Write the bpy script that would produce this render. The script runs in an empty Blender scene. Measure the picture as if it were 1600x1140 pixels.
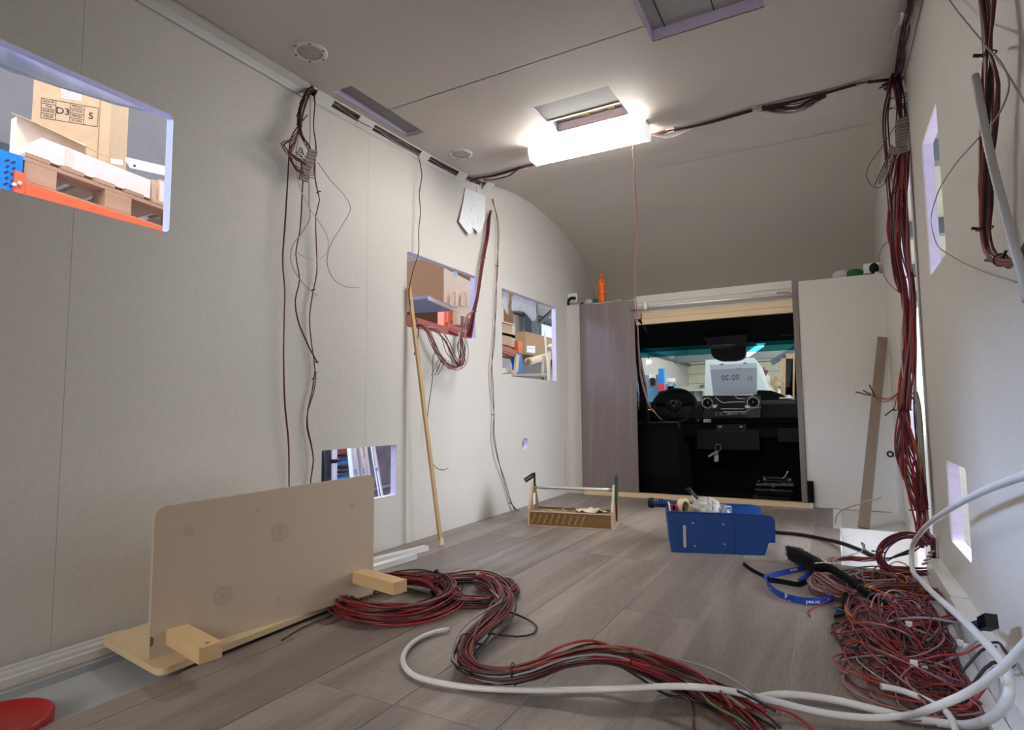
import bpy, bmesh, math, random
import numpy as np
from mathutils import Vector, Matrix
from mathutils.geometry import tessellate_polygon
C = bpy.context.scene.collection
rnd = random.Random(7)
# ---------------------------------------------------------------- camera, world, lights, exposure
H = 0.62
FPX = 915.0
_yaw, _pit, _rol = math.radians(-28.665), math.radians(4.627), math.radians(-0.49)
_fw = Vector((math.sin(_yaw)*math.cos(_pit), math.cos(_yaw)*math.cos(_pit), math.sin(_pit)))
_rt = Vector((math.cos(_yaw), -math.sin(_yaw), 0)); _up = _rt.cross(_fw)
_c, _s = math.cos(_rol), math.sin(_rol)
RT = _rt*_c + _up*_s; UP = _up*_c - _rt*_s; FW = _fw
cam_d = bpy.data.cameras.new('camera'); cam = bpy.data.objects.new('camera', cam_d); C.objects.link(cam)
cam_d.sensor_width = 36; cam_d.lens = FPX*36/1600; cam_d.clip_start = 0.02; cam_d.clip_end = 200
m = Matrix.Identity(4)
for i, v in enumerate((RT, UP, -FW)):
    for j in range(3): m[j][i] = v[j]
m.translation = (0, 0, H); cam.matrix_world = m
sc = bpy.context.scene; sc.camera = cam
sc.view_settings.view_transform = 'Standard'; sc.view_settings.look = 'None'
sc.view_settings.gamma = 1; sc.view_settings.use_curve_mapping = False
sc.view_settings.exposure = 0.34
w = bpy.data.worlds.new('world'); sc.world = w; w.use_nodes = True
w.node_tree.nodes['Background'].inputs[0].default_value = (0.75, 0.85, 1.0, 1)
w.node_tree.nodes['Background'].inputs[1].default_value = 0.35
def area(name, loc, target, size, power, color, sy=None):
    l = bpy.data.lights.new(name, 'AREA'); l.energy = power; l.color = color
    l.shape = 'RECTANGLE'; l.size = size; l.size_y = sy or size
    o = bpy.data.objects.new(name, l); C.objects.link(o); o.location = loc
    d = Vector(target)-Vector(loc); o.rotation_euler = d.to_track_quat('-Z', 'Y').to_euler()
    return o
HALL = (0.80, 0.88, 1.0)
area('hall_lamp_left', (-6.5, -1.0, 3.5), (-1.8, 0.6, 1.3), 1.2, 520, (0.45, 0.62, 1.0))
area('fill_light_left_front', (-4.6, 5.0, 4.7), (-3.2, 4.2, 0.3), 1.4, 150, (1.0, 0.93, 0.82))  # unseen fill added to light the goods beyond the far left windows
area('fill_light_rack', (-1.1, 0.8, 3.9), (-2.7, 1.3, 1.65), 0.8, 70, (1.0, 0.90, 0.74))  # unseen fill added above the roof to brighten the rack goods
for _i, (_x, _y, _p) in enumerate(((-1.5, 11, 160), (-4, 20, 330), (-3, 29, 620))): area('fill_light_front_%d' % _i, (_x, _y, 4.9), (_x, _y+6, 1.5), 3.0, _p, (1.0, 0.98, 0.86))  # unseen fills added to brighten the hall ahead of the windscreen
area('fill_light_rear', (-0.75, -4.6, 2.9), (-0.8, 0.8, 0.9), 2.2, 150, (1.0, 0.95, 0.89))  # added fill behind the camera, shining in through the rear opening
area('fill_light_right', (3.6, 2.8, 1.6), (0, 2.8, 0.9), 3.0, 330, (0.86, 0.91, 1.0))  # added light standing in for the brightness outside the right openings
LAMP_POWER = 42.0

# ---------------------------------------------------------------- pixels of the photo to points on known planes
def ray(x, y): return RT*((x-800)/FPX) + UP*(-(y-570)/FPX) + FW
O = Vector((0, 0, H))
def onX(x, y, X): d = ray(x, y); return O + d*(X/d.x)
def onY(x, y, Y): d = ray(x, y); return O + d*(Y/d.y)
def onZ(x, y, Z): d = ray(x, y); return O + d*((Z-H)/d.z)
XL, XR, YB = -1.82, 0.31, 4.23
def Lw(x, y, off=0.012): return onX(x, y, XL+off)
def Rw(x, y, off=0.012): return onX(x, y, XR-off)
def Fl(x, y, z=0.006): return onZ(x, y, z)
def Bk(x, y, off=0.0): return onY(x, y, YB-off)

# ---------------------------------------------------------------- materials
MATS = {}
def mat(name, col, rough=0.6, metal=0.0, noise=0.0, scale=20.0, bump=0.0, stretch=None, vary=0.0, spec=None, coat=0.0, trans=0.0, emit=None, alpha=None, detail=4.0):
    """plain principled surface with procedural mottling (noise), fine relief (bump) and per-object variation (vary)"""
    if name in MATS: return MATS[name]
    M = bpy.data.materials.new(name); M.use_nodes = True
    nt = M.node_tree; N = nt.nodes; Lk = nt.links; b = N['Principled BSDF']
    b.inputs['Base Color'].default_value = (*col, 1); b.inputs['Roughness'].default_value = rough; b.inputs['Metallic'].default_value = metal
    if spec is not None: b.inputs['Specular IOR Level'].default_value = spec
    if coat: b.inputs['Coat Weight'].default_value = coat
    if trans: b.inputs['Transmission Weight'].default_value = trans
    if alpha is not None: b.inputs['Alpha'].default_value = alpha
    if emit: b.inputs['Emission Color'].default_value = (*emit[0], 1); b.inputs['Emission Strength'].default_value = emit[1]
    if noise or bump or vary:
        tc = N.new('ShaderNodeTexCoord'); mp = N.new('ShaderNodeMapping'); Lk.new(tc.outputs['Object'], mp.inputs[0])
        if stretch: mp.inputs['Scale'].default_value = stretch
        oi = N.new('ShaderNodeObjectInfo'); ad = N.new('ShaderNodeVectorMath'); ad.operation = 'ADD'
        sc_ = N.new('ShaderNodeMath'); sc_.operation = 'MULTIPLY'; sc_.inputs[1].default_value = 37.0
        Lk.new(oi.outputs['Random'], sc_.inputs[0]); Lk.new(mp.outputs[0], ad.inputs[0]); Lk.new(sc_.outputs[0], ad.inputs[1])
        tx = N.new('ShaderNodeTexNoise'); tx.inputs['Scale'].default_value = scale; tx.inputs['Detail'].default_value = detail
        Lk.new(ad.outputs[0], tx.inputs['Vector'])
        hv = N.new('ShaderNodeHueSaturation'); hv.inputs['Color'].default_value = (*col, 1)
        mr = N.new('ShaderNodeMapRange'); mr.inputs[1].default_value = 0.3; mr.inputs[2].default_value = 0.7
        mr.inputs[3].default_value = 1-noise; mr.inputs[4].default_value = 1+noise
        Lk.new(tx.outputs[0], mr.inputs[0])
        v2 = N.new('ShaderNodeMath'); v2.operation = 'MULTIPLY_ADD'; v2.inputs[1].default_value = 2*vary; v2.inputs[2].default_value = 1-vary
        Lk.new(oi.outputs['Random'], v2.inputs[0])
        mu = N.new('ShaderNodeMath'); mu.operation = 'MULTIPLY'; Lk.new(mr.outputs[0], mu.inputs[0]); Lk.new(v2.outputs[0], mu.inputs[1])
        Lk.new(mu.outputs[0], hv.inputs['Value']); Lk.new(hv.outputs[0], b.inputs['Base Color'])
        if bump:
            bp = N.new('ShaderNodeBump'); bp.inputs['Strength'].default_value = bump; bp.inputs['Distance'].default_value = 0.004
            Lk.new(tx.outputs[0], bp.inputs['Height']); Lk.new(bp.outputs[0], b.inputs['Normal'])
    MATS[name] = M; return M

def wood(name, c1, c2, axis='Y', scale=1.0, rough=0.55, vary=0.06, knots=False, bump=0.15, ring=6.0, fine=0.25, band=0.22, turns=9.0):
    """grain running along one axis: stretched noise bands, fine pores, optional knots"""
    if name in MATS: return MATS[name]
    M = bpy.data.materials.new(name); M.use_nodes = True
    nt = M.node_tree; N = nt.nodes; Lk = nt.links; b = N['Principled BSDF']; b.inputs['Roughness'].default_value = rough
    tc = N.new('ShaderNodeTexCoord'); oi = N.new('ShaderNodeObjectInfo')
    of = N.new('ShaderNodeMath'); of.operation = 'MULTIPLY'; of.inputs[1].default_value = 53.0; Lk.new(oi.outputs['Random'], of.inputs[0])
    ad = N.new('ShaderNodeVectorMath'); ad.operation = 'ADD'; Lk.new(tc.outputs['Object'], ad.inputs[0]); Lk.new(of.outputs[0], ad.inputs[1])
    def mapped(s):
        mp = N.new('ShaderNodeMapping'); k = [s, s, s]; k['XYZ'.index(axis)] = s*0.07
        mp.inputs['Scale'].default_value = k; Lk.new(ad.outputs[0], mp.inputs[0]); return mp
    big = N.new('ShaderNodeTexNoise'); big.inputs['Scale'].default_value = ring*scale; big.inputs['Detail'].default_value = 3; big.inputs['Distortion'].default_value = 0.6
    Lk.new(mapped(1.0).outputs[0], big.inputs['Vector'])
    mul = N.new('ShaderNodeMath'); mul.operation = 'MULTIPLY'; mul.inputs[1].default_value = turns; Lk.new(big.outputs[0], mul.inputs[0])
    sn = N.new('ShaderNodeMath'); sn.operation = 'SINE'; Lk.new(mul.outputs[0], sn.inputs[0])
    fi = N.new('ShaderNodeTexNoise'); fi.inputs['Scale'].default_value = 160*scale; fi.inputs['Detail'].default_value = 2; Lk.new(mapped(1.0).outputs[0], fi.inputs['Vector'])
    a1 = N.new('ShaderNodeMath'); a1.operation = 'MULTIPLY_ADD'; a1.inputs[1].default_value = band; a1.inputs[2].default_value = 0.5-fine/2; Lk.new(sn.outputs[0], a1.inputs[0])
    a2 = N.new('ShaderNodeMath'); a2.operation = 'MULTIPLY_ADD'; a2.inputs[1].default_value = fine; Lk.new(fi.outputs[0], a2.inputs[0]); Lk.new(a1.outputs[0], a2.inputs[2])
    rp = N.new('ShaderNodeValToRGB'); rp.color_ramp.elements[0].position = 0.15; rp.color_ramp.elements[1].position = 0.85
    rp.color_ramp.elements[0].color = (*c2, 1); rp.color_ramp.elements[1].color = (*c1, 1); Lk.new(a2.outputs[0], rp.inputs[0])
    hv = N.new('ShaderNodeHueSaturation'); Lk.new(rp.outputs[0], hv.inputs['Color'])
    v2 = N.new('ShaderNodeMath'); v2.operation = 'MULTIPLY_ADD'; v2.inputs[1].default_value = 2*vary; v2.inputs[2].default_value = 1-vary; Lk.new(oi.outputs['Random'], v2.inputs[0])
    Lk.new(v2.outputs[0], hv.inputs['Value']); out = hv.outputs[0]
    if knots:
        for (kx, ky, kz, r) in knots:
            ds = N.new('ShaderNodeVectorMath'); ds.operation = 'DISTANCE'; Lk.new(tc.outputs['Object'], ds.inputs[0]); ds.inputs[1].default_value = (kx, ky, kz)
            dn = N.new('ShaderNodeMath'); dn.operation = 'MULTIPLY_ADD'; dn.inputs[1].default_value = 0.03; Lk.new(big.outputs[0], dn.inputs[0]); Lk.new(ds.outputs['Value'], dn.inputs[2])
            kr = N.new('ShaderNodeValToRGB'); e = kr.color_ramp.elements
            e[0].position = 0; e[0].color = (0.35, 0.35, 0.35, 1); e[1].position = 1; e[1].color = (0, 0, 0, 1)
            e2 = e.new(0.45); e2.color = (0.12, 0.12, 0.12, 1); e3 = e.new(0.6); e3.color = (0.28, 0.28, 0.28, 1)
            sc2 = N.new('ShaderNodeMath'); sc2.operation = 'MULTIPLY_ADD'; sc2.inputs[1].default_value = 1/r; sc2.inputs[2].default_value = -0.5*0.03/r; Lk.new(dn.outputs[0], sc2.inputs[0]); Lk.new(sc2.outputs[0], kr.inputs[0])
            mx = N.new('ShaderNodeMix'); mx.data_type = 'RGBA'; Lk.new(kr.outputs[0], mx.inputs['Factor']); Lk.new(out, mx.inputs['A']); mx.inputs['B'].default_value = (c2[0]*0.35, c2[1]*0.3, c2[2]*0.25, 1)
            out = mx.outputs['Result']
    Lk.new(out, b.inputs['Base Color'])
    if bump:
        bp = N.new('ShaderNodeBump'); bp.inputs['Strength'].default_value = bump; bp.inputs['Distance'].default_value = 0.002
        Lk.new(a2.outputs[0], bp.inputs['Height']); Lk.new(bp.outputs[0], b.inputs['Normal'])
    MATS[name] = M; return M

WALL = mat('wall_panel', (0.63, 0.60, 0.55), 0.55, noise=0.035, scale=90, bump=0.08)
CEIL = mat('ceiling_panel', (0.60, 0.55, 0.495), 0.6, noise=0.03, scale=90, bump=0.08)
FOAM = mat('lilac_foam', (0.80, 0.71, 0.90), 0.8, noise=0.05, scale=60, bump=0.1)
TRIM = mat('duct_board', (0.66, 0.645, 0.61), 0.5, noise=0.02, scale=40)
COVE = mat('cove_profile', (0.55, 0.53, 0.49), 0.35, noise=0.02, scale=40)
DARKGAP = mat('joint_backing', (0.07, 0.06, 0.055), 0.9, noise=0.1, scale=30)
BROWNW = wood('brown_laminate', (0.27, 0.215, 0.205), (0.16, 0.125, 0.12), 'Z', 2.2, 0.5, 0.03, fine=0.4)
PLANK = wood('vinyl_oak', (0.36, 0.308, 0.274), (0.145, 0.117, 0.104), 'Y', 1.6, 0.42, 0.10, bump=0.12, ring=3.2, fine=0.62, band=0.15, turns=22.0)
PINE = wood('pine', (0.82, 0.66, 0.44), (0.70, 0.52, 0.31), 'X', 1.6, 0.6, 0.08, fine=0.25)
PINEZ = wood('pine_lath', (0.66, 0.46, 0.24), (0.50, 0.32, 0.15), 'Z', 1.6, 0.6, 0.05)
WHITE = mat('white_plastic', (0.80, 0.80, 0.79), 0.35, noise=0.02, scale=30)
GREYP = mat('grey_plastic', (0.42, 0.42, 0.43), 0.5, noise=0.03, scale=30)
ALU = mat('aluminium', (0.72, 0.71, 0.69), 0.4, 0.25, noise=0.06, scale=60, stretch=(1, 0.03, 1))
STEEL = mat('steel', (0.62, 0.60, 0.57), 0.3, 0.9, noise=0.04, scale=50)
CHROME = mat('chrome', (0.85, 0.85, 0.86), 0.08, 1.0, noise=0.02, scale=10)
BLACK = mat('black_plastic', (0.010, 0.010, 0.011), 0.5, spec=0.22, noise=0.15, scale=60)
BLACKG = mat('gloss_black', (0.008, 0.008, 0.009), 0.06, noise=0.05, scale=20, coat=0.6)
BLACKC = mat('black_cloth', (0.008, 0.008, 0.009), 0.95, spec=0.08, noise=0.25, scale=200, bump=0.3)
DASH = mat('dash_grain', (0.012, 0.0125, 0.014), 0.6, spec=0.2, noise=0.15, scale=300, bump=0.3)
CARD = mat('cardboard', (0.56, 0.40, 0.25), 0.85, noise=0.05, scale=25, vary=0.06)
CARDP = mat('pale_cardboard', (0.72, 0.60, 0.45), 0.85, noise=0.04, scale=25, vary=0.05)
CARDB = mat('brown_cardboard', (0.36, 0.23, 0.13), 0.85, noise=0.05, scale=25, vary=0.06)
PALLET = wood('pallet_wood', (0.60, 0.40, 0.23), (0.34, 0.20, 0.10), 'Y', 1.4, 0.8, 0.12, bump=0.3)
RACKO = mat('rack_orange', (0.80, 0.13, 0.025), 0.4, noise=0.06, scale=25)
RACKB = mat('rack_blue', (0.0, 0.20, 0.60), 0.4, noise=0.06, scale=25)
INK = mat('black_ink', (0.02, 0.02, 0.022), 0.7, noise=0.05, scale=80)
PAPER = mat('paper', (0.80, 0.81, 0.83), 0.8, noise=0.03, scale=30)
HOSE = mat('white_hose', (0.72, 0.71, 0.70), 0.4, noise=0.03, scale=30)
REDW = [mat('wire_red_a', (0.36, 0.028, 0.026), 0.4, noise=0.05), mat('wire_red_b', (0.25, 0.022, 0.024), 0.4, noise=0.05), mat('wire_maroon', (0.13, 0.018, 0.026), 0.4, noise=0.05), mat('wire_dark', (0.032, 0.012, 0.013), 0.4, noise=0.05)]
BLKW = mat('wire_black', (0.014, 0.013, 0.013), 0.4, noise=0.05)
GRYW = mat('wire_grey', (0.27, 0.26, 0.27), 0.45, noise=0.05)
WHTW = mat('wire_white', (0.50, 0.47, 0.46), 0.45, noise=0.05)
PNKW = mat('wire_pink', (0.33, 0.14, 0.14), 0.45, noise=0.05)
ORGW = mat('wire_orange', (0.55, 0.16, 0.03), 0.45, noise=0.05)
BRNW = mat('wire_brown', (0.16, 0.07, 0.035), 0.45, noise=0.05)
GRNW = mat('wire_green', (0.10, 0.22, 0.07), 0.45, noise=0.05)
VIOW = mat('wire_violet', (0.20, 0.07, 0.16), 0.45, noise=0.05)
BLUW = mat('wire_blue', (0.03, 0.09, 0.30), 0.45, noise=0.05)

# ---------------------------------------------------------------- object helpers
def props(o, label=None, cat=None, group=None, kind=None):
    if label: o['label'] = label
    if cat: o['category'] = cat
    if group: o['group'] = group
    if kind: o['kind'] = kind
    return o
def thing(name, label, cat, loc, group=None):
    o = bpy.data.objects.new(name, None); C.objects.link(o); o.location = loc; o.empty_display_size = 0.05
    return props(o, label, cat, group)
def mk(name, vs, fs, ma, parent=None, smooth=False, fm=None, centre=True):
    vs = [Vector(v) for v in vs]
    lo = Vector([min(v[i] for v in vs) for i in range(3)]); hi = Vector([max(v[i] for v in vs) for i in range(3)])
    c = (lo+hi)/2 if centre else Vector((0, 0, 0))
    me = bpy.data.meshes.new(name); me.from_pydata([v-c for v in vs], [], fs)
    for x in (ma if isinstance(ma, (list, tuple)) else [ma]): me.materials.append(x)
    if fm:
        for p, k in zip(me.polygons, fm): p.material_index = k
    if smooth:
        me.polygons.foreach_set('use_smooth', [True]*len(me.polygons))
    me.update()
    o = bpy.data.objects.new(name, me); C.objects.link(o); o.location = c
    if parent:
        o.parent = parent; base = Vector((0, 0, 0)); p = parent
        while p: base += p.location; p = p.parent
        # every parent is only translated: children keep world coordinates
        o.location = c - base
    return o
def finish(bm, name, ma, parent=None, smooth=False, bevel=0.0, seg=2):
    if bevel:
        es = [e for e in bm.edges if len(e.link_faces) == 2 and e.calc_face_angle(0) > 0.6]
        bmesh.ops.bevel(bm, geom=es, offset=bevel, segments=seg, profile=0.6, affect='EDGES', clamp_overlap=True)
    bmesh.ops.recalc_face_normals(bm, faces=bm.faces)
    bm.verts.index_update()
    vs = [v.co.copy() for v in bm.verts]; fs = [[v.index for v in f.verts] for f in bm.faces]
    o = mk(name, vs, fs, ma, parent, smooth); bm.free(); return o
def hexa(bm, P):
    """eight corners: bottom loop then top loop"""
    v = [bm.verts.new(p) for p in P]
    for f in ((3, 2, 1, 0), (4, 5, 6, 7), (0, 1, 5, 4), (1, 2, 6, 5), (2, 3, 7, 6), (3, 0, 4, 7)): bm.faces.new([v[i] for i in f])
def boxbm(bm, lo, hi):
    x0, y0, z0 = lo; x1, y1, z1 = hi
    hexa(bm, [(x0, y0, z0), (x1, y0, z0), (x1, y1, z0), (x0, y1, z0), (x0, y0, z1), (x1, y0, z1), (x1, y1, z1), (x0, y1, z1)])
def box(name, lo, hi, ma, parent=None, bevel=0.0):
    lo, hi = [min(a, b) for a, b in zip(lo, hi)], [max(a, b) for a, b in zip(lo, hi)]
    bm = bmesh.new(); boxbm(bm, lo, hi); return finish(bm, name, ma, parent, False, bevel)
def hexo(name, P, ma, parent=None, bevel=0.0):
    bm = bmesh.new(); hexa(bm, P); return finish(bm, name, ma, parent, False, bevel)
def bar(name, a, b, w, h, ma, parent=None, up=(0, 0, 1), bevel=0.0):
    """rectangular bar between two points"""
    a, b = Vector(a), Vector(b); d = (b-a).normalized(); s = d.cross(Vector(up)).normalized(); u = s.cross(d)
    s *= w/2; u *= h/2
    return hexo(name, [a-s-u, a+s-u, b+s-u, b-s-u, a-s+u, a+s+u, b+s+u, b-s+u], ma, parent, bevel)
def prism(name, poly, ext, ma, parent=None, holes=(), bevel=0.0, fm=None):
    """planar polygon of 3D points (with holes) pushed along ext"""
    ext = Vector(ext); loops = [[Vector(p) for p in poly]]+[[Vector(p) for p in h] for h in holes]
    flat = [p for l in loops for p in l]; n = len(flat)
    tris = [t for t in tessellate_polygon(loops)]
    bm = bmesh.new(); A = [bm.verts.new(p) for p in flat]; B = [bm.verts.new(p+ext) for p in flat]
    for t in tris:
        if len(set(t)) < 3: continue
        try: bm.faces.new([A[i] for i in t]); bm.faces.new([B[i] for i in reversed(t)])
        except ValueError: pass
    k = 0
    for l in loops:
        for i in range(len(l)):
            a, b = k+i, k+(i+1) % len(l)
            bm.faces.new((A[a], A[b], B[b], B[a]))
        k += len(l)
    if bevel == 0.0:
        bmesh.ops.dissolve_limit(bm, angle_limit=0.01, verts=bm.verts, edges=bm.edges) if not holes else None
    return finish(bm, name, ma, parent, False, bevel)
def rrect(u0, v0, u1, v1, r, n=4):
    out = []
    for cx, cy, a0 in ((u1-r, v1-r, 0), (u0+r, v1-r, 90), (u0+r, v0+r, 180), (u1-r, v0+r, 270)):
        for i in range(n+1):
            a = math.radians(a0+90*i/n); out.append((cx+r*math.cos(a), cy+r*math.sin(a)))
    return out
def lathe(name, prof, axis_o, axis_d, ma, parent=None, n=28, smooth=True, cap=True):
    """profile (radius, height) spun about an axis"""
    d = Vector(axis_d).normalized(); q = d.to_track_quat('Z', 'Y'); o = Vector(axis_o)
    vs = []; fs = []
    for r, h in prof:
        for i in range(n):
            a = 2*math.pi*i/n; vs.append(o+q @ Vector((r*math.cos(a), r*math.sin(a), h)))
    for k in range(len(prof)-1):
        for i in range(n):
            j = (i+1) % n; fs.append((k*n+i, k*n+j, (k+1)*n+j, (k+1)*n+i))
    if cap:
        fs.append(tuple(reversed(range(n)))); fs.append(tuple((len(prof)-1)*n+i for i in range(n)))
    ob = mk(name, vs, fs, ma, parent, smooth)
    if smooth:
        me = ob.data
        me.polygons.foreach_set('use_smooth', [len(p.vertices) == 4 for p in me.polygons])
    return ob
def smoothpath(pts, step=0.02, closed=False):
    P = [np.array(p, float) for p in pts]
    if len(P) == 2: n = max(2, int(np.linalg.norm(P[1]-P[0])/step)); return np.array([P[0]+(P[1]-P[0])*i/n for i in range(n+1)])
    Q = ([P[-1]]+P+[P[0], P[1]]) if closed else ([2*P[0]-P[1]]+P+[2*P[-1]-P[-2]])
    out = []
    for i in range(1, len(Q)-2):
        p0, p1, p2, p3 = Q[i-1:i+3]
        L = np.linalg.norm(p2-p1); n = max(2, int(L/step))
        # centripetal Catmull-Rom
        t0 = 0; t1 = t0+max(1e-4, np.linalg.norm(p1-p0))**.5; t2 = t1+max(1e-4, L)**.5; t3 = t2+max(1e-4, np.linalg.norm(p3-p2))**.5
        for k in range(n):
            t = t1+(t2-t1)*k/n
            A1 = (t1-t)/(t1-t0)*p0+(t-t0)/(t1-t0)*p1; A2 = (t2-t)/(t2-t1)*p1+(t-t1)/(t2-t1)*p2; A3 = (t3-t)/(t3-t2)*p2+(t-t2)/(t3-t2)*p3
            B1 = (t2-t)/(t2-t0)*A1+(t-t0)/(t2-t0)*A2; B2 = (t3-t)/(t3-t1)*A2+(t-t1)/(t3-t1)*A3
            out.append((t2-t)/(t2-t1)*B1+(t-t1)/(t2-t1)*B2)
    if not closed: out.append(P[-1])
    return np.array(out)
def tube(name, path, r, ma, parent=None, n=6, closed=False, radii=None):
    P = np.array(path, float); m_ = len(P)
    T = np.gradient(P, axis=0) if not closed else (np.roll(P, -1, 0)-np.roll(P, 1, 0))
    T /= (np.linalg.norm(T, axis=1)[:, None]+1e-12)
    Nn = np.zeros_like(P); a = np.array([0, 0, 1.0]) if abs(T[0][2]) < 0.9 else np.array([1.0, 0, 0])
    v = a-T[0]*np.dot(a, T[0]); v /= np.linalg.norm(v)
    for i in range(m_):
        v = v-T[i]*np.dot(v, T[i]); v /= (np.linalg.norm(v)+1e-12); Nn[i] = v
    Bn = np.cross(T, Nn)
    R = np.full(m_, r) if radii is None else np.array(radii)
    ang = 2*np.pi*np.arange(n)/n
    V = P[:, None, :]+R[:, None, None]*(np.cos(ang)[None, :, None]*Nn[:, None, :]+np.sin(ang)[None, :, None]*Bn[:, None, :])
    vs = V.reshape(-1, 3); fs = []
    for k in range(m_ if closed else m_-1):
        k2 = (k+1) % m_
        for i in range(n):
            j = (i+1) % n; fs.append((k*n+i, k*n+j, k2*n+j, k2*n+i))
    if not closed: fs.append(tuple(reversed(range(n)))); fs.append(tuple((m_-1)*n+i for i in range(n)))
    return mk(name, [Vector(x) for x in vs], fs, ma, parent, True)
def pick(mats, g): return mats[g.randrange(len(mats))]
def bundle(parent, path, n, rad, wr, mats, seed=0, name='wire', zmin=None, xmin=None, xmax=None, wob=0.35, step=0.025, fray=None, sides=6, spread=None):
    """n strands that run together along a path, each with its own slowly wandering offset"""
    g = random.Random(seed); S = smoothpath(path, step); m_ = len(S); obs = []
    T = np.gradient(S, axis=0); T /= (np.linalg.norm(T, axis=1)[:, None]+1e-12)
    N1 = np.zeros_like(T); v = np.cross(T[0], [0.31, 0.9, 0.3]); v /= np.linalg.norm(v)
    for i in range(m_): v = v-T[i]*np.dot(v, T[i]); v /= (np.linalg.norm(v)+1e-12); N1[i] = v
    N2 = np.cross(N1, T); t = np.linspace(0, 1, m_); length = float(np.linalg.norm(np.diff(S, axis=0), axis=1).sum())
    for k in range(n):
        a = g.uniform(0, 6.283); rr = rad*math.sqrt(g.random()); f1 = g.uniform(0.6, 2.2)*max(1.0, length); p1 = g.uniform(0, 6.28); p2 = g.uniform(0, 6.28)
        ou = rr*math.cos(a)+rad*wob*np.sin(f1*t*6.28+p1); ov = rr*math.sin(a)+rad*wob*np.cos(f1*0.8*t*6.28+p2)
        sp = np.ones(m_) if spread is None else np.interp(t, [q[0] for q in spread], [q[1] for q in spread])
        P = S+(ou*sp)[:, None]*N1+(ov*sp)[:, None]*N2
        if fray:
            e = np.clip((t-(1-fray[0]))/fray[0], 0, 1)**1.5; dv = np.array([g.gauss(0, 1), g.gauss(0, 1), g.gauss(0, 1)])*fray[1]
            P = P+e[:, None]*dv
            P = P[:max(4, int(m_*g.uniform(1-fray[0]*0.4, 1)))]
        if zmin is not None: P[:, 2] = np.maximum(P[:, 2], zmin+wr)
        if xmin is not None: P[:, 0] = np.maximum(P[:, 0], xmin+wr)
        if xmax is not None: P[:, 0] = np.minimum(P[:, 0], xmax-wr)
        obs.append(tube(name, P, wr, pick(mats, g), parent, sides))
    return obs
def tie(parent, p, d, r, tail=True):
    """a nylon cable tie with its square head and cut tail"""
    p, d = Vector(p), Vector(d).normalized(); q = d.to_track_quat('Z', 'Y')
    ring = [p+q @ Vector((r*math.cos(a), r*math.sin(a), 0)) for a in [i*math.pi/6 for i in range(12)]]
    o = tube('cable_tie', ring, 0.0016, BLKW, parent, 4, True)
    if tail:
        e = p+q @ Vector((r*1.1, 0, 0))
        bar('tie_head', e, e+q @ Vector((0.011, 0.003, 0.002)), 0.004, 0.005, BLKW, o)
    return o
_TXT = {}
def text(name, s, centre, right, up, height, ma, parent=None, bold=0.012):
    """lettering as mesh, standing on a surface"""
    cu = bpy.data.curves.new('txt', 'FONT'); cu.body = s; cu.size = 1; cu.align_x = 'CENTER'; cu.align_y = 'CENTER'; cu.resolution_u = 3; cu.offset = bold
    ob = bpy.data.objects.new('txt', cu); C.objects.link(ob)
    dg = bpy.context.evaluated_depsgraph_get(); me = bpy.data.meshes.new_from_object(ob.evaluated_get(dg))
    bpy.data.objects.remove(ob); bpy.data.curves.remove(cu)
    R_, U_ = Vector(right).normalized(), Vector(up).normalized(); k = height/0.72
    n_ = R_.cross(U_) if R_.cross(U_).length > 0 else Vector((0, 0, 1))
    vs = [Vector(centre)+R_*v.co.x*k+U_*v.co.y*k for v in me.vertices]; fs = [tuple(p.vertices) for p in me.polygons]
    bpy.data.meshes.remove(me)
    return mk(name, vs, fs, ma, parent)
# ---------------------------------------------------------------- the body shell
Y0 = -1.3
PROF = [(Y0, 1.935), (1.0, 1.936), (1.6, 1.940), (2.2, 1.955), (2.55, 1.970), (2.81, 1.990), (3.0, 2.026), (3.21, 2.068), (3.43, 2.096), (3.67, 2.100), (3.93, 2.085), (4.25, 2.030), (4.55, 1.934), (4.82, 1.765), (4.98, 1.60), (5.06, 1.452)]
def zc(Y):
    for (a, za), (b, zb) in zip(PROF, PROF[1:]):
        if Y <= b: return za+(zb-za)*(Y-a)/(b-a)
    return PROF[-1][1]
def ceil_z(x, y):
    """point on the (gently rising) ceiling under a pixel"""
    Z = 1.94
    for _ in range(6):
        p = onZ(x, y, Z); Z = zc(p.y)
    return onZ(x, y, Z)
def struct(o): o['kind'] = 'structure'; return o

# floor: pale sub-floor colouring bevel highlights into the joints, carrying separate vinyl planks
WELL = (0.0, XR, 2.74, 3.56)
PITX0, PITX1, PITY = -1.70, -1.42, 1.30
bm = bmesh.new()
for lo, hi in (((-1.84, Y0, -0.03), (PITX0, YB+.02, -0.0016)), ((PITX0, PITY, -0.03), (PITX1, YB+.02, -0.0016)), ((PITX1, Y0, -0.03), (0.0, YB+.02, -0.0016)), ((0.0, Y0, -0.03), (XR+.03, WELL[2], -0.0016)), ((0.0, WELL[3], -0.03), (XR+.03, YB+.02, -0.0016))): boxbm(bm, lo, hi)
floor = struct(finish(bm, 'floor', mat('joint_highlight', (0.42, 0.385, 0.355), 0.7, noise=0.05, scale=30)))
PW, X0 = 0.2445, -0.1200
ends = {-5: 2.005, -4: 1.02, -3: 1.02, -2: 1.84, -1: 1.84-.62, 0: 1.62, 1: 2.32, 2: 1.1, -6: 2.62, -7: 1.7}
ends[-4] = 1.02+1.44-0.0; ends[-3] = 2.463; ends[-4] = 1.0195
ends = {-7: 1.70, -6: 2.62, -5: 2.005, -4: 1.0195, -3: 2.463, -2: 1.84, -1: 1.22, 0: 0.62, 1: 2.32}
g = 0.0013
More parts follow.
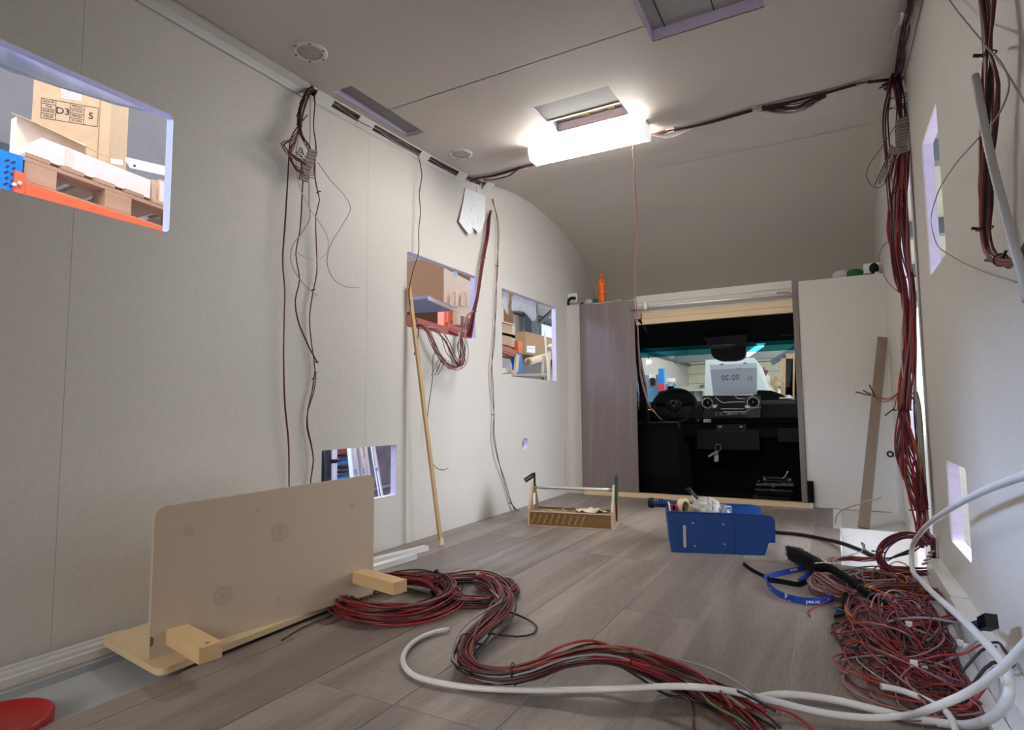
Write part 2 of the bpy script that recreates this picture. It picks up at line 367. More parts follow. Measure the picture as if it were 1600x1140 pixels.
for k in range(-7, 2):
    a = max(X0+PW*k, XL+.002); b = min(X0+PW*(k+1), XR-.002)
    y = ends[k]-1.44*3; cuts = [Y0]
    while y < YB:
        if y > Y0: cuts.append(y)
        y += 1.44
    cuts.append(4.215)
    for ya, yb in zip(cuts, cuts[1:]):
        spans = [(a, b, ya, yb)]
        if k in (-7, -6):                         # the recess along the left wall is left open
            c = []
            for (p, q, r, s) in spans:
                if r < PITY:
                    if s > PITY: c.append((p, q, PITY, s))
                    if q > PITX1: c.append((max(p, PITX1), q, r, min(s, PITY)))
                else: c.append((p, q, r, s))
            spans = c
        if k in (0, 1):                           # step well by the entrance
            c = []
            for (p, q, r, s) in spans:
                if s <= WELL[2] or r >= WELL[3]: c.append((p, q, r, s)); continue
                if r < WELL[2]: c.append((p, q, r, WELL[2]))
                if s > WELL[3]: c.append((p, q, WELL[3], s))
                if p < -0.01: c.append((p, 0.0, max(r, WELL[2]), min(s, WELL[3])))
            spans = c
        for (p, q, r, s) in spans:
            if k >= 0 and r >= WELL[3]-.01:
                if k == 1: continue
                q = -0.03
            if q-p < 0.01 or s-r < 0.01: continue
            bm = bmesh.new(); boxbm(bm, (p+g, r+g, -0.0015), (q-g, s-g, 0.0)); finish(bm, 'plank', PLANK, floor, False, 0.0008, 1)

# recess with extruded rails along the left wall
rail = struct(box('trim_1', (XL+.002, Y0, -0.03), (PITX0, 0.97, -0.028), GREYP))
for i, (xa, xb, zt) in enumerate(((-1.806, -1.792, 0.010), (-1.790, -1.772, 0.018), (-1.770, -1.754, 0.014), (-1.752, -1.736, 0.018), (-1.734, -1.720, 0.010), (-1.718, -1.706, -0.004))):
    box('rail_rib', (xa, Y0, -0.028), (xb, 0.97, zt), ALU, rail, 0.002)
PIT = mat('recess_sheet', (0.40, 0.42, 0.43), 0.45, noise=0.05, scale=8)
pit = struct(box('trim_2', (PITX0-.006, Y0, -0.036), (PITX1+.004, PITY, -0.026), PIT))
box('lip', (PITX1-.012, Y0, -0.026), (PITX1-.001, PITY, -0.004), PIT, pit, 0.002)
box('lip', (PITX0, Y0, -0.026), (PITX0+.012, PITY, -0.008), PIT, pit, 0.003)
bm = bmesh.new()
for i in range(70):
    y = -0.9+i*0.031; boxbm(bm, (PITX1-.024, y, -0.0255), (PITX1-.014, y+.014, -0.024))
o = finish(bm, 'perforation', DARKGAP, pit); o['kind'] = 'stuff'

# left wall: lilac foam core, laminate panels in front of it
def side(X, pts): return [(X, y, z) for y, z in pts]
W1 = (0.28, 1.072, 1.196, 1.581); W2 = (2.253, 2.886, 1.045, 1.423); W3 = (3.202, 4.030, 0.852, 1.412); W4 = (1.722, 2.186, 0.240, 0.473)
HOLE = (3.462, 3.548, 0.370, 0.448)
def hole(X, W, r=0.012): return side(X, rrect(W[0], W[2], W[1], W[3], r))
top = [(y, zc(y)) for y in np.linspace(5.055, 1.0, 40)]
outer = [(Y0, -.03), (4.28, -.03), (4.28, 1.452), (5.055, 1.452)]+top[1:]+[(Y0, zc(Y0))]
CORE = [FOAM]
wl = struct(prism('wall_left', side(XL-.0035, outer), (-0.032, 0, 0), FOAM, None, [hole(XL-.0035, W) for W in (W1, W2, W3, W4)]+[hole(XL-.0035, HOLE, .035)]))
s1, s2 = 0.807, 1.972; gp = 0.00045
zt1, zt2 = zc(s1), zc(s2)
A_ = [(Y0, 0), (s1-gp, 0), (s1-gp, W1[2]), (W1[0], W1[2]), (W1[0], W1[3]), (s1-gp, W1[3]), (s1-gp, zt1), (Y0, zc(Y0))]
B_ = [(s1+gp, 0), (s2-gp, 0), (s2-gp, W4[2]), (W4[0], W4[2]), (W4[0], W4[3]), (s2-gp, W4[3]), (s2-gp, zt2), (1.6, zc(1.6)), (s1+gp, zt1), (s1+gp, W1[3]), (W1[1]-.010, W1[3]), (W1[1], W1[3]-.010), (W1[1], W1[2]), (s1+gp, W1[2])]
C_ = [(s2+gp, 0), (4.229, 0), (4.229, 1.452), (5.055, 1.452)]+[q for q in top[1:] if q[0] > s2+.02]+[(s2+gp, zt2), (s2+gp, W4[3]), (W4[1]-.008, W4[3]), (W4[1], W4[3]-.008), (W4[1], W4[2]+.008), (W4[1]-.008, W4[2]), (s2+gp, W4[2])]
for P, hs in ((A_, []), (B_, []), (C_, [hole(XL-.003, W2), hole(XL-.003, W3), hole(XL-.003, HOLE, .035)])):
    prism('panel', side(XL-.003, P), (0.003, 0, 0), WALL, wl, hs)
box('cut_line', (XL-.0005, 4.1705, 0.0), (XL+.0006, 4.1725, 0.42), DARKGAP, wl)

# right wall with the entrance cut out, standing on a low ledge
RW1 = (2.085, 2.415, 1.071, 1.532); RW2 = (2.020, 2.344, 0.200, 0.456); DOOR = (2.775, 3.36, 0.0, 1.60)
topr = [(y, zc(y)) for y in np.linspace(5.055, 1.0, 40)]
outr = [(Y0, -.03), (DOOR[0], -.03), (DOOR[0], DOOR[3]), (DOOR[1], DOOR[3]), (DOOR[1], -.25), (4.28, -.25), (4.28, 1.452), (5.055, 1.452)]+topr[1:]+[(Y0, zc(Y0))]
wr_ = struct(prism('wall_right', side(XR+.0035, outr), (0.030, 0, 0), FOAM, None, [hole(XR+.0035, RW1, .014), hole(XR+.0035, RW2, .02)]))
ys = 1.905
P1 = [(Y0, 0), (ys-gp, 0), (ys-gp, zc(ys)), (1.0, zc(1.0)), (Y0, zc(Y0))]
P2 = [(ys+gp, 0), (DOOR[0], 0), (DOOR[0], DOOR[3]), (DOOR[1], DOOR[3]), (DOOR[1], -.2), (4.229, -.2), (4.229, 1.452), (5.055, 1.452)]+[q for q in topr[1:] if q[0] > ys+.02]+[(ys+gp, zc(ys))]
prism('panel', side(XR, P1), (0.003, 0, 0), WALL, wr_)
prism('panel', side(XR, P2), (0.003, 0, 0), WALL, wr_, [hole(XR, RW1, .014), hole(XR, RW2, .02)])
led = struct(box('trim_3', (XR-.045, Y0, 0.001), (XR-.0005, 2.10, 0.085), WHITE, None, 0.004))
box('ledge_board', (XR-.042, 2.105, 0.001), (XR-.0005, 2.600, 0.088), WHITE, led, 0.004)
box('ledge_strip', (XR-.075, Y0, 0.001), (XR-.047, 2.60, 0.020), WHITE, led, 0.003)

# ceiling: laminate panels split at the cross seams, cut for the roof hatches
HA = (-1.752, -1.650, 1.683, 2.165); HB = (-1.107, -0.753, 2.222, 2.510); HC = (-0.513, -0.140, 1.55, 2.020)
xs = sorted({XL, XR, *[h[i] for h in (HA, HB, HC) for i in (0, 1)]})
ce = bpy.data.objects.new('ceiling', None); C.objects.link(ce); ce['kind'] = 'structure'; ce.location = (-0.75, 1.9, 1.95)
SEAMS = [Y0, 0.45, 1.915, 3.47, 5.06]
for ya, yb in zip(SEAMS, SEAMS[1:]):
    yl = sorted({ya+.0025, yb-.0025, *[h[i] for h in (HA, HB, HC) for i in (2, 3) if ya < h[i] < yb], *[y for y in (list(np.linspace(ya, yb, 30)) if yb > 2.2 else []) if ya+.004 < y < yb-.004]})
    vs = {}; V = []; F = []
    def vid(x, y, dz):
        k_ = (round(x, 5), round(y, 5), dz)
        if k_ not in vs: vs[k_] = len(V); V.append((x, y, zc(y)+dz))
        return vs[k_]
    bm = bmesh.new()
    for xa, xb in zip(xs, xs[1:]):
        for y1, y2 in zip(yl, yl[1:]):
            xm, ym = (xa+xb)/2, (y1+y2)/2
            if any(h[0] < xm < h[1] and h[2] < ym < h[3] for h in (HA, HB, HC)): continue
            F.append([vid(xa, y1, 0), vid(xa, y2, 0), vid(xb, y2, 0), vid(xb, y1, 0)])
            F.append([vid(xa, y1, .003), vid(xb, y1, .003), vid(xb, y2, .003), vid(xa, y2, .003)])
    o = mk('panel', V, F, CEIL, ce); o.data.polygons.foreach_set('use_smooth', [True]*len(o.data.polygons))
for ys_ in SEAMS[1:-1]: box('seam_backing', (XL+.002, ys_-.006, zc(ys_)+.0032), (XR-.002, ys_+.006, zc(ys_)+.0038), DARKGAP, ce) if ys_ != 1.915 else [box('seam_backing', (xa_, ys_-.006, zc(ys_)+.0032), (xb_, ys_+.006, zc(ys_)+.0038), DARKGAP, ce) for xa_, xb_ in ((HA[1], HC[0]), (HC[1], XR-.002))]
# foam roof above the panels (dark side up) closes the shell
bm = bmesh.new()
for xa, xb in zip(xs, xs[1:]):
    yl = sorted({Y0, 5.06, *[h[i] for h in (HA, HB, HC) for i in (2, 3)], *[p[0] for p in PROF]})
    for y1, y2 in zip(yl, yl[1:]):
        xm, ym = (xa+xb)/2, (y1+y2)/2
        if any(h[0] < xm < h[1] and h[2] < ym < h[3] for h in (HA, HB, HC)): continue
        e = 0.004
        hexa(bm, [(xa, y1, zc(y1)+e), (xb, y1, zc(y1)+e), (xb, y2, zc(y2)+e), (xa, y2, zc(y2)+e), (xa, y1, zc(y1)+.05), (xb, y1, zc(y1)+.05), (xb, y2, zc(y2)+.05), (xa, y2, zc(y2)+.05)])
finish(bm, 'roof_foam', FOAM, ce)
# hatch lids seen up inside the openings
LIDG = mat('hatch_lid', (0.26, 0.25, 0.255), 0.6, noise=0.04, scale=40); LIDM = mat('hatch_sheet', (0.40, 0.385, 0.385), 0.6, noise=0.04, scale=40)
def hatch(n, h, zh):
    a = struct(box('window_%d' % n, (h[0]-.02, h[2]-.02, zh+.052), (h[1]+.02, h[3]+.02, zh+.062), LIDM if n == 7 else LIDG))
    return a
zA, zB, zC = zc(1.9), zc(2.37), zc(1.8)
wa = struct(box('window_5', (HA[0]+.001, HA[2]+.001, zA+.026), (HA[1]-.001, HA[3]-.001, zA+.034), LIDG))
wb = hatch(6, HB, zB+.09)
for lo, hi in (((HB[0]-.015, HB[2]-.02), (HB[0], HB[3]+.02)), ((HB[1], HB[2]-.02), (HB[1]+.015, HB[3]+.02)), ((HB[0], HB[2]-.015), (HB[1], HB[2])), ((HB[0], HB[3]), (HB[1], HB[3]+.015))):
    box('reveal', (*lo, zB+.05), (*hi, zB+.145), WHITE, wb)
box('lid_panel', (HB[0]+.004, HB[2]+.004, zB+.006), (HB[1]-.004, 2.382, zB+.014), LIDG, wb)
box('cross_batten', (HB[0]+.004, 2.384, zB+.003), (HB[1]-.004, 2.398, zB+.022), PINE, wb)
for x in (-0.965, -0.845): box('wood_block', (x, 2.40, zB+.045), (x+.028, 2.50, zB+.085), PINE, wb, 0.002)
box('brace_panel', (-0.94, 2.42, zB+.090), (-0.845, 2.49, zB+.12), CARDP, wb)
wc = hatch(7, HC, zC)
for x in (-0.47, -0.30): box('sheet_joint', (x, HC[2], zC+.049), (x+.0035, HC[3], zC+.053), DARKGAP, wc)

# back wall: partitions, header, timber and post around the cab opening
SH = 1.452
wbk = bpy.data.objects.new('wall_back', None); C.objects.link(wbk); wbk['kind'] = 'structure'; wbk.location = (-.75, YB, 0)
box('side_panel', (XL+.001, YB, 0.0), (-1.668, YB+.016, 1.458), WALL, wbk, 0.001)
box('side_panel', (-0.170, YB, 0.004), (XR-.001, YB+.016, 1.460), WALL, wbk, 0.001)
box('overhead_shelf', (XL+.001, YB+.004, SH-.03), (XR-.001, 5.055, SH), WALL, wbk)
bm = bmesh.new(); hexa(bm, [(-1.688, YB-.030, .03), (-1.268, YB-.010, .03), (-1.268, YB+.006, .03), (-1.688, YB-.014, .03), (-1.688, YB-.030, 1.452), (-1.268, YB-.010, 1.445), (-1.268, YB+.006, 1.445), (-1.688, YB-.014, 1.452)])
finish(bm, 'brown_panel', BROWNW, wbk, False, 0.002)
box('brown_edge', (-1.694, YB-.034, .03), (-1.688, YB-.005, 1.454), BROWNW, wbk)
box('brown_post', (-0.204, YB-.012, .03), (-0.172, YB+.022, 1.470), BROWNW, wbk, 0.003)
box('header_board', (-1.268, YB+.010, 1.345), (-0.204, YB+.018, 1.475), WALL, wbk, 0.001)
box('timber', (-1.262, YB+.012, 1.262), (-0.206, YB+.052, 1.302), PINE, wbk, 0.002)
box('timber', (-1.262, YB+.014, 1.304), (-0.206, YB+.052, 1.345), PINE, wbk, 0.002)
box('timber_end', (-1.262, YB-.028, 1.300), (-1.215, YB+.011, 1.350), wood('offcut', (0.42, 0.30, 0.24), (0.30, 0.2, 0.15), 'X', 2), wbk, 0.002)
box('sill_strip', (-1.685, YB-.030, 0.0), (-0.150, YB+.02, 0.030), PINE, wbk, 0.002)
r0, r1 = onY(985, 482, YB-.03), onY(1238, 459, YB-.03)
tube('curtain_rail', smoothpath([r0, r1], .05), 0.009, STEEL, wbk, 10)
p = onY(1009, 479, YB-.03); box('rail_bracket', p+Vector((-.01, -.012, -.02)), p+Vector((.01, .038, .03)), WHITE, wbk, 0.003)
p = onY(1228, 460, YB-.03); box('rail_end', p+Vector((-.055, -.006, -.006)), p+Vector((.02, .02, .02)), wood('offcut', (0.42, 0.30, 0.24), (0.30, 0.2, 0.15), 'X', 2), wbk, 0.002)
tube('black_seal', smoothpath([onY(985, 488, YB), onY(999, 500, YB+.01), onY(1012, 520, YB+.06)], .02), 0.012, BLACK, wbk)
# plate beyond the step well, and the well itself
st = struct(box('trim_4', (-0.028, WELL[3]+.002, -0.03), (XR-.001, YB-.001, 0.001), WALL))
box('edge_profile', (-0.030, WELL[3]-.004, -0.03), (0.010, YB-.004, 0.002), WHITE, st, 0.002)
well = struct(box('trim_5', (0.0, WELL[3]-.012, -0.26), (XR-.001, WELL[3]-.001, 0.006), WHITE, None, 0.003))
box('well_side', (0.0, WELL[2], -0.26), (0.006, WELL[3]-.013, -0.004), WHITE, well)
box('well_bottom', (0.007, WELL[2], -0.27), (XR+.03, WELL[3]-.013, -0.26), WHITE, well)
box('well_near_side', (0.007, WELL[2], -0.259), (XR+.03, WELL[2]+.006, -0.035), WHITE, well)
# wall behind the camera, its opening added to let the rear fill in
wrear = struct(prism('wall_rear', [(XL-.04, Y0-.001, -.03), (XR+.04, Y0-.001, -.03), (XR+.04, Y0-.001, 2.0), (XL-.04, Y0-.001, 2.0)], (0, -.04, 0), WALL, None, [[(-1.45, Y0-.001, .02), (-.05, Y0-.001, .02), (-.05, Y0-.001, 1.75), (-1.45, Y0-.001, 1.75)]]))

# ---------------------------------------------------------------- corner ducts along the ceiling
def zw(Y): return zc(Y)-0.040
def duct_piece(name, Xw, Xc, y1, y2, f0, f1, ma, parent, t=0.003):
    """strip of the sloping duct face: f runs 0 (wall edge) to 1 (ceiling edge)"""
    def pt(y, f, d): 
        s = 1 if Xc > Xw else -1
        return (Xw+(Xc-Xw)*f+s*d*.7, y, zw(y)+(zc(y)-zw(y))*f-d*.7)
    n = max(1, int((y2-y1)/.25)); bm = bmesh.new()
    for i in range(n):
        a = y1+(y2-y1)*i/n; b = y1+(y2-y1)*(i+1)/n
        hexa(bm, [pt(a, f0, 0), pt(b, f0, 0), pt(b, f1, 0), pt(a, f1, 0), pt(a, f0, t), pt(b, f0, t), pt(b, f1, t), pt(a, f1, t)])
    return finish(bm, name, ma, parent)
dl = bpy.data.objects.new('trim_6', None); C.objects.link(dl); dl['kind'] = 'structure'; dl.location = (XL, 2.2, 1.94)
XCL = -1.782
def yL(x, y): return onX(x, y, -1.80).y
duct_piece('lower_strip', XL+.001, XCL, 1.61, 2.93, 0.0, 0.34, TRIM, dl)
duct_piece('upper_strip', XL+.001, XCL, 1.61, 2.93, 0.88, 1.0, TRIM, dl)
for xa, xb in ((492, 518), (559, 582), (655, 669), (714, 727), (757, 769)):
    duct_piece('duct_plate', XL+.001, XCL, yL(xa, 160+(xa-490)*.55), yL(xb, 160+(xb-490)*.55), 0.0, 1.0, TRIM, dl, 0.005)
duct_piece('back_face', XL+.0005, XL+.012, 1.61, 2.93, 0.0, 1.0, DARKGAP, dl, 0.0005)
# near, a closed quarter-round cove
cv = [(XL+.0005, 0), (XL+.0005, -.046)]+[(XL+.046-.044*math.cos(a), -.002-.044*math.sin(a)+.0) for a in [math.radians(d) for d in (80, 65, 50, 35, 20, 8)]][::-1]
cv = [(XL+.001, -.001), (XL+.001, -.050), (XL+.010, -.050), (XL+.014, -.040), (XL+.022, -.026), (XL+.032, -.018), (XL+.040, -.012), (XL+.040, -.001)]
bm = bmesh.new(); ysl = [Y0, 0.6, 1.0, 1.3, 1.59]
rings = [[bm.verts.new((x, y, zc(y)+z)) for x, z in cv] for y in ysl]
for r1_, r2_ in zip(rings, rings[1:]):
    for i in range(len(cv)): j = (i+1) % len(cv); bm.faces.new((r1_[i], r1_[j], r2_[j], r2_[i]))
bm.faces.new(rings[0]); bm.faces.new(list(reversed(rings[-1])))
finish(bm, 'cove', COVE, dl)
box('drop_plate', (XL+.001, 2.90, 1.80), (XL+.006, 2.955, zc(2.9)-.03), TRIM, dl)
dr = bpy.data.objects.new('trim_7', None); C.objects.link(dr); dr['kind'] = 'structure'; dr.location = (XR, 2.0, 1.94)
duct_piece('lower_strip', XR-.001, XR-.045, Y0, 2.72, 0.0, 0.55, TRIM, dr)
duct_piece('back_face', XR-.0005, XR-.012, Y0, 2.9, 0.0, 1.0, DARKGAP, dr, 0.0005)
for ya, yb in ((1.0, 1.5), (2.28, 2.36)):
    duct_piece('duct_plate', XR-.001, XR-.045, ya, yb, 0.0, 1.0, TRIM, dr, 0.005)
# ---------------------------------------------------------------- ceiling things
def emat(name, col, s): return mat(name, (0.8, 0.8, 0.8), 0.5, emit=(col, s))
LAMPM = emat('lamp_diffuser', (1.0, 0.955, 0.89), LAMP_POWER)
lt = thing('ceiling_lamp', 'lit white fluorescent batten lamp with wraparound diffuser below the ceiling hatch', 'lamp', (-1.005, 2.638, 1.95))
ang = math.radians(1.3)
def lamp_pt(u, v, z): return Vector((-1.005+u*math.cos(ang)-v*math.sin(ang), 2.638+u*math.sin(ang)+v*math.cos(ang), z))
zt = zc(2.60)-0.004
secs = [(-.056, zt-.006), (-.056, zt-.036), (-.040, zt-.066), (.040, zt-.066), (.056, zt-.036), (.056, zt-.006)]
def lampprofile(name, u0, u1, sc_, ma):
    bm = bmesh.new(); A = [bm.verts.new(lamp_pt(u0, v*sc_, zt-(zt-z)*sc_)) for v, z in secs]; B = [bm.verts.new(lamp_pt(u1, v*sc_, zt-(zt-z)*sc_)) for v, z in secs]
    n = len(secs)
    for i in range(n): bm.faces.new((A[i], A[(i+1) % n], B[(i+1) % n], B[i]))
    bm.faces.new(list(reversed(A))); bm.faces.new(B); return finish(bm, name, ma, lt)
lampprofile('diffuser', -.292, .292, 1.0, LAMPM)
ENDC = mat('lamp_end', (0.74, 0.74, 0.72), 0.4, noise=0.02, scale=30, emit=((1, .96, .9), 0.5))
lampprofile('end_cap', -.300, -.2925, 1.05, ENDC); lampprofile('end_cap', .2925, .300, 1.05, ENDC)
P = [lamp_pt(-.30, -.04, zt-.006), lamp_pt(.30, -.04, zt-.006), lamp_pt(.30, .04, zt-.006), lamp_pt(-.30, .04, zt-.006)]
hexo('housing', P+[p+Vector((0, 0, .010)) for p in P], WHITE, lt)

MESHM = mat('speaker_mesh', (0.50, 0.44, 0.38), 0.7, noise=0.35, scale=500, bump=0.4)
RING = mat('speaker_ring', (0.68, 0.63, 0.57), 0.5, noise=0.03, scale=40)
for (cx, cy), lab in (((484, 80), 'round ceiling speaker ring with six screws beside the cove on the left'), ((719, 240), 'smaller looking far round ceiling speaker near the wall paper and lamp')):
    p = ceil_z(cx, cy); t = thing('ceiling_speaker', lab, 'speaker', p, 'round speakers in the ceiling')
    R0 = 0.064
    lathe('ring', [(R0*.70, -.0005), (R0*.70, -.006), (R0*.74, -.0075), (R0*.96, -.0055), (R0, -.002), (R0, -.0002)], p, (0, 0, 1), RING, t, 36, cap=False)
    lathe('mesh', [(R0*.69, -.001), (R0*.69, -.0045), (R0*.3, -.004), (.002, -.0035)], p, (0, 0, 1), MESHM, t, 36)
    for i in range(6):
        a = i*math.pi/3+.3; q = p+Vector((R0*.86*math.cos(a), R0*.86*math.sin(a), -.0068))
        lathe('screw', [(.0042, 0), (.0042, -.0012), (.002, -.002)], q, (0, 0, 1), mat('screw', (0.12, .11, .10), .5, .5, noise=.05), t, 8)

# cable run across the ceiling, with clip plates
cr = thing('ceiling_cable', 'dark red and black cables clipped across the ceiling past the lit lamp', 'cable', ceil_z(1100, 190))
def Ce(x, y, d=0.012): p = ceil_z(x, y); p.z -= d; return p
runA = [Ce(731, 280, .02), Ce(742, 276), Ce(775, 270), Ce(800, 262, .016), Ce(822, 256)]
pm = Ce(1022, 206); pmid = [runA[-1].lerp(pm, f)+Vector((0, .03, .0)) for f in (.3, .7)]
for i in range(2): pmid[i].z = zc(pmid[i].y)-.008
runB = [pm, Ce(1051, 200), Ce(1102, 189), Ce(1168, 170), Ce(1183, 166), Ce(1230, 155, .014), Ce(1284, 143), Ce(1342, 127), Ce(1390, 117, .02)]
for i, pth in enumerate((runA+pmid+runB,)):
    bundle(cr, pth, 9, .007, .0022, [REDW[3], BLKW, REDW[3], REDW[2]], 3+i, wob=.25)
bundle(cr, [Ce(1183, 166), Ce(1210, 166, .03), Ce(1240, 163, .04), Ce(1268, 155, .03), Ce(1290, 143, .012)], 6, .007, .0022, [REDW[2], REDW[3], BLKW, WHTW], 9, wob=.3)
bundle(cr, [Ce(1183, 166), Ce(1215, 162, .02), Ce(1245, 157, .028), Ce(1270, 150, .02), Ce(1290, 143, .012)], 9, .010, .0024, [REDW[2], REDW[3], REDW[3], BLKW], 12, wob=.3)
bundle(cr, [Ce(1022, 208), Ce(1040, 208, .02), Ce(1064, 203, .016), Ce(1090, 192, .01)], 3, .004, .002, [BLKW, WHTW], 10)
bundle(cr, [Ce(755, 277), Ce(770, 275, .022), Ce(792, 270, .02), Ce(812, 260, .01)], 3, .004, .002, [BLKW, REDW[3]], 11)
for x, y in ((775, 271), (818, 258), (1047, 201), (1183, 166), (1346, 126)):
    p = ceil_z(x, y); box('clip_plate', p+Vector((-.020, -.008, -.022)), p+Vector((.020, .008, -.0005)), CEIL, cr, 0.003)

# wires inside the left corner duct
dc = thing('duct_cable', 'dark cables running inside the cut-outs of the white left corner duct', 'cable', (XL+.02, 2.2, zc(2.2)-.03))
def dpt(y, f=.6, d=.004): return Vector((XL+.001+(XCL-XL)*f+d*.6, y, zw(y)+(zc(y)-zw(y))*f-d*.6))
for k in range(6):
    g_ = random.Random(40+k); pts = [dpt(y, .45+.3*g_.random(), .0015) for y in np.linspace(1.63, 2.92, 12)]
    tube('wire', smoothpath(pts, .05), .0018, [BLKW, REDW[3], REDW[2], WHTW, REDW[3], REDW[1]][k], dc, 5)
for a, b, sg in ((1.75, 1.98, .010), (2.03, 2.35, .014), (2.03, 2.33, .010)):
    tube('wire', smoothpath([dpt(a, .5, .003), dpt((a+b)/2, .45, sg), dpt(b, .5, .003)], .03), .0018, WHTW if sg > .012 else BLKW, dc, 5)

# lamp feed hanging straight down
lc = thing('lamp_cord', 'thin twisted red and white cord hanging from the lamp end to dashboard height', 'cord', lamp_pt(.2, .08, zt-.08))
def D(x, y, Y=2.60): return onY(x, y, Y)
cp = [lamp_pt(.235, -.03, zt-.055), D(988, 234), D(991, 263), D(993, 300), D(995, 350), D(991, 410), D(992, 450), D(995, 490), D(997, 530), D(1001, 586), D(1008, 615), D(1016, 637)]
bundle(lc, cp, 2, .003, .0020, [REDW[0], PNKW], 21, wob=.5, step=.03)
bar('ferrule', D(1017, 638), D(1022, 643), .006, .006, ORGW, lc); bar('tip', D(1022, 643), D(1033, 655), .003, .003, GRYW, lc)

# ---------------------------------------------------------------- wires and wall things, left
def path(f, pts, step=.02, **k): return smoothpath([f(*q, **k) if len(q) == 2 else f(*q) for q in pts], step)
hb = thing('hanging_harness', 'dark red wires with clear terminal strips hanging from the duct on the left wall', 'cables', Lw(486, 141, .03))
OF = .045
main = [Lw(488, 141, .02), Lw(484, 140, .03), Lw(475, 156, .04), Lw(469, 177, .045), Lw(468, 198, OF)]
bundle(hb, main, 14, .009, .0021, REDW[2:]+[BLKW], 31, wob=.3)
bundle(hb, [Lw(468, 196, OF), Lw(466, 208, .06), Lw(454, 222, .075), Lw(442, 226, .08), Lw(449, 237, .08), Lw(462, 247, .07), Lw(477, 256, .06)], 4, .006, .0021, REDW[2:], 32, wob=.4)
bundle(hb, [Lw(468, 196, OF), Lw(471, 210, .06), Lw(479, 224, .06), Lw(485, 236, .06)], 5, .008, .0021, REDW[2:], 33, wob=.4)
bundle(hb, [Lw(467, 200, .05), Lw(462, 218, .06), Lw(452, 240, .065), Lw(460, 262, .06), Lw(472, 270, .055)], 4, .007, .0021, REDW[2:]+[BLKW], 34, wob=.4)
bundle(hb, [Lw(491, 145, .02), Lw(493, 160, .03), Lw(491, 198, .035), Lw(495, 229, .04), Lw(492, 266, .04), Lw(496, 293, .035), Lw(500, 312, .03), Lw(494, 337, .03), Lw(495, 384, .025), Lw(496, 426, .02), Lw(490, 458, .02), Lw(485, 497, .02), Lw(487, 530, .02), Lw(491, 560, .02), Lw(493, 580, .02)], 3, .0035, .0021, REDW[2:], 35, wob=.3)
bundle(hb, [Lw(493, 580, .02), Lw(488, 613, .02), Lw(481, 640, .02), Lw(480, 667, .02), Lw(485, 693, .02), Lw(488, 720, .02), Lw(484, 750, .02), Lw(486, 775, .02), Lw(490, 800, .02)], 2, .0028, .0023, REDW[2:], 36, wob=.9)
bundle(hb, [Lw(474, 280, .05), Lw(473, 290, .045), Lw(469, 358, .035), Lw(463, 397, .03), Lw(469, 437, .03), Lw(462, 470, .03), Lw(466, 500, .03), Lw(474, 522, .03), Lw(486, 548, .03), Lw(497, 567, .03)], 2, .0025, .0023, REDW[2:], 37, wob=.4)
bundle(hb, [Lw(480, 180, .045), Lw(455, 215, .045), Lw(451, 250, .04), Lw(450, 270, .035), Lw(446, 345, .03), Lw(442, 410, .028), Lw(445, 450, .026), Lw(444, 500, .025), Lw(443, 550, .025), Lw(445, 630, .022), Lw(451, 690, .02), Lw(452, 757, .02), Lw(452, 800, .02)], 2, .0022, .0018, [REDW[3], REDW[2]], 38, wob=.4)
for nm, pts, ma in (('grey_wire', [(496, 253), (517, 282), (538, 305), (548, 324), (536, 350), (517, 382), (511, 410), (520, 434), (538, 447), (562, 449)], GRYW),
                    ('grey_wire', [(478, 150), (470, 200), (463, 239), (466, 284), (484, 326), (499, 347), (512, 371), (511, 395), (496, 405), (480, 403), (465, 395)], WHTW),
                    ('grey_wire', [(485, 150), (484, 240), (483, 321), (485, 339), (470, 366), (457, 384), (455, 410), (473, 442), (496, 462)], GRYW)):
    tube(nm, path(Lw, pts, off=.05), .0017, ma, hb)
for q, r in ((474, 158), .011), ((469, 178), .011), ((499, 299), .006), ((491, 452), .006), ((492, 591), .006), ((495, 565), .006):
    tie(hb, Lw(*q, .042 if q[1] < 200 else .03 if q[1] < 300 else .021), (0, 0.1, -1), r)
TERM = mat('terminal_clear', (0.55, 0.46, 0.38), 0.25, noise=0.08, scale=60, trans=0.35)
BRASS = mat('brass', (0.55, 0.42, 0.24), 0.3, 0.9, noise=0.05)
def terminals(parent, a, b, n, axis, size, seed):
    g_ = random.Random(seed); a, b = Vector(a), Vector(b); ax = Vector(axis).normalized()
    d = (b-a)/(n-1); s = d.normalized().cross(ax)
    for i in range(n):
        c = a+d*i+Vector((g_.uniform(-.002, .002), g_.uniform(-.002, .002), 0))
        o = bar('terminal', c-ax*size*1.5, c+ax*size*1.5, size*.9, size*.85, TERM, parent, tuple(d.normalized()), .0015)
        tube('barrel', smoothpath([c-ax*size*1.75, c+ax*size*1.75], .02), size*.24, BRASS, o, 6)
        for e in (-.8, .8): lathe('clamp_screw', [(size*.3, 0), (size*.3, size*.35), (size*.18, size*.36)], c+ax*size*e-s*size*.3, -s, BRASS, o, 8)
terminals(hb, Lw(488, 236, .07), Lw(482, 256, .06), 5, (0.3, 1, .1), .012, 5)
terminals(hb, Lw(480, 258, .06), Lw(474, 280, .05), 6, (0.3, 1, -.15), .012, 6)
for k in range(10):
    g_ = random.Random(60+k); s_ = Lw(474+g_.uniform(-3, 4), 238+k*4, .06); e_ = Lw(466+g_.uniform(-6, 6), 232+k*3, .07)
    tube('wire', smoothpath([e_, e_.lerp(s_, .5)+Vector((.01, -.008, .006)), s_], .01), .0018, pick(REDW[2:]+[WHTW], g_), hb, 5)
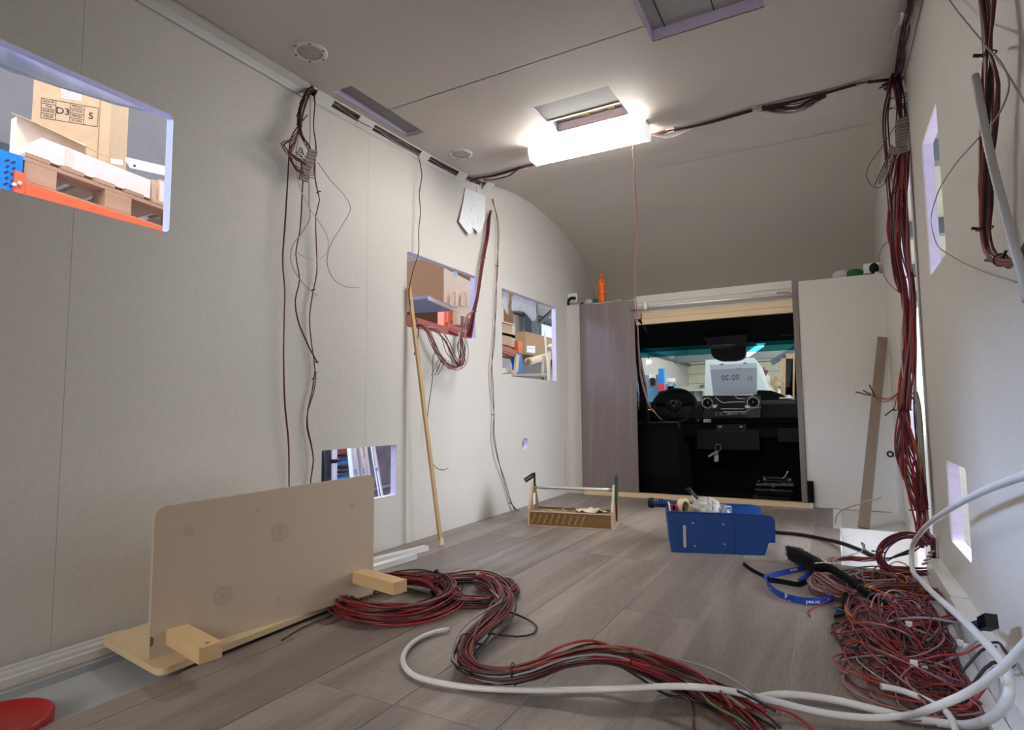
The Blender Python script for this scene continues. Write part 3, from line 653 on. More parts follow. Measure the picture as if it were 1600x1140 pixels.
for k in range(6):
    g_ = random.Random(80+k); s_ = Lw(482-k*.6, 258+k*3.6, .055); e_ = Lw(493, 256+k*4, .04)
    tube('wire', smoothpath([s_, s_.lerp(e_, .6)+Vector((.006, .006, -.004)), e_], .01), .0018, pick(REDW[2:], g_), hb, 5)

def cable(name, label, pts, r, ma, n=1, rad=0.002, seed=1, cat='cable', f=Lw, **k):
    P_ = [f(*q) for q in pts]; t = thing(name, label, cat, P_[0], k.pop('group', None))
    bundle(t, P_, n, rad, r, ma, seed, **k); return t
cable('thin_cable', 'thin dark cable dropping from the duct across the window beside the leaning lath', [(653, 240, .02), (659, 272, .03), (655, 303, .03), (657, 330, .03), (654, 360, .03), (654, 393, .03), (645, 424, .03), (639, 456, .03), (643, 481, .03), (653, 508, .03), (652, 532, .03), (647, 554, .03)], .0024, [REDW[3]], 1, .0005, 51)
pc = cable('cable_pair', 'pair of thin red cables hanging between the two far left windows to the floor', [(769, 311, .012), (776, 340, .02), (778, 364, .025), (778, 415, .02), (774, 465, .018), (772, 535, .018), (768, 576, .02), (770, 617, .02), (772, 648, .02), (771, 680, .02), (777, 715, .02), (789, 752, .02), (800, 788, .02), (806, 797, .03)], .0023, [REDW[1], REDW[2]], 2, .004, 52, wob=1.2)
for q in ((778, 415, .02), (772, 648, .02), (799, 786, .02)): tie(pc, Lw(*q), (0, 0, 1), .006)
pc_end = [Lw(800, 786, .02), Lw(804, 799, .012)]; tube('wire', smoothpath(pc_end, .01), .002, REDW[3], pc)
tube('wire', smoothpath([Lw(800, 788, .02), Lw(808, 796, .05), Lw(821, 803, .06)], .01), .002, REDW[3], pc)

rb = thing('red_harness', 'bundle of red wires running down from the duct corner into the second window', 'cables', Lw(764, 335, .02))
rp = [Lw(767, 329, .022), Lw(764, 342, .030), Lw(761, 370, .034), Lw(755, 402, .034), Lw(750, 437, .034), Lw(746, 465, .030), Lw(741, 487, .015), Lw(737, 510, .0), Lw(733, 527, -.02)]
bundle(rb, rp, 14, .013, .0024, REDW[:2]+[REDW[0], REDW[2], REDW[1]], 53, wob=.2, spread=[(0, .5), (.1, .9), (.4, .7), (.7, .55), (1, 1.2)])
for q in ((756, 402, .024), (742, 486, .014)): tie(rb, Lw(*q), (0, .15, -1), .014)
lp = thing('looped_harness', 'loops of pink, dark and white wires hanging below the second window sill', 'cables', Lw(690, 520, .03))
loop = [Lw(648, 510, .0), Lw(656, 508, .03), Lw(666, 513, .05), Lw(676, 535, .06), Lw(692, 563, .06), Lw(707, 574, .06), Lw(719, 569, .06), Lw(725, 550, .06), Lw(723, 525, .05), Lw(726, 503, .045), Lw(732, 492, .035), Lw(740, 485, .02)]
bundle(lp, loop, 9, .015, .0023, [REDW[2], PNKW, WHTW, REDW[3], PNKW, REDW[1], BLKW], 54, wob=.6, spread=[(0, .4), (.15, .6), (.35, 1.3), (.55, 1.2), (.75, .8), (1, .4)])
loop2 = [Lw(664, 512, .04), Lw(680, 514, .06), Lw(694, 530, .07), Lw(704, 555, .07), Lw(716, 572, .065), Lw(722, 566, .06), Lw(719, 540, .05), Lw(722, 522, .04)]
bundle(lp, loop2, 6, .012, .0022, [REDW[3], REDW[2], PNKW, WHTW], 55, wob=.8)
for sx, col in ((0, BLKW), (5, BRNW), (-5, PNKW)):
    tube('wire', path(Lw, [(692+sx, 560, .06), (688+sx, 566, .06), (684+sx, 577, .06), (679+sx, 586, .06)], .01), .0022, col, lp)
tube('wire', path(Lw, [(684, 545, .05), (677, 556, .05), (676, 588, .04), (673, 612, .035), (669, 640, .03), (667, 670, .03), (671, 705, .03), (677, 725, .03), (684, 732, .03), (693, 734, .03), (700, 731, .03)], .02), .0019, REDW[3], lp)
tie(lp, Lw(697, 566, .06), (0, .7, -.7), .016); tie(lp, Lw(726, 520, .045), (0, 0, 1), .013)

# wood lath leaning on the wall
a_, b_ = Vector((-1.645, 2.300, 0.004)), onX(639, 448, XL+.014)
la = thing('wood_lath', 'slim pine lath leaning on the left wall below the second window', 'lath', a_)
bar('batten', a_, b_, .022, .011, PINEZ, la, (1, 0, 0), .001)
box('pencil_mark', Vector(a_)+Vector((-.006, -.012, .0)), Vector(a_)+Vector((.006, .0115, .03)), PINE, la)

# drawing taped to the wall
dp = thing('paper_drawing', 'creased white paper with a faint drawing hanging below the duct corner', 'paper', onX(742, 300, XL+.004))
pp = [(727, 293), (758, 306), (758, 340), (752, 361), (746, 365), (744, 360), (738, 356), (740, 361), (733, 367), (717, 346), (723, 319)]
P3 = [onX(x, y, XL+.006+.02*max(0, (y-310)/60.)) for x, y in pp]
prism('sheet', P3, (.0008, 0, 0), PAPER, dp)
g_ = random.Random(5)
def sheet(x, y): return onX(x, y, XL+.0075+.02*max(0, (y-310)/60.))
for k in range(9):
    x0, y0 = 731+g_.random()*20, 305+g_.random()*42
    ln = [sheet(x0, y0), sheet(x0+g_.uniform(-2, 7), y0+g_.uniform(1, 6)), sheet(x0+g_.uniform(-3, 4), y0+g_.uniform(5, 14))]
    tube('pencil_line', smoothpath(ln, .01), .0006, mat('pencil_grey', (.33, .33, .38), .8, noise=.03), dp, 3)
bar('fold_shadow_edge', sheet(738, 356), sheet(745, 364), .006, .001, INK, dp)
# ---------------------------------------------------------------- plywood stand
PLY_ = lambda kn: wood('plywood', (0.66, 0.535, 0.41), (0.50, 0.39, 0.29), 'Z', 1.1, 0.6, 0.03, band=.10, knots=kn, fine=.16)
PLYE = wood('plywood_base', (0.80, 0.64, 0.42), (0.66, 0.49, 0.29), 'Y', 1.0, 0.6, 0.03, fine=.16)
BLK = wood('pine_block', (0.76, 0.55, 0.30), (0.66, 0.44, 0.22), 'X', 2.0, 0.6, 0.03, fine=.2)
ps = thing('plywood_stand', 'unfinished plywood stand with an upright board, base board and two pine feet', 'stand', (-1.6, 1.25, 0))
_b = [Fl(157, 996, .026), Fl(249, 1047, .026), Fl(600, 910, .026)]; _b.append(_b[0]+_b[2]-_b[1]); hexb = [(max(q.x, XL+.004), q.y, .010) for q in _b]
bm = bmesh.new()
rc = []
def rounded(poly, rads, n=5):
    out = []; m_ = len(poly)
    for i, p in enumerate(poly):
        p = Vector(p); r = rads[i]
        if r == 0: out.append(p); continue
        a = (Vector(poly[i-1])-p).normalized(); b = (Vector(poly[(i+1) % m_])-p).normalized()
        for k in range(n+1):
            t = k/n; out.append((p+a*r)*(1-t)**2+p*2*t*(1-t)+(p+b*r)*t*t)
    return out
prism('base_board', rounded(hexb, [.03, .03, .01, .01]), (0, 0, .016), PLYE, ps)
up0, up1 = Fl(233, 1031, .026), Fl(583, 927, .026)
def upz(p, z): return Vector((p.x, p.y, z))
nrm = (up1-up0).cross(Vector((0, 0, 1))).normalized()
if nrm.x < 0: nrm = -nrm
def onP(x, y): d = ray(x, y); return O+d*((up0-O).dot(nrm)/d.dot(nrm))
zl_, zr_ = onP(240, 793).z, onP(584, 741).z
bd = rounded([up0, up1, upz(up1, zr_), upz(up0, zl_)], [.004, .004, .028, .028])
_all = bd+[q-nrm*.014 for q in bd]; _c0 = Vector([(min(q[i] for q in _all)+max(q[i] for q in _all))/2 for i in range(3)])
kn = [(*(onP(x, y)-_c0), r) for x, y, r in ((438, 832, .032), (349, 930, .030), (295, 830, .018), (550, 790, .012), (403, 796, .006), (435, 936, .006))]
ub = prism('upright_board', bd, -nrm*.014, PLY_(kn), ps)
def foot(pa, z0, length):
    a = Vector((pa.x, pa.y, z0))+nrm*.0005
    return bar('foot_block', a, a+nrm*length, .052, .036, BLK, ps, (0, 0, 1), .0015)
pf0, pf1 = onP(277, 990), onP(561, 899)
foot(pf0, pf0.z, .19); foot(pf1, pf1.z, .205)
lathe('knot_hole', [(.005, 0), (.005, .0006), (.001, .0007)], upz(pf0, pf0.z+.0182)+nrm*.17, (0, 0, 1), mat('knot', (.22, .12, .06), .7, noise=.2, scale=200), ps, 10)
prism('cable_notch', rounded([up0+nrm*.0002+Vector((0, 0, .03)), up0.lerp(up1, .012)+nrm*.0002+Vector((0, 0, .03)), up0.lerp(up1, .012)+nrm*.0002+Vector((0, 0, .055)), up0+nrm*.0002+Vector((0, 0, .055))], [0, .01, .01, 0]), nrm*.0004, mat('knot', (.22, .12, .06), .7, noise=.2, scale=200), ps)

# ---------------------------------------------------------------- red lid in the recess
RED = mat('red_plastic', (0.36, 0.010, 0.010), 0.4, noise=0.03, scale=30)
q = [onZ(x, y, .018) for x, y in ((0, 1109), (50, 1091), (104, 1103))]
def circ(p, q, r):
    ax, ay, bx, by, cx, cy = p.x, p.y, q.x, q.y, r.x, r.y; d = 2*(ax*(by-cy)+bx*(cy-ay)+cx*(ay-by))
    ux = ((ax*ax+ay*ay)*(by-cy)+(bx*bx+by*by)*(cy-ay)+(cx*cx+cy*cy)*(ay-by))/d; uy = ((ax*ax+ay*ay)*(cx-bx)+(bx*bx+by*by)*(ax-cx)+(cx*cx+cy*cy)*(bx-ax))/d
    return Vector((ux, uy, 0)), math.hypot(ax-ux, ay-uy)
cc, rr = circ(*q)
rr = min(max(rr, .055), .10); cc = Vector((-1.506, .575, 0)); rr = .098
lid = thing('bucket_lid', 'round red plastic bucket lid lying in the grey recess by the wall', 'lid', (cc.x, cc.y, -.026))
lathe('lid', [(.001, .030), (rr*.80, .030), (rr*.84, .032), (rr*.90, .040), (rr*.97, .040), (rr, .037), (rr*1.0, .006), (rr*.96, .0), (rr*.9, .0)], (cc.x, cc.y, -.026), (0, 0, 1), RED, lid, 40)
lathe('tear_tab', [(.010, 0), (.010, .008), (.006, .009)], Vector((cc.x+rr*.97, cc.y-.035, -.02)), (0, 0, 1), mat('tab_clear', (.6, .5, .48), .3, noise=.05), lid, 10)

# ---------------------------------------------------------------- two white profiles
for k, (a, b, lab) in enumerate((((-1.725, 1.77), (-1.652, 2.195), 'longer white plastic profile on the floor behind the plywood stand, nearer the wall'), ((-1.645, 1.66), (-1.602, 2.045), 'shorter white plastic profile on the floor behind the plywood stand, nearer the room'))):
    t = thing('plastic_profile', lab, 'profile', (a[0], a[1], 0), 'white profiles on the floor')
    a3, b3 = Vector((a[0], a[1], .008)), Vector((b[0], b[1], .008))
    bar('web', a3-Vector((0, 0, .0055)), b3-Vector((0, 0, .0055)), .032, .004, WHITE, t)
    s = (b3-a3).normalized().cross(Vector((0, 0, 1)))*.0145
    bar('flange', a3+s+Vector((0, 0, .004)), b3+s+Vector((0, 0, .004)), .0028, .014, WHITE, t); bar('flange', a3-s+Vector((0, 0, .004)), b3-s+Vector((0, 0, .004)), .0028, .014, WHITE, t)
    bar('cover', a3+Vector((0, 0, .0125)), b3+Vector((0, 0, .0125)), .033, .003, WHITE, t)
# ---------------------------------------------------------------- wooden tool tote
TOTE = wood('tote_wood', (0.40, 0.27, 0.15), (0.27, 0.165, 0.08), 'X', 2.0, 0.6, 0.05)
TOTEF = wood('tote_front', (0.25, 0.135, 0.04), (0.19, 0.10, 0.03), 'X', 2.0, 0.7, 0.04)
TOTEE = mat('tote_edge', (0.58, 0.46, 0.33), 0.7, noise=0.08, scale=60)
f0, f1 = Fl(824.6, 820, 0), Fl(958.5, 827.6, 0); bR = Fl(971, 814.4, 0)
u_ = (f1-f0).normalized(); v_ = Vector((-u_.y, u_.x, 0)); Ln = (f1-f0).length; Wd = 0.185
to = thing('tool_tote', 'wooden tool tote with a steel handle bar and striped front on the floor', 'toolbox', f0+u_*Ln/2+v_*Wd/2)
def tp(a, b, z): return f0+u_*a+v_*b+Vector((0, 0, z))
def tbox(name, a0, a1, b0, b1, z0, z1, ma, par=to, bev=0.0):
    return hexo(name, [tp(a0, b0, z0), tp(a1, b0, z0), tp(a1, b1, z0), tp(a0, b1, z0), tp(a0, b0, z1), tp(a1, b0, z1), tp(a1, b1, z1), tp(a0, b1, z1)], ma, par, bev)
HF = .074; HE = .222
tbox('front_board', .012, Ln-.012, 0, .010, .004, HF, TOTEF); tbox('back_board', .012, Ln-.012, Wd-.010, Wd, .004, HF, TOTEF)
tbox('front_edge', .0, Ln, -.001, .011, HF, HF+.003, TOTEE); tbox('base', 0, Ln, 0, Wd, 0, .004, TOTEE)
for a, nm in ((0, 'end_board'), (Ln-.012, 'end_board')):
    P = [tp(a, 0, .004), tp(a, Wd, .004), tp(a, Wd, .09), tp(a, Wd*.62, HE-.008), tp(a, Wd*.56, HE), tp(a, Wd*.44, HE), tp(a, Wd*.38, HE-.008), tp(a, 0, .09)]
    e = prism(nm, P, u_*.012, TOTE, to)
    P2 = [q-u_*.0006 for q in P]; 
    for q, r in zip(P[2:], P[3:]+[P[0]]): bar('edge_band', q+u_*.006, r+u_*.006, .0125, .002, TOTEE, e, tuple(v_))
tube('handle_bar', smoothpath([tp(-.004, Wd/2, HE-.026), tp(Ln+.004, Wd/2, HE-.026)], .05), .009, STEEL, to, 12)
tbox('divider', .012, Ln-.012, Wd*.33, Wd*.33+.005, .004, HF-.002, TOTEE); tbox('divider', .012, Ln-.012, Wd*.66, Wd*.66+.005, .004, HF-.002, TOTEE)
for a, b0, b1 in ((.07, 0, 1), (.125, 0, 1), (.24, 0, 1), (.31, 1, 2), (.19, 1, 2), (.10, 1, 2), (.16, 2, 3), (.27, 2, 3), (.37, 2, 3), (.39, 0, 1)):
    tbox('divider', a, a+.005, .010+b0*Wd*.31, .010+(b1)*Wd*.31, .004, HF-.002, TOTEE)
BUR = mat('yellow_string', (0.55, 0.38, 0.14), 0.8, noise=0.2, scale=300)
for k in range(9):
    a = .022+k*.0345; bar('front_slash', tp(a, -.0012, .012), tp(a+.022, -.0012, .064), .0035, .0016, BUR, to, tuple(v_))
tbox('paper_label', .0122, .0130, Wd*.36, Wd*.60, .10, .165, PAPER)
# things in the tote
rg = thing('dust_rag', 'crumpled pale dust rag lying across the dividers of the wooden tote', 'rag', tp(.30, .07, HF+.004))
g_ = random.Random(8); V = []; F = []; nx, ny = 22, 10
for j in range(ny+1):
    for i in range(nx+1):
        s, t = i/nx, j/ny
        wv = .008*math.sin(9*s+3*t)+.006*math.sin(23*s-7*t)+g_.uniform(-.002, .002)
        taper = 1-abs(2*t-1)**2
        p = tp(.245+.165*s+.012*math.sin(5*t), .035+.09*t+.02*s+.012*math.sin(7*s), HF+.003+max(0, wv)+.012*taper*math.sin(math.pi*min(1, max(0, s)))); V.append(p)
for j in range(ny):
    for i in range(nx): a = j*(nx+1)+i; F.append((a, a+1, a+nx+2, a+nx+1))
mk('cloth', V, F, mat('rag_cloth', (.62, .53, .42), .9, noise=.12, scale=60, bump=.3), rg, True)
GREEN = mat('dark_green', (0.006, 0.06, 0.045), 0.4, noise=0.08, scale=40)
sw = thing('hand_saw', 'dark green strip tool standing against the right end of the wooden tote', 'tool', tp(Ln+.008, Wd*.42, .05))
hexo('grip', [tp(Ln+.002, Wd*.36, .135), tp(Ln+.012, Wd*.36, .135), tp(Ln+.012, Wd*.60, .135), tp(Ln+.002, Wd*.60, .135), tp(Ln+.002, Wd*.37, .275), tp(Ln+.012, Wd*.37, .275), tp(Ln+.012, Wd*.58, .280), tp(Ln+.002, Wd*.58, .280)], GREEN, sw, .002)
hexo('blade', [tp(Ln+.004, Wd*.42, .03), tp(Ln+.009, Wd*.42, .03), tp(Ln+.009, Wd*.50, .03), tp(Ln+.004, Wd*.50, .03), tp(Ln+.004, Wd*.38, .136), tp(Ln+.009, Wd*.38, .136), tp(Ln+.009, Wd*.58, .136), tp(Ln+.004, Wd*.58, .136)], mat('dark_brown_steel', (.05, .022, .015), .5, .3, noise=.1), sw)
BLKG = mat('black_green', (0.012, 0.020, 0.017), 0.35, noise=0.08, scale=40)
sqr = thing('try_square', 'black try square hooked on the left end of the wooden tote', 'tool', tp(-.006, Wd*.5, HE))
D3 = f0.y+.1
def sq(x, y): return onY(x, y, tp(0, Wd*.5, 0).y)
bar('stem', sq(835, 738), sq(835.5, 760), .010, .008, BLKG, sqr, (0, 1, 0))
bar('stock', sq(834, 741.5), sq(820.5, 750.5), .010, .026, BLKG, sqr, (0, 0, 1), .001)
bar('stock_groove', sq(832.5, 742.5)-Vector((0, .0055, 0)), sq(822, 749.8)-Vector((0, .0055, 0)), .001, .004, GREYP, sqr, (0, 0, 1))

# ---------------------------------------------------------------- blue stacking bin and what is in it
BLUE = mat('blue_plastic', (0.003, 0.05, 0.225), 0.45, noise=0.05, scale=40)
c0, c1 = Fl(1049, 862, 0), Fl(1196, 868, 0)
bu = (c1-c0).normalized(); bv = Vector((-bu.y, bu.x, 0)); BL = (c1-c0).length; BW = .29; BH = .172
bn = thing('storage_bin', 'blue plastic stacking bin with open front standing on the floor planks', 'bin', c0+bu*BL/2+bv*BW/2)
def bp_(a, b, z): return c0+bu*a+bv*b+Vector((0, 0, z))
def sideprof(b): return rounded([bp_(0, b, 0), bp_(BL-.012, b, 0), bp_(BL, b, .006), bp_(BL+.016, b, .055), bp_(BL+.042, b, .055), bp_(BL+.046, b, BH-.003), bp_(-.014, b, BH+.004)], [.006, .008, .006, 0, .004, .034, .006])
slot = [bp_(.052, 0, .022), bp_(.064, 0, .022), bp_(.065, 0, .118), bp_(.053, 0, .118)]
for b, nm in ((0, 'near_side'), (BW-.006, 'far_side')):
    o = prism(nm, sideprof(b), bv*.006, BLUE, bn)
    for a, z in ((.095, .128), (.100, .030), (.222, .126), (.224, .042)):
        if b == 0: lathe('rivet', [(.0040, 0), (.0040, .0012), (.002, .002)], bp_(a, -.0002, z), -bv, mat('rivet', (.35, .42, .52), .3, .6, noise=.05), o, 10)
    if b == 0:
        for a in (.038, .272): bar('crease', bp_(a, -.0006, .008), bp_(a-.001, -.0006, BH-.006), .0016, .0016, BLUE, o, tuple(bv))
        prism('slot_infill', rounded([q-bv*.0012 for q in slot], [.003]*4), bv*.0011, mat('slot_infill', (.50, .44, .40), .8, noise=.05), o)  # tan strip standing in for the open slot in the side
hexo('end_wall', [bp_(0, .006, 0), bp_(.006, .006, 0), bp_(.006, BW-.006, 0), bp_(0, BW-.006, 0), bp_(-.013, .006, BH), bp_(-.007, .006, BH), bp_(-.007, BW-.006, BH), bp_(-.013, BW-.006, BH)], BLUE, bn)
hexo('bottom', [bp_(.006, .006, 0), bp_(BL, .006, 0), bp_(BL, BW-.006, 0), bp_(.006, BW-.006, 0), bp_(.006, .006, .006), bp_(BL, .006, .006), bp_(BL, BW-.006, .006), bp_(.006, BW-.006, .006)], BLUE, bn)
hexo('front_lip', [bp_(BL-.006, .006, .006), bp_(BL, .006, .006), bp_(BL, BW-.006, .006), bp_(BL-.006, BW-.006, .006), bp_(BL+.008, .006, .07), bp_(BL+.014, .006, .07), bp_(BL+.014, BW-.006, .07), bp_(BL+.008, BW-.006, .07)], BLUE, bn)
for b0 in (.0, BW-.012): hexo('rim', [bp_(-.014, b0, BH-.001), bp_(BL-.0, b0, BH-.004), bp_(BL-.0, b0+.012, BH-.004), bp_(-.014, b0+.012, BH-.001), bp_(-.014, b0, BH+.005), bp_(BL-.0, b0, BH+.001), bp_(BL-.0, b0+.012, BH+.001), bp_(-.014, b0+.012, BH+.005)], BLUE, bn, .001)
# cordless tool lying over the far left rim
NAVY = mat('tool_blue', (0.006, 0.03, 0.13), 0.4, noise=0.08, scale=50)
dt = thing('power_tool', 'dark blue cordless tool with black butt lying over the left bin rim', 'tool', onZ(1040, 786, .19))
Yd = bp_(0, .2, 0).y
def dd(x, y, dy=0): return onY(x, y, Yd+dy)
tube('body', smoothpath([dd(1017, 785), dd(1030, 785.5), dd(1045, 787, .02), dd(1062, 791, .04), dd(1080, 797, .05)], .01), .02, NAVY, dt, 14, radii=None)
lathe('butt', [(.012, -.004), (.024, 0), (.025, .022), (.021, .026)], dd(1014, 785), (1, .1, 0), BLACK, dt, 16)
for k in range(3): lathe('vent_ring', [(.0212, 0), (.0215, .002), (.0212, .004)], dd(1026+k*4, 785.2), (1, .08, 0), BLACK, dt, 16, cap=False)
# tape roll
tr = thing('tape_roll', 'cream masking tape roll standing in the left half of the blue bin', 'tape', bp_(.07, .17, .15))
tcen = bp_(.068, .155, .168); tax = (bu*.8-bv*.55+Vector((0, 0, .12))).normalized()
TAPE = mat('masking_tape', (.66, .53, .33), .6, noise=.05, scale=80)
lathe('tape', [(.030, -.013), (.042, -.013), (.0435, -.011), (.0435, .011), (.042, .013), (.030, .013), (.030, -.013)], tcen, tax, TAPE, tr, 32, cap=False)
lathe('core', [(.0275, -.012), (.030, -.012), (.030, .012), (.0275, .012), (.0275, -.012)], tcen, tax, CARDB, tr, 32, cap=False)
# pair of red handled pliers
rp_ = thing('red_pliers', 'red handled pliers poking up at the left end of the blue bin', 'pliers', bp_(.022, .12, .16))
for s in (-1, 1):
    tube('handle', smoothpath([bp_(.020+s*.010, .12, .19), bp_(.022+s*.014, .12, .165), bp_(.022+s*.008, .125, .13), bp_(.022, .13, .10)], .008), .0075, mat('pliers_red', (.45, .03, .02), .4, noise=.05), rp_, 8)
bar('jaw', bp_(.022, .13, .11), bp_(.022, .14, .03), .016, .009, STEEL, rp_)
tube('plastic_tag', smoothpath([bp_(-.004, .05, .21), bp_(0, .055, .18), bp_(.004, .06, .13)], .01), .004, WHITE, rp_, 6)
# hammer handle
hm = thing('rubber_hammer', 'black and white striped tool handle rising from the middle of the blue bin', 'hammer', bp_(.12, .2, .16))
h0, h1 = onY(1075, 763, bp_(.1, .2, 0).y), onY(1099, 790, bp_(.14, .17, 0).y)
tube('handle', smoothpath([h0, h0.lerp(h1, .3), h1, h1+(h1-h0)*.8], .01), .0095, mat('rubber_black', (.03, .03, .032), .6, noise=.1), hm, 12)
off_ = Vector((-.005, -.0085, -.003)); bar('white_stripe', h0.lerp(h1, .35)+off_, h1+off_, .005, .003, WHITE, hm, (0, 1, 0))
lathe('cap', [(.010, 0), (.012, .004), (.012, .016), (.010, .02)], h0+(h0-h1).normalized()*.002, (h1-h0), BLACK, hm, 12)
bar('hook', h0+Vector((-.004, 0, .002)), h0+Vector((-.020, 0, -.004)), .006, .006, BLACK, hm)
# clear bag, goggles, scrap
def blob(name, cen, rad, ma, parent, seed, amp=.18, n=28, m_=16, fold=7, flat=None):
    g_ = random.Random(seed); ph = [(g_.uniform(1.5, fold), g_.uniform(1, fold), g_.uniform(0, 6.28), g_.uniform(.3, 1)) for _ in range(7)]
    V = []; F = []
    for j in range(m_+1):
        th = math.pi*j/m_
        for i in range(n):
            f = 2*math.pi*i/n; d = Vector((math.sin(th)*math.cos(f), math.sin(th)*math.sin(f), math.cos(th)))
            s = 1+amp*sum(w_*abs(math.sin(a*d.x*1.7+b*d.y*1.3+c+a*d.z)) for a, b, c, w_ in ph)/3-amp*.7
            V.append(Vector(cen)+bu*(d.x*rad[0]*s)+bv*(d.y*rad[1]*s)+Vector((0, 0, d.z*rad[2]*s)))
    for j in range(m_):
        for i in range(n): k = (i+1) % n; F.append((j*n+i, (j+1)*n+i, (j+1)*n+k, j*n+k))
    return mk(name, V, F, ma, parent, True)
BAG = mat('clear_bag', (.72, .70, .70), .18, noise=.08, scale=40, trans=.35, bump=.4)
bg = thing('plastic_bag', 'crumpled clear plastic bag filling the middle of the blue bin', 'bag', bp_(.165, .13, .15))
blob('film', bp_(.168, .12, .155), (.062, .07, .055), BAG, bg, 3, .55, 40, 24, 9); tube('seam', smoothpath([bp_(.185, .048, .178), bp_(.188, .055, .198), bp_(.186, .08, .212)], .01), .0012, BLACK, bg, 4)
for k in range(5):
    gk = random.Random(90+k); a = .12+.02*k
    tube('fold', smoothpath([bp_(a, .05, .165), bp_(a+.01*gk.uniform(-1, 1), .06, .19), bp_(a+.014, .09, .205+gk.uniform(0, .008))], .01), .0018, BAG, bg, 4)
gg = thing('safety_goggles', 'clear plastic visor lying right of the bag in the blue bin', 'goggles', bp_(.23, .12, .15))
blob('visor', bp_(.232, .115, .160), (.042, .06, .036), mat('visor_grey', (.25, .34, .42), .12, noise=.1, scale=30, trans=.5), gg, 5, .12)
tube('frame', [Vector(q) for q in smoothpath([bp_(.222, .055, .160), bp_(.238, .058, .19), bp_(.262, .075, .193), bp_(.272, .11, .175)], .01)], .003, GREYP, gg, 6)
sp_ = thing('sandpaper_scrap', 'folded tan sandpaper piece in front of the tape roll in the bin', 'paper', bp_(.10, .07, .15))
prism('sheet', [bp_(.075, .065, .155), bp_(.088, .055, .205), bp_(.118, .075, .18), bp_(.125, .08, .155)], bv*.002+bu*.001, TAPE, sp_); prism('flap', [bp_(.10, .06, .155), bp_(.115, .058, .185), bp_(.14, .075, .172), bp_(.14, .08, .155)], bv*.002, mat('scrap_pink', (.55, .42, .36), .8, noise=.05), sp_)
fl_ = thing('bin_filling', 'dark tools and scraps filling the bottom of the blue bin', 'tools', bp_(.15, .15, .02))
blob('pile', bp_(.145, .145, .062), (.125, .115, .055), mat('dark_pile', (.05, .05, .055), .8, noise=.4, scale=60), fl_, 9, .3)

# ---------------------------------------------------------------- brushes
def bristles(name, parent, org, du, dv, dd_, nu, nv, ln, r, ma, seed, jit=.25):
    g_ = random.Random(seed); V = []; F = []
    for i in range(nu):
        for j in range(nv):
            b = Vector(org)+Vector(du)*((i+g_.random())/nu)+Vector(dv)*((j+g_.random())/nv)
            d = (Vector(dd_).normalized()+Vector((g_.gauss(0, jit), g_.gauss(0, jit), g_.gauss(0, jit)))*.6).normalized()*ln*g_.uniform(.75, 1.1)
            s = d.orthogonal().normalized()*r; t = d.cross(s).normalized()*r; k = len(V)
            V += [b+s, b-s*.5+t*.87, b-s*.5-t*.87, b+d]; F += [(k, k+1, k+3), (k+1, k+2, k+3), (k+2, k, k+3)]
    o = mk(name, V, F, ma, parent); o['kind'] = 'stuff'; return o
hbz = Fl(1240, 858, .045); hbe = Fl(1287, 884, .045)
hd = (hbe-hbz).normalized(); hs = Vector((-hd.y, hd.x, 0))
if hs.y < 0: hs = -hs
bt = thing('hand_brush', 'black bristled hand brush with cream back lying beside the cable heap', 'brush', (hbz+hbe)/2-Vector((0, 0, .04)))
CREAM = mat('cream_plastic', (.66, .60, .48), .5, noise=.05, scale=40)
L_ = (hbe-hbz).length
cb = [hbz+hs*.015-Vector((0, 0, .022)), hbe+hs*.015-Vector((0, 0, .022)), hbe+hs*.045-Vector((0, 0, .020)), hbz+hs*.045-Vector((0, 0, .02))]
hexo('back_block', cb+[q+Vector((0, 0, .020)) for q in cb], CREAM, bt, .004)
eb = [hbe-hd*.012-hs*.03-Vector((0, 0, .03)), hbe+hd*.012-hs*.03-Vector((0, 0, .03)), hbe+hd*.012+hs*.04-Vector((0, 0, .03)), hbe-hd*.012+hs*.04-Vector((0, 0, .03))]
hexo('end_block', eb+[q+Vector((0, 0, .042)) for q in eb], CREAM, bt, .006)
BR = mat('black_bristle', (.010, .010, .010), .85, noise=.3, scale=100)
hexo('bristle_core', [hbz+hd*.01-hs*.03-Vector((0, 0, .036)), hbe-hd*.008-hs*.03-Vector((0, 0, .036)), hbe-hd*.008+hs*.015-Vector((0, 0, .036)), hbz+hd*.01+hs*.015-Vector((0, 0, .036)), hbz+hd*.01-hs*.03+Vector((0, 0, .008)), hbe-hd*.008-hs*.03+Vector((0, 0, .008)), hbe-hd*.008+hs*.015+Vector((0, 0, .01)), hbz+hd*.01+hs*.015+Vector((0, 0, .01))], BR, bt, .006)
bristles('bristles', bt, hbz-hs*.012-Vector((0, 0, .030)), hd*L_, Vector((0, 0, .042)), -hs+Vector((0, 0, .25)), 60, 22, .032, .0011, BR, 4)
bristles('bristles', bt, hbz+hs*.01+Vector((0, 0, .0)), hd*L_, -hs*.04, Vector((0, 0, 1))-hs*.4, 60, 14, .02, .0011, BR, 5)
bristles('bristles', bt, hbz+hs*.03-Vector((0, 0, .004)), hd*L_*.75, -hs*.04, Vector((0, 0, 1))-hs*.2, 50, 14, .018, .0011, BR, 7)
sb = thing('draught_brush', 'black fuzzy brush strip fixed upright at the foot of the brown post', 'brush', (-.155, YB-.01, .06))
box('core', (-.166, YB-.014, .035), (-.136, YB-.001, .165), BR, sb, .004)
bristles('bristles', sb, Vector((-.168, YB-.012, .032)), (.034, 0, 0), (0, 0, .138), (0, -1, 0), 22, 60, .016, .0012, BR, 6, .6)
box('pale_strip', (-.156, YB-.034, -.0), (-.142, YB-.0315, .034), WHITE, sb)  # pale upright strip below the brush

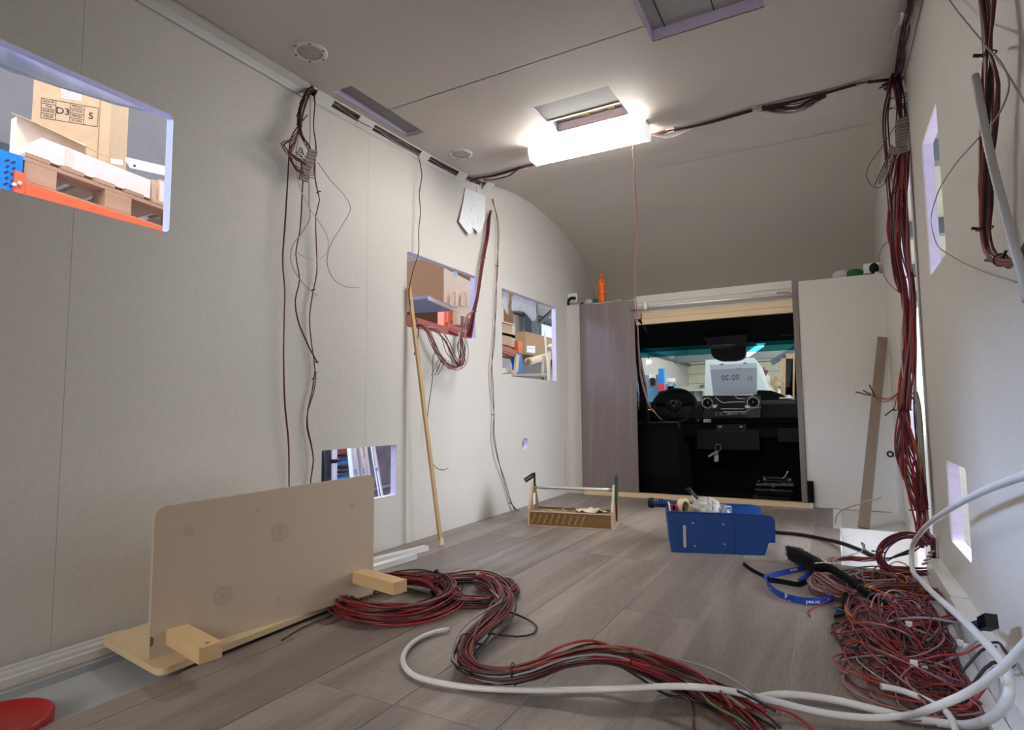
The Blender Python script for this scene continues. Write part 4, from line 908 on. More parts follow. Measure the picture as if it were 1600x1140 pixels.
# ---------------------------------------------------------------- leaning stick, stop, bottle and things on the cabinet tops
STK = wood('stick_laminate', (0.30, 0.225, 0.17), (0.20, 0.145, 0.105), 'Z', 2.0, 0.55, 0.03)
sa, sbp = onY(1350, 835, 3.60), onY(1379, 528, YB-.035); sa.z = .006
stx = thing('laminate_strip', 'brown laminate strip leaning on the right beige partition, foot on the step edge', 'strip', sa)
bar('strip', sa, sbp, .052, .018, STK, stx, (0, 1, 0), .001); bar('cut_end', sbp, sbp+(sbp-sa).normalized()*.002, .053, .019, CARDB, stx, (0, 1, 0))
ks = thing('door_stop', 'small black round stop on the right beige partition near the wall', 'stop', onY(1391, 709, YB-.002))
pk = onY(1391, 709, YB-.0005); lathe('collar', [(.019, 0), (.019, .004), (.010, .006)], pk, (0, -1, 0), BLACK, ks, 18); lathe('tip', [(.010, .0055), (.010, .014), (.006, .017)], pk, (0, -1, 0), STEEL, ks, 14)
cw_ = thing('loose_wire', 'pale brown loose wire curling up in front of the right partition', 'wire', Fl(1305, 824, .01))
tube('wire', path(lambda x, y, Y: onY(x, y, Y), [(1305, 822, 3.66), (1307, 806, 3.7), (1317, 796, 3.75), (1334, 790, 3.8), (1345, 787, 3.6), (1356, 781, 3.55), (1368, 780.5, 3.55), (1377, 777, 3.55)], .02), .0032, mat('wire_tan', (.42, .29, .20), .5, noise=.06), cw_)
ORANGE = mat('orange_plastic', (0.80, 0.17, 0.008), 0.35, noise=0.03, scale=40)
bb = Vector((onY(941, 470, 4.285).x, 4.285, SH+.001))
bo = thing('spray_bottle', 'bright orange plastic bottle standing on top of the brown partition', 'bottle', bb)
hh = onY(941, 427.5, 4.285).z-bb.z; r_ = .031
lathe('body', [(r_*.9, 0), (r_, .006), (r_, hh*.60), (r_*.96, hh*.68), (r_*.72, hh*.80), (r_*.52, hh*.86)], bb, (0, 0, 1), ORANGE, bo, 28)
lathe('cap', [(r_*.50, hh*.86), (r_*.50, hh*.985), (r_*.42, hh)], bb, (0, 0, 1), ORANGE, bo, 20)
for zz in (.30, .45, .55): lathe('label_band', [(r_*1.002, hh*zz), (r_*1.004, hh*(zz+.02)), (r_*1.002, hh*(zz+.03))], bb, (0, 0, 1), mat('label_red', (.62, .07, .01), .4, noise=.15, scale=60), bo, 28, cap=False)
sr = thing('steel_rod', 'thin steel rod with bent end resting along the brown partition top', 'rod', Bk(911, 476))
tube('rod', path(lambda x, y: onY(x, y, YB-.02), [(911, 475.5), (935, 473.5), (962, 470), (967, 467.5), (969, 469.5), (966, 471.5)], .01), .0055, STEEL, sr, 8)
pl = thing('plug_socket', 'black plug pushed into a white wall socket above the left partition', 'socket', onY(893, 468, 4.27))
p = onY(893, 467, 4.27); box('socket_plate', p+Vector((-.045, .004, -.035)), p+Vector((.045, .016, .045)), WHITE, pl, .003)
tube('plug', path(lambda x, y: onY(x, y, 4.262), [(899, 466), (893, 465.5), (888.5, 469), (887.5, 477)], .008), .012, BLACK, pl, 10); box('bracket', onY(884, 474, 4.26), onY(905, 472.5, 4.285), STEEL, pl, .001)
pkx = thing('screw_packs', 'clear and green screw packs lying left of the orange bottle', 'packs', onY(922, 470, 4.27))
p = onY(921, 468, 4.29); p.z = SH+.001
blob('clear_pack', p+Vector((-.005, 0, .024)), (.035, .02, .024), BAG, pkx, 11, .3); box('green_pack', p+Vector((.035, -.012, .001)), p+Vector((.072, .015, .045)), mat('pack_green', (.01, .12, .06), .4, noise=.1), pkx, .003); box('dark_pack', p+Vector((-.075, -.01, .001)), p+Vector((-.042, .015, .026)), BLACK, pkx, .003)
p = Vector((onY(1328, 432, 4.3).x, 4.30, SH+.001))
gb = thing('green_bag', 'crumpled white and green plastic bag on top of the right partition', 'bag', p)
blob('white_part', p+Vector((-.045, 0, .032)), (.05, .03, .030), mat('bag_white', (.66, .68, .66), .3, noise=.1, scale=30, trans=.1), gb, 12, .45); blob('green_part', p+Vector((.03, .0, .030)), (.05, .03, .029), mat('bag_green', (.01, .13, .035), .35, noise=.15, scale=30), gb, 13, .4)
p = Vector((onY(1364, 425, 4.27).x, 4.27, SH+.002))
sk = thing('corner_socket', 'black plug in a white socket in the corner above the right partition', 'socket', p)
box('plate', p+Vector((-.05, .006, .0)), p+Vector((.05, .016, .085)), WHITE, sk, .003)
blob('plug', p+Vector((.006, -.012, .046)), (.026, .018, .032), BLACK, sk, 14, .15); box('plug_foot', p+Vector((-.05, -.02, 0)), p+Vector((.05, .004, .016)), BLACK, sk, .003)
blob('white_knob', p+Vector((.02, -.026, .012)), (.014, .008, .009), WHITE, sk, 15, .1)

# ---------------------------------------------------------------- coiled cable and the long red harness across the floor
def coil(parent, cen, r, n, turns, zh, wr, mats, seed, sq=(1, 1), rot=0, tilt=0.0, rj=.12):
    g_ = random.Random(seed)
    for k in range(n):
        P = []; ph = g_.uniform(0, 6.28); rr0 = r*g_.uniform(1-rj, 1+rj*.5); cz = g_.uniform(0, zh); ox, oy = g_.gauss(0, r*.06), g_.gauss(0, r*.06); e = g_.uniform(-.08, .08)
        N_ = int(26*turns)
        for i in range(N_+1):
            a = ph+2*math.pi*turns*i/N_; q = rr0*(1+.05*math.sin(2*a+k)+.05*math.sin(.37*a+k*2))
            x, y = q*math.cos(a)*sq[0]*(1+e)+ox, q*math.sin(a)*sq[1]*(1-e)+oy
            X = x*math.cos(rot)-y*math.sin(rot); Y = x*math.sin(rot)+y*math.cos(rot)
            P.append((cen[0]+X, cen[1]+Y, max(wr+.001, cen[2]+cz*(.8+.2*math.sin(a*1.3+k))+tilt*(Y)+.004*math.sin(3*a+k))))
        tube('wire', smoothpath(P, .03), wr, pick(mats, g_), parent, 6)
co = thing('near_cable_coil', 'coil of red and dark cable on the floor under the right stand foot', 'cable', (-1.29, 1.55, 0), 'cable coils on the floor')
RD = [REDW[0], REDW[1], REDW[2], REDW[3], REDW[1], REDW[2]]
coil(co, (-1.28, 1.545, .002), .185, 11, 2.2, .055, .0030, RD, 101, (1.0, 1.05), .3, .02, .13)
coil(co, (-1.275, 1.53, .004), .13, 4, 1.3, .045, .0028, [REDW[3], REDW[2], BRNW], 102, (1, 1), 0, .0, .3)
for q, d in ((Vector((-1.13, 1.66, .045)), (-.6, .8, 0)), (Vector((-1.44, 1.44, .03)), (.5, -.8, 0))): tie(co, q, d, .026)
co2 = thing('far_cable_coil', 'smaller coil of red and black cable touching the near coil on the floor', 'cable', (-1.10, 1.75, 0), 'cable coils on the floor')
coil(co2, (-1.105, 1.745, .002), .135, 8, 1.7, .045, .0030, [REDW[0], REDW[1], BLKW, BLKW, REDW[2]], 103, (1.05, 1.0), .2, .0, .12)
tube('loose_end', smoothpath([Vector((-1.20, 1.80, .05)), Fl(652, 900, .075), Fl(675, 896, .085), Fl(680, 903, .06)], .02), .0025, REDW[2], co2); tube('loose_end', smoothpath([Fl(679, 893, .06), Fl(688, 895, .05), Fl(694, 900, .03)], .02), .0032, REDW[3], co2)
tie(co2, Fl(683, 905, .05), (.9, .3, 0), .020); lathe('plug_cap', [(.006, 0), (.007, .012)], Fl(679, 893, .062), (.8, .2, .2), BLACK, co2, 10)
ll = thing('brown_lead', 'thin brown lead lying on the floor along the plywood base board', 'wire', Fl(520, 968, .004))
tube('wire', path(Fl, [(440, 1000, .012), (475, 979, .006), (505, 966, .006), (525, 958, .006), (545, 948, .01)], .02), .0026, REDW[3], ll); tube('wire', path(Fl, [(505, 967, .006), (500, 974, .005), (510, 974, .005), (525, 968, .006), (540, 961, .012)], .02), .0024, BRNW, ll)
lh = thing('long_harness', 'thick red and black wire harness curving across the floor to the near edge', 'cables', Fl(790, 1050, .01))
lpth = [Fl(748, 906, .03), Fl(768, 912, .035), Fl(783, 928, .04), Fl(787, 948, .045), Fl(772, 968, .045), Fl(745, 988, .04), Fl(727, 1008, .035), Fl(724, 1030, .03), Fl(745, 1048, .028), Fl(785, 1055, .03), Fl(830, 1048, .045), Fl(880, 1030, .07), Fl(930, 1021, .085), Fl(985, 1026, .080), Fl(1035, 1044, .06), Fl(1080, 1064, .035), Fl(1120, 1088, .022), Fl(1155, 1114, .018), Fl(1180, 1138, .016), Fl(1205, 1168, .014)]
bundle(lh, lpth, 24, .019, .0030, [REDW[0], REDW[1], REDW[1], REDW[1], REDW[2], REDW[2], BLKW], 111, zmin=.001, wob=.45, spread=[(0, 1.4), (.18, 1.2), (.36, .8), (.5, .8), (.62, .8), (.66, .7), (.75, 1.0), (.88, 1.6), (1, 2.2)], fray=(.25, .015))
bundle(lh, lpth, 10, .022, .0028, [BLKW, BLKW, REDW[3], GRYW, BRNW], 112, zmin=.001, wob=.6, spread=[(0, 1.0), (.3, 1.6), (.5, 1.3), (.66, .7), (.8, 1.5), (1, 2.2)], fray=(.25, .015))
tube('green_wire', path(Fl, [(1045, 1050, .06), (1085, 1070, .04), (1110, 1098, .03), (1150, 1120, .02), (1180, 1140, .015), (1210, 1160, .012)], .02), .0026, GRNW, lh)
tie(lh, lpth[5].lerp(lpth[6], .8), lpth[6]-lpth[5], .024); tie(lh, lpth[9].lerp(lpth[10], .4), lpth[10]-lpth[9], .023); tie(lh, lpth[13], lpth[14]-lpth[12], .020)
tube('arched_wire', path(Fl, [(800, 1050, .03), (840, 1030, .06), (880, 1008, .10), (925, 1000, .11), (960, 1012, .09), (985, 1024, .085)], .02), .003, REDW[0], lh); tube('arched_wire', path(Fl, [(810, 1055, .03), (850, 1040, .05), (890, 1015, .09), (930, 1005, .10), (965, 1014, .09), (985, 1026, .08)], .02), .003, BLKW, lh)
tube('split_wire', path(Fl, [(1040, 1050, .05), (1055, 1074, .02), (1075, 1090, .006), (1082, 1115, .005), (1083, 1145, .005)], .02), .0026, BRNW, lh)
bl = thing('black_lead', 'black lead looping out right of the red harness on the floor', 'wire', Fl(835, 980, .004))
tube('wire', path(Fl, [(785, 952, .03), (808, 960, .015), (832, 972, .006), (838, 980, .006), (832, 990, .006), (808, 994, .006), (780, 991, .006), (752, 988, .02)], .02), .0032, BLKW, bl)
rl = thing('red_lead', 'single red wire trailing right from the harness at the near floor edge', 'wire', Fl(1215, 1105, .006))
tube('wire', path(Fl, [(1150, 1110, .02), (1172, 1107, .012), (1200, 1104, .01), (1225, 1109, .008), (1252, 1124, .006), (1278, 1145, .006)], .02), .0030, REDW[0], rl)
# ---------------------------------------------------------------- white hoses
HR = .0085
def hose(name, label, pts, seed=0, r=HR, ma=None):
    P_ = [Fl(*q) if len(q) == 3 else onX(q[0], q[1], q[2]) for q in pts]; t = thing(name, label, 'hose', P_[0]); S = smoothpath(P_, .012); tube('hose', S, r, ma or HOSE, t, 14)
    d = (S[0]-S[1]); d = d/np.linalg.norm(d); lathe('bore', [(r*.72, 0), (r*.72, .0006)], Vector(S[0])+Vector(d)*.0002, Vector(d), GREYP, t, 14); return t
# (x, y, z) lies at height z; (x, y, X, 0) lies in the plane X
hose('white_hose', 'long white hose curling from the floor middle to the right near edge', [(702, 983, .010), (680, 987, .010), (650, 1000, .010), (632, 1020, .010), (631, 1038, .010), (648, 1055, .010), (690, 1067, .010), (750, 1075, .010), (850, 1078, .010), (950, 1076, .012), (1040, 1072, .05), (1090, 1073, .065), (1140, 1079, .055), (1213, 1096, .03), (1291, 1114, .02), (1361, 1121, .02), (1408, 1118, .035), (1456, 1106, .12, 0), (1506, 1085, .165, 0), (1557, 1051, .20, 0), (1600, 1008, .225, 0), (1650, 955, .24, 0)], r=.0066)
hose('white_hose', 'white hose making the tall bend against the right wall over the cables', [(1172, 1103, .010), (1180, 1093, .010), (1203, 1086, .011), (1240, 1085, .012), (1298, 1092, .011), (1367, 1108, .010), (1424, 1122, .010), (1480, 1130, .012), (1535, 1127, .190, 0), (1563, 1110, .205, 0), (1577, 1082, .215, 0), (1573, 1048, .222, 0), (1550, 1015, .225, 0), (1512, 975, .22, 0), (1471, 938, .215, 0), (1440, 908, .21, 0), (1425, 884, .21, 0), (1425, 858, .215, 0), (1440, 830, .23, 0), (1475, 801, .25, 0), (1530, 770, .26, 0), (1600, 743, .265, 0), (1650, 730, .265, 0)], r=.0076)
hose('white_hose', 'short white hose end on the floor below the cable heap', [(1377, 1072, .040), (1400, 1076, .036), (1430, 1086, .030), (1465, 1102, .024), (1485, 1120, .034), (1493, 1140, .036), (1496, 1165, .036)], r=.0062)
# ---------------------------------------------------------------- cable trunk at the right wall
XB = 0.245
def Rb(x, y, X=XB):
    p = onY(x, y, 2.70-(XB-X)*1.3); p.x = min(p.x, .288); return p
tk = thing('wire_harness', 'thick trunk of red wires with ties hanging beside the entrance on the right', 'cables', Rb(1415, 500))
TR = [REDW[0], REDW[1], REDW[1], REDW[0], REDW[2], REDW[2], PNKW]
upm = [Ce(1397, 112, .05), Rb(1400, 122), Rb(1407, 140), Rb(1411, 165), Rb(1413, 186), Rb(1411, 215), Rb(1407, 240)]
bundle(tk, upm, 16, .017, .0027, [REDW[3], REDW[2], REDW[3], BLKW, REDW[1]], 201, wob=.35)
bundle(tk, [Rb(1396, 116), Rb(1391, 130), Rb(1390, 145), Rb(1388, 156), Rb(1385, 172), Rb(1384, 190), Rb(1385, 210), Rb(1388, 240), Rb(1390, 290), Rb(1393, 340), Rb(1395, 390), Rb(1402, 430), Rb(1409, 456)], 4, .008, .0026, [REDW[3], REDW[2]], 202, wob=.5)
low = [Rb(1410, 236), Rb(1408, 270), Rb(1406, 302), Rb(1406, 360), Rb(1409, 400), Rb(1417, 440), Rb(1420, 485), Rb(1420, 530), Rb(1417, 570), Rb(1414, 612), Rb(1413, 640)]
bundle(tk, low, 26, .024, .0030, TR, 203, wob=.35, spread=[(0, .7), (.2, 1), (.45, 1), (.7, .75), (.9, .8), (1, .7)])
low2 = [Rb(1413, 640), Rb(1414, 675), Rb(1418, 710), Rb(1424, 745), Rb(1430, 772), Rb(1434, 792), Rb(1438, 815), Rb(1442, 835, .23), Rb(1444, 850, .22)]
bundle(tk, low2, 20, .019, .0030, TR, 204, wob=.5, spread=[(0, .8), (.3, 1.5), (.55, 1.2), (.8, .7), (1, 1)])
bundle(tk, [Rb(1413, 640), Rb(1408, 668), Rb(1403, 690), Rb(1405, 712), Rb(1414, 745), Rb(1424, 775), Rb(1433, 795)], 4, .005, .0026, [REDW[2], REDW[1]], 205, wob=.6)
bundle(tk, [Rb(1419, 660), Rb(1426, 690), Rb(1435, 715), Rb(1438, 740), Rb(1436, 770), Rb(1438, 800)], 4, .006, .0028, [ORGW, BRNW, mat('wire_yellow', (.45, .30, .08), .45, noise=.05)], 206, wob=.6)
bundle(tk, [Rb(1436, 720, .255), Rb(1444, 760, .255), Rb(1451, 780, .255), Rb(1456, 796, .255)], 4, .006, .0028, [REDW[2], ORGW, WHTW], 207, wob=.6)
bundle(tk, [Rb(1428, 470, .262), Rb(1431, 540, .262), Rb(1431, 620, .262), Rb(1433, 690, .262), Rb(1440, 740, .262), Rb(1448, 790, .262)], 4, .006, .0026, [REDW[2], REDW[3], WHTW], 208, wob=.5)
bundle(tk, [Rb(1388, 330), Rb(1391, 370), Rb(1396, 412), Rb(1403, 440), Rb(1411, 460)], 4, .007, .0030, TR[:4], 209, wob=.5)
for nm, pts, r, ma in (('white_wire', [(1411, 238), (1418, 268), (1421, 310), (1424, 380), (1424, 450), (1420, 500), (1424, 560), (1433, 640), (1436, 720)], .0035, WHTW),
                       ('white_wire', [(1388, 262), (1394, 280), (1397, 310), (1396, 350), (1400, 385), (1408, 420), (1412, 470), (1408, 540), (1412, 600)], .0035, WHTW),
                       ('thin_loop', [(1401, 194), (1390, 210), (1378, 230), (1362, 252), (1354, 270), (1358, 285), (1366, 292), (1376, 292), (1384, 283), (1390, 266)], .0016, BRNW),
                       ('thin_loop', [(1405, 380), (1390, 376), (1380, 384), (1374, 398), (1375, 414), (1382, 432), (1394, 448), (1411, 461)], .0016, VIOW),
                       ('pink_wire', [(1413, 580), (1418, 608), (1426, 622), (1433, 630)], .003, PNKW)):
    tube(nm, path(Rb, pts, .015), r, ma, tk)
for q in ((1410, 165), (1407, 150), (1407, 300), (1420, 432), (1414, 640), (1436, 797)): tie(tk, Rb(*q), (0, .05, -1), .024 if q[1] < 790 else .018)
terminals(tk, Rb(1414, 186, .23), Rb(1409, 238, .23), 11, (1, 0, .1), .012, 21)
terminals(tk, Rb(1390, 234, .225), Rb(1403, 240, .225), 5, (.3, 0, 1), .011, 22)
for k in range(16):
    g_ = random.Random(220+k); s_ = Rb(1388+k*.9, 240+g_.random()*4, .22); e_ = Rb(1368+k*1.6+g_.uniform(-3, 3), 292-k*1.4+g_.uniform(-6, 6), .2+.03*g_.random())
    tube('stub_wire', smoothpath([s_, s_.lerp(e_, .5)+Vector((.004*g_.uniform(-1, 1), .01*g_.uniform(-1, 1), .0)), e_], .01), .0017, pick([BRNW, REDW[2], REDW[3], WHTW], g_), tk, 5)
for pts in ([(1410, 600), (1404, 612), (1394, 620), (1383, 622), (1366, 619), (1345, 614)], [(1410, 606), (1400, 618), (1386, 625), (1372, 620), (1361, 616), (1353, 612)], [(1408, 604), (1400, 618), (1384, 628), (1368, 620), (1362, 608)], [(1404, 612), (1400, 625), (1397, 638), (1388, 645)]):
    S = path(Rb, pts, .012); tube('spur_wire', S, .0018, REDW[0], tk, 5); a, b = Vector(S[-3]), Vector(S[-1]); bar('wire_end', a, b+(b-a)*.6, .005, .005, REDW[3], tk)
top_ = [Ce(1425, -40, .03), Ce(1421, 0, .03), Ce(1412, 40, .03), Ce(1405, 80, .03), Ce(1397, 114, .035)]
th = thing('corner_cable', 'dark cables running along the right ceiling corner from the cable trunk', 'cable', top_[2])
bundle(th, top_, 10, .014, .0026, [REDW[3], REDW[2], BLKW, REDW[3]], 231, wob=.5)
for k in range(5):
    g_ = random.Random(240+k); s_ = Ce(1396+g_.uniform(-4, 4), 112+g_.uniform(-3, 6), .04); bar('knot_end', s_, s_+Vector((-.03-.02*g_.random(), g_.uniform(-.02, .02), -.02*g_.random())), .006, .005, BLKW, th)
tube('white_tail', smoothpath([Ce(1415, -5, .03), Ce(1402, 18, .05), Ce(1393, 34, .06), Ce(1388, 46, .07)], .02), .0018, WHTW, th)
# near bundle on the right wall
nb = thing('near_harness', 'dark red wire bundle with black ties hanging in front of the near right wall', 'cables', Rb(1542, 100, .262))
XN = .275
def Rn(x, y, X=XN): return onX(x, y, X)
bundle(nb, [Rn(1534, -40), Rn(1538, 0), Rn(1543, 40), Rn(1545, 85), Rn(1544, 121), Rn(1542, 174), Rn(1541, 242), Rn(1541, 303), Rn(1541, 355), Rn(1546, 388), Rn(1560, 405), Rn(1582, 410), Rn(1615, 407)], 9, .008, .0023, [REDW[2], REDW[3], BRNW, REDW[1]], 251, wob=.35)
bundle(nb, [Rn(1557, -20), Rn(1554, 30), Rn(1548, 80), Rn(1553, 100), Rn(1559, 133), Rn(1556, 194), Rn(1550, 260), Rn(1549, 320), Rn(1545, 360), Rn(1552, 394), Rn(1570, 408)], 3, .004, .0022, [REDW[2], REDW[3]], 252, wob=.5)
tube('wire', path(Rn, [(1541, 230), (1534, 255), (1530, 280), (1532, 322), (1538, 352), (1543, 380)], .015), .0022, BRNW, nb)
for k in range(4): tube('wire', path(Rn, [(1560, 404+k), (1578, 412+k*2), (1594, 405-k*4), (1612, 385-k*8)], .015), .0022, [BRNW, REDW[3], BLKW, REDW[2]][k], nb)
for q, d in (((1545, 84), (0, 0, 1)), ((1541, 356), (0, .1, 1)), ((1564, 406), (0, 1, .1))): tie(nb, Rn(*q), d, .011)
bar('tie_tail', Rn(1566, 404), Rn(1572, 392), .004, .003, BLKW, nb); bar('tie_tail', Rn(1540, 84), Rn(1530, 87), .006, .005, BLKW, nb); bar('tie_tail', Rn(1537, 357), Rn(1527, 360), .006, .005, BLKW, nb)
tl = thing('thin_lead', 'thin grey lead looping across the right wall around the upper right window', 'wire', Rn(1500, 20, .29))
tube('lead', path(Rn, [(1478, -8, .29), (1495, 16, .29), (1516, 42, .285), (1546, 78, .265), (1568, 104, .265), (1577, 132, .265), (1563, 174, .265), (1530, 214, .26), (1489, 262, .27), (1463, 308, .28), (1455, 343, .28), (1462, 377, .28), (1489, 401, .28), (1534, 423, .28), (1588, 441, .28)], .015), .0015, GRYW, tl)
tube('lead', path(Rn, [(1556, 90, .285), (1572, 112, .287), (1586, 135, .288), (1603, 163, .288)], .015), .0015, GRYW, tl)
hose_up = thing('grey_conduit', 'grey flexible conduit hanging from the near right wall beside the wire bundle', 'conduit', Rn(1560, 280, .25))
S = smoothpath([Rn(1524, 119, .255), Rn(1533, 170, .25), Rn(1544, 226, .25), Rn(1558, 285, .25), Rn(1571, 335, .25), Rn(1585, 388, .25), Rn(1598, 430, .25), Rn(1606, 470, .25)], .006)
tube('conduit', S, .0064, mat('conduit_grey', (.40, .39, .38), .5, noise=.05), hose_up, 12, radii=[.0064+.0005*(i % 2) for i in range(len(S))])
lathe('cut_end', [(.0055, 0), (.0062, .002), (.005, .003)], Rn(1524, 119, .255), (0, .3, 1), GREYP, hose_up, 12)
wc_ = thing('clear_conduit', 'translucent white conduit running down the right wall next to the cable trunk', 'conduit', Rb(1440, 700, .268))
S = path(Rb, [(1430, 613, .262), (1434, 630, .265), (1440, 655, .27), (1447, 700, .275), (1453, 740, .275), (1457, 770, .275), (1458, 800, .275), (1454, 830, .27)], .006)
tube('conduit', S, .0095, mat('conduit_clear', (.55, .54, .52), .35, noise=.05, trans=.3), wc_, 12, radii=[.0095+.0006*(i % 2) for i in range(len(S))])
lathe('cut_end', [(.0085, 0), (.0095, .002)], Rb(1430, 613, .262), (0, .2, 1), WHITE, wc_, 12)

# ---------------------------------------------------------------- the heap of cables on the floor, right
XM = .230
def heap(parent, cen, rx, ry, n, zh, wr, mats, seed, rot=0, turns=(1.2, 2.4), xmax=XM, zmin=.001):
    g_ = random.Random(seed)
    for k in range(n):
        tn = g_.uniform(*turns); N_ = int(22*tn)+6; ph = g_.uniform(0, 6.28); ax, ay = g_.uniform(.45, 1), g_.uniform(.45, 1); ox, oy = g_.gauss(0, rx*.28), g_.gauss(0, ry*.28)
        f1, f2, p1, p2 = g_.uniform(.3, .8), g_.uniform(.3, .8), g_.uniform(0, 6.28), g_.uniform(0, 6.28); z0 = g_.uniform(.1, 1)*zh; P = []
        for i in range(N_+1):
            a = ph+2*math.pi*tn*i/N_
            x = rx*ax*math.cos(a)*(1+.35*math.sin(f1*a+p1))+ox; y = ry*ay*math.sin(a)*(1+.35*math.sin(f2*a+p2))+oy
            X = cen[0]+x*math.cos(rot)-y*math.sin(rot); Y = cen[1]+x*math.sin(rot)+y*math.cos(rot)
            z = z0*(.6+.4*math.sin(1.7*a+p1))
            if X > xmax: X = xmax-(X-xmax)*.4
            P.append((X, Y, max(z, zmin+wr)))
        tube('wire', smoothpath(P, .02), wr, pick(mats, g_), parent, 6)
def FZ(x, y, z): return Fl(x, y, z)
ra = thing('ring_harness', 'upright ring of dark red cable with a black tie under the cable trunk', 'cables', Fl(1400, 895, .01))
YR = 2.67
def Ry(x, y, Y=YR): 
    p = onY(x, y, Y); p.x = min(p.x, .300); return p
ring = [Ry(1441, 826, 2.70), Ry(1448, 838, 2.66), Ry(1462, 852), Ry(1469, 872), Ry(1463, 888), Ry(1450, 894, 2.655), Ry(1420, 893, 2.63), Ry(1392, 890, 2.58), Ry(1376, 876, 2.56), Ry(1375, 862, 2.56), Ry(1382, 850, 2.58), Ry(1398, 840, 2.60), Ry(1418, 836, 2.62), Ry(1436, 840, 2.64), Ry(1444, 852, 2.62)]
bundle(ra, ring, 15, .013, .0027, [REDW[2], REDW[2], REDW[1], REDW[3], VIOW], 261, zmin=.004, wob=.4, xmax=.306)
bundle(ra, [Ry(1376, 860, 2.55), Fl(1376, 876, .05), Fl(1383, 890, .03), Fl(1397, 904, .02), Fl(1412, 915, .015), Fl(1425, 920, .012)], 7, .009, .0027, [REDW[2], ORGW, REDW[1], WHTW], 262, zmin=.001, wob=.5)
bundle(ra, [Fl(1378, 872, .05), Fl(1350, 873, .04), Fl(1325, 872, .03), Fl(1303, 874, .025), Fl(1294, 880, .02), Fl(1300, 888, .012), Fl(1312, 900, .01), Fl(1330, 908, .01)], 8, .009, .0027, [REDW[2], REDW[1], PNKW, REDW[1]], 263, zmin=.001, wob=.5)
bundle(ra, [Fl(1380, 872, .04), Ry(1400, 868, 2.62), Ry(1422, 860, 2.66), Ry(1440, 845, 2.70)], 5, .008, .0027, [BRNW, ORGW, BLKW], 264, wob=.4)
tie(ra, Ry(1376, 862, 2.56), (0, .1, 1), .016)
terminals(ra, Ry(1456, 862, 2.58), Ry(1446, 880, 2.56), 4, (1, 0, .5), .007, 31)
up_ = thing('upper_heap', 'far part of the cable heap with orange, grey and red loops', 'cables', Fl(1390, 920, .006))
heap(up_, (.13, 2.36), .13, .20, 30, .06, .0024, [REDW[1], REDW[2], REDW[3], BRNW, GRYW, REDW[2], VIOW, REDW[2], ORGW, BLKW], 271)
bundle(up_, [Fl(1470, 925, .03), Fl(1440, 922, .04), Fl(1408, 917, .045), Fl(1374, 916, .045), Fl(1348, 922, .04), Fl(1330, 934, .03), Fl(1323, 950, .025), Fl(1328, 964, .02), Fl(1342, 973, .015), Fl(1362, 978, .015), Fl(1390, 980, .02), Fl(1420, 982, .03), Fl(1450, 985, .03)], 9, .010, .0026, [ORGW, BRNW, ORGW, REDW[1], PNKW, REDW[2]], 272, zmin=.001, wob=.6, spread=[(0, 1), (.35, .7), (.6, .8), (1, 1.3)])
tie(up_, Fl(1344, 973, .015), (1, .3, 0), .014)
tube('yellow_wire', path(FZ, [(1352, 918, .05), (1380, 913, .05), (1408, 914, .05), (1435, 918, .05), (1468, 920, .04)], .02), .0032, mat('wire_yellow', (.45, .30, .08), .45, noise=.05), up_)
bundle(up_, [Fl(1430, 940, .03), Fl(1395, 939, .03), Fl(1360, 936, .03), Fl(1335, 930, .03), Fl(1312, 920, .04), Fl(1290, 905, .05), Fl(1276, 898, .045), Fl(1268, 905, .03), Fl(1268, 916, .02), Fl(1280, 925, .015), Fl(1310, 934, .012), Fl(1345, 940, .012)], 13, .013, .0026, [PNKW, REDW[2], PNKW, WHTW, BRNW, VIOW], 273, zmin=.001, wob=.6)
for pts, ma in (([(1320, 905, .03), (1303, 893, .05), (1300, 880, .07), (1308, 872, .075), (1325, 868, .06), (1345, 862, .05)], GRYW), ([(1345, 862, .06), (1351, 851, .10), (1346, 847, .105), (1350, 856, .09), (1358, 862, .07), (1375, 868, .05)], GRYW), ([(1400, 905, .06), (1350, 906, .05), (1338, 900, .05), (1345, 892, .05), (1370, 893, .05), (1400, 900, .04)], GRYW), ([(1445, 895, .05), (1462, 897, .05), (1470, 908, .05), (1470, 916, .03)], GRYW), ([(1405, 930, .04), (1397, 940, .05), (1398, 950, .04), (1406, 958, .03), (1440, 968, .02)], WHTW)):
    tube('grey_wire', path(FZ, pts, .015), .0026, ma, up_)
tube('loose_spur', path(FZ, [(1300, 936, .012), (1285, 942, .008), (1272, 949, .006), (1264, 956, .004), (1266, 963, .004)], .015), .0024, REDW[1], up_)
tb_ = thing('black_sleeve', 'black fabric sleeve lying diagonally over the far cable heap', 'sleeve', Fl(1320, 910, .03))
S = path(FZ, [(1272, 888, .05), (1290, 886, .06), (1312, 896, .065), (1340, 916, .065), (1362, 932, .055), (1385, 945, .04), (1396, 955, .03)], .015)
tube('sleeve', S, .012, BLACKC, tb_, 10, radii=list(np.interp(np.linspace(0, 1, len(S)), [0, .3, .7, 1], [.016, .013, .012, .009]))); tie(tb_, Fl(1345, 920, .063), (.6, -.6, 0), .015)
bar('velcro_flap', Fl(1343, 905, .085), Fl(1346, 922, .06), .012, .004, BLACKC, tb_)
cn = thing('black_connector', 'small black plug connector on the floor left of the orange cable loop', 'connector', Fl(1312, 957, .01))
hexo('housing', [Fl(1303, 965, 0.003), Fl(1320, 962, .003), Fl(1326, 950, .003), Fl(1310, 951, .003), Fl(1303, 961, .022), Fl(1320, 958, .022), Fl(1326, 946, .022), Fl(1310, 947, .022)], BLACK, cn, .003); tube('lead', path(FZ, [(1318, 955, .015), (1321, 940, .03), (1322, 928, .035)], .01), .008, BLACKC, cn, 8)
rh = thing('red_heap', 'dense near heap of red and maroon cables against the right wall ledge', 'cables', Fl(1480, 1010, .006))
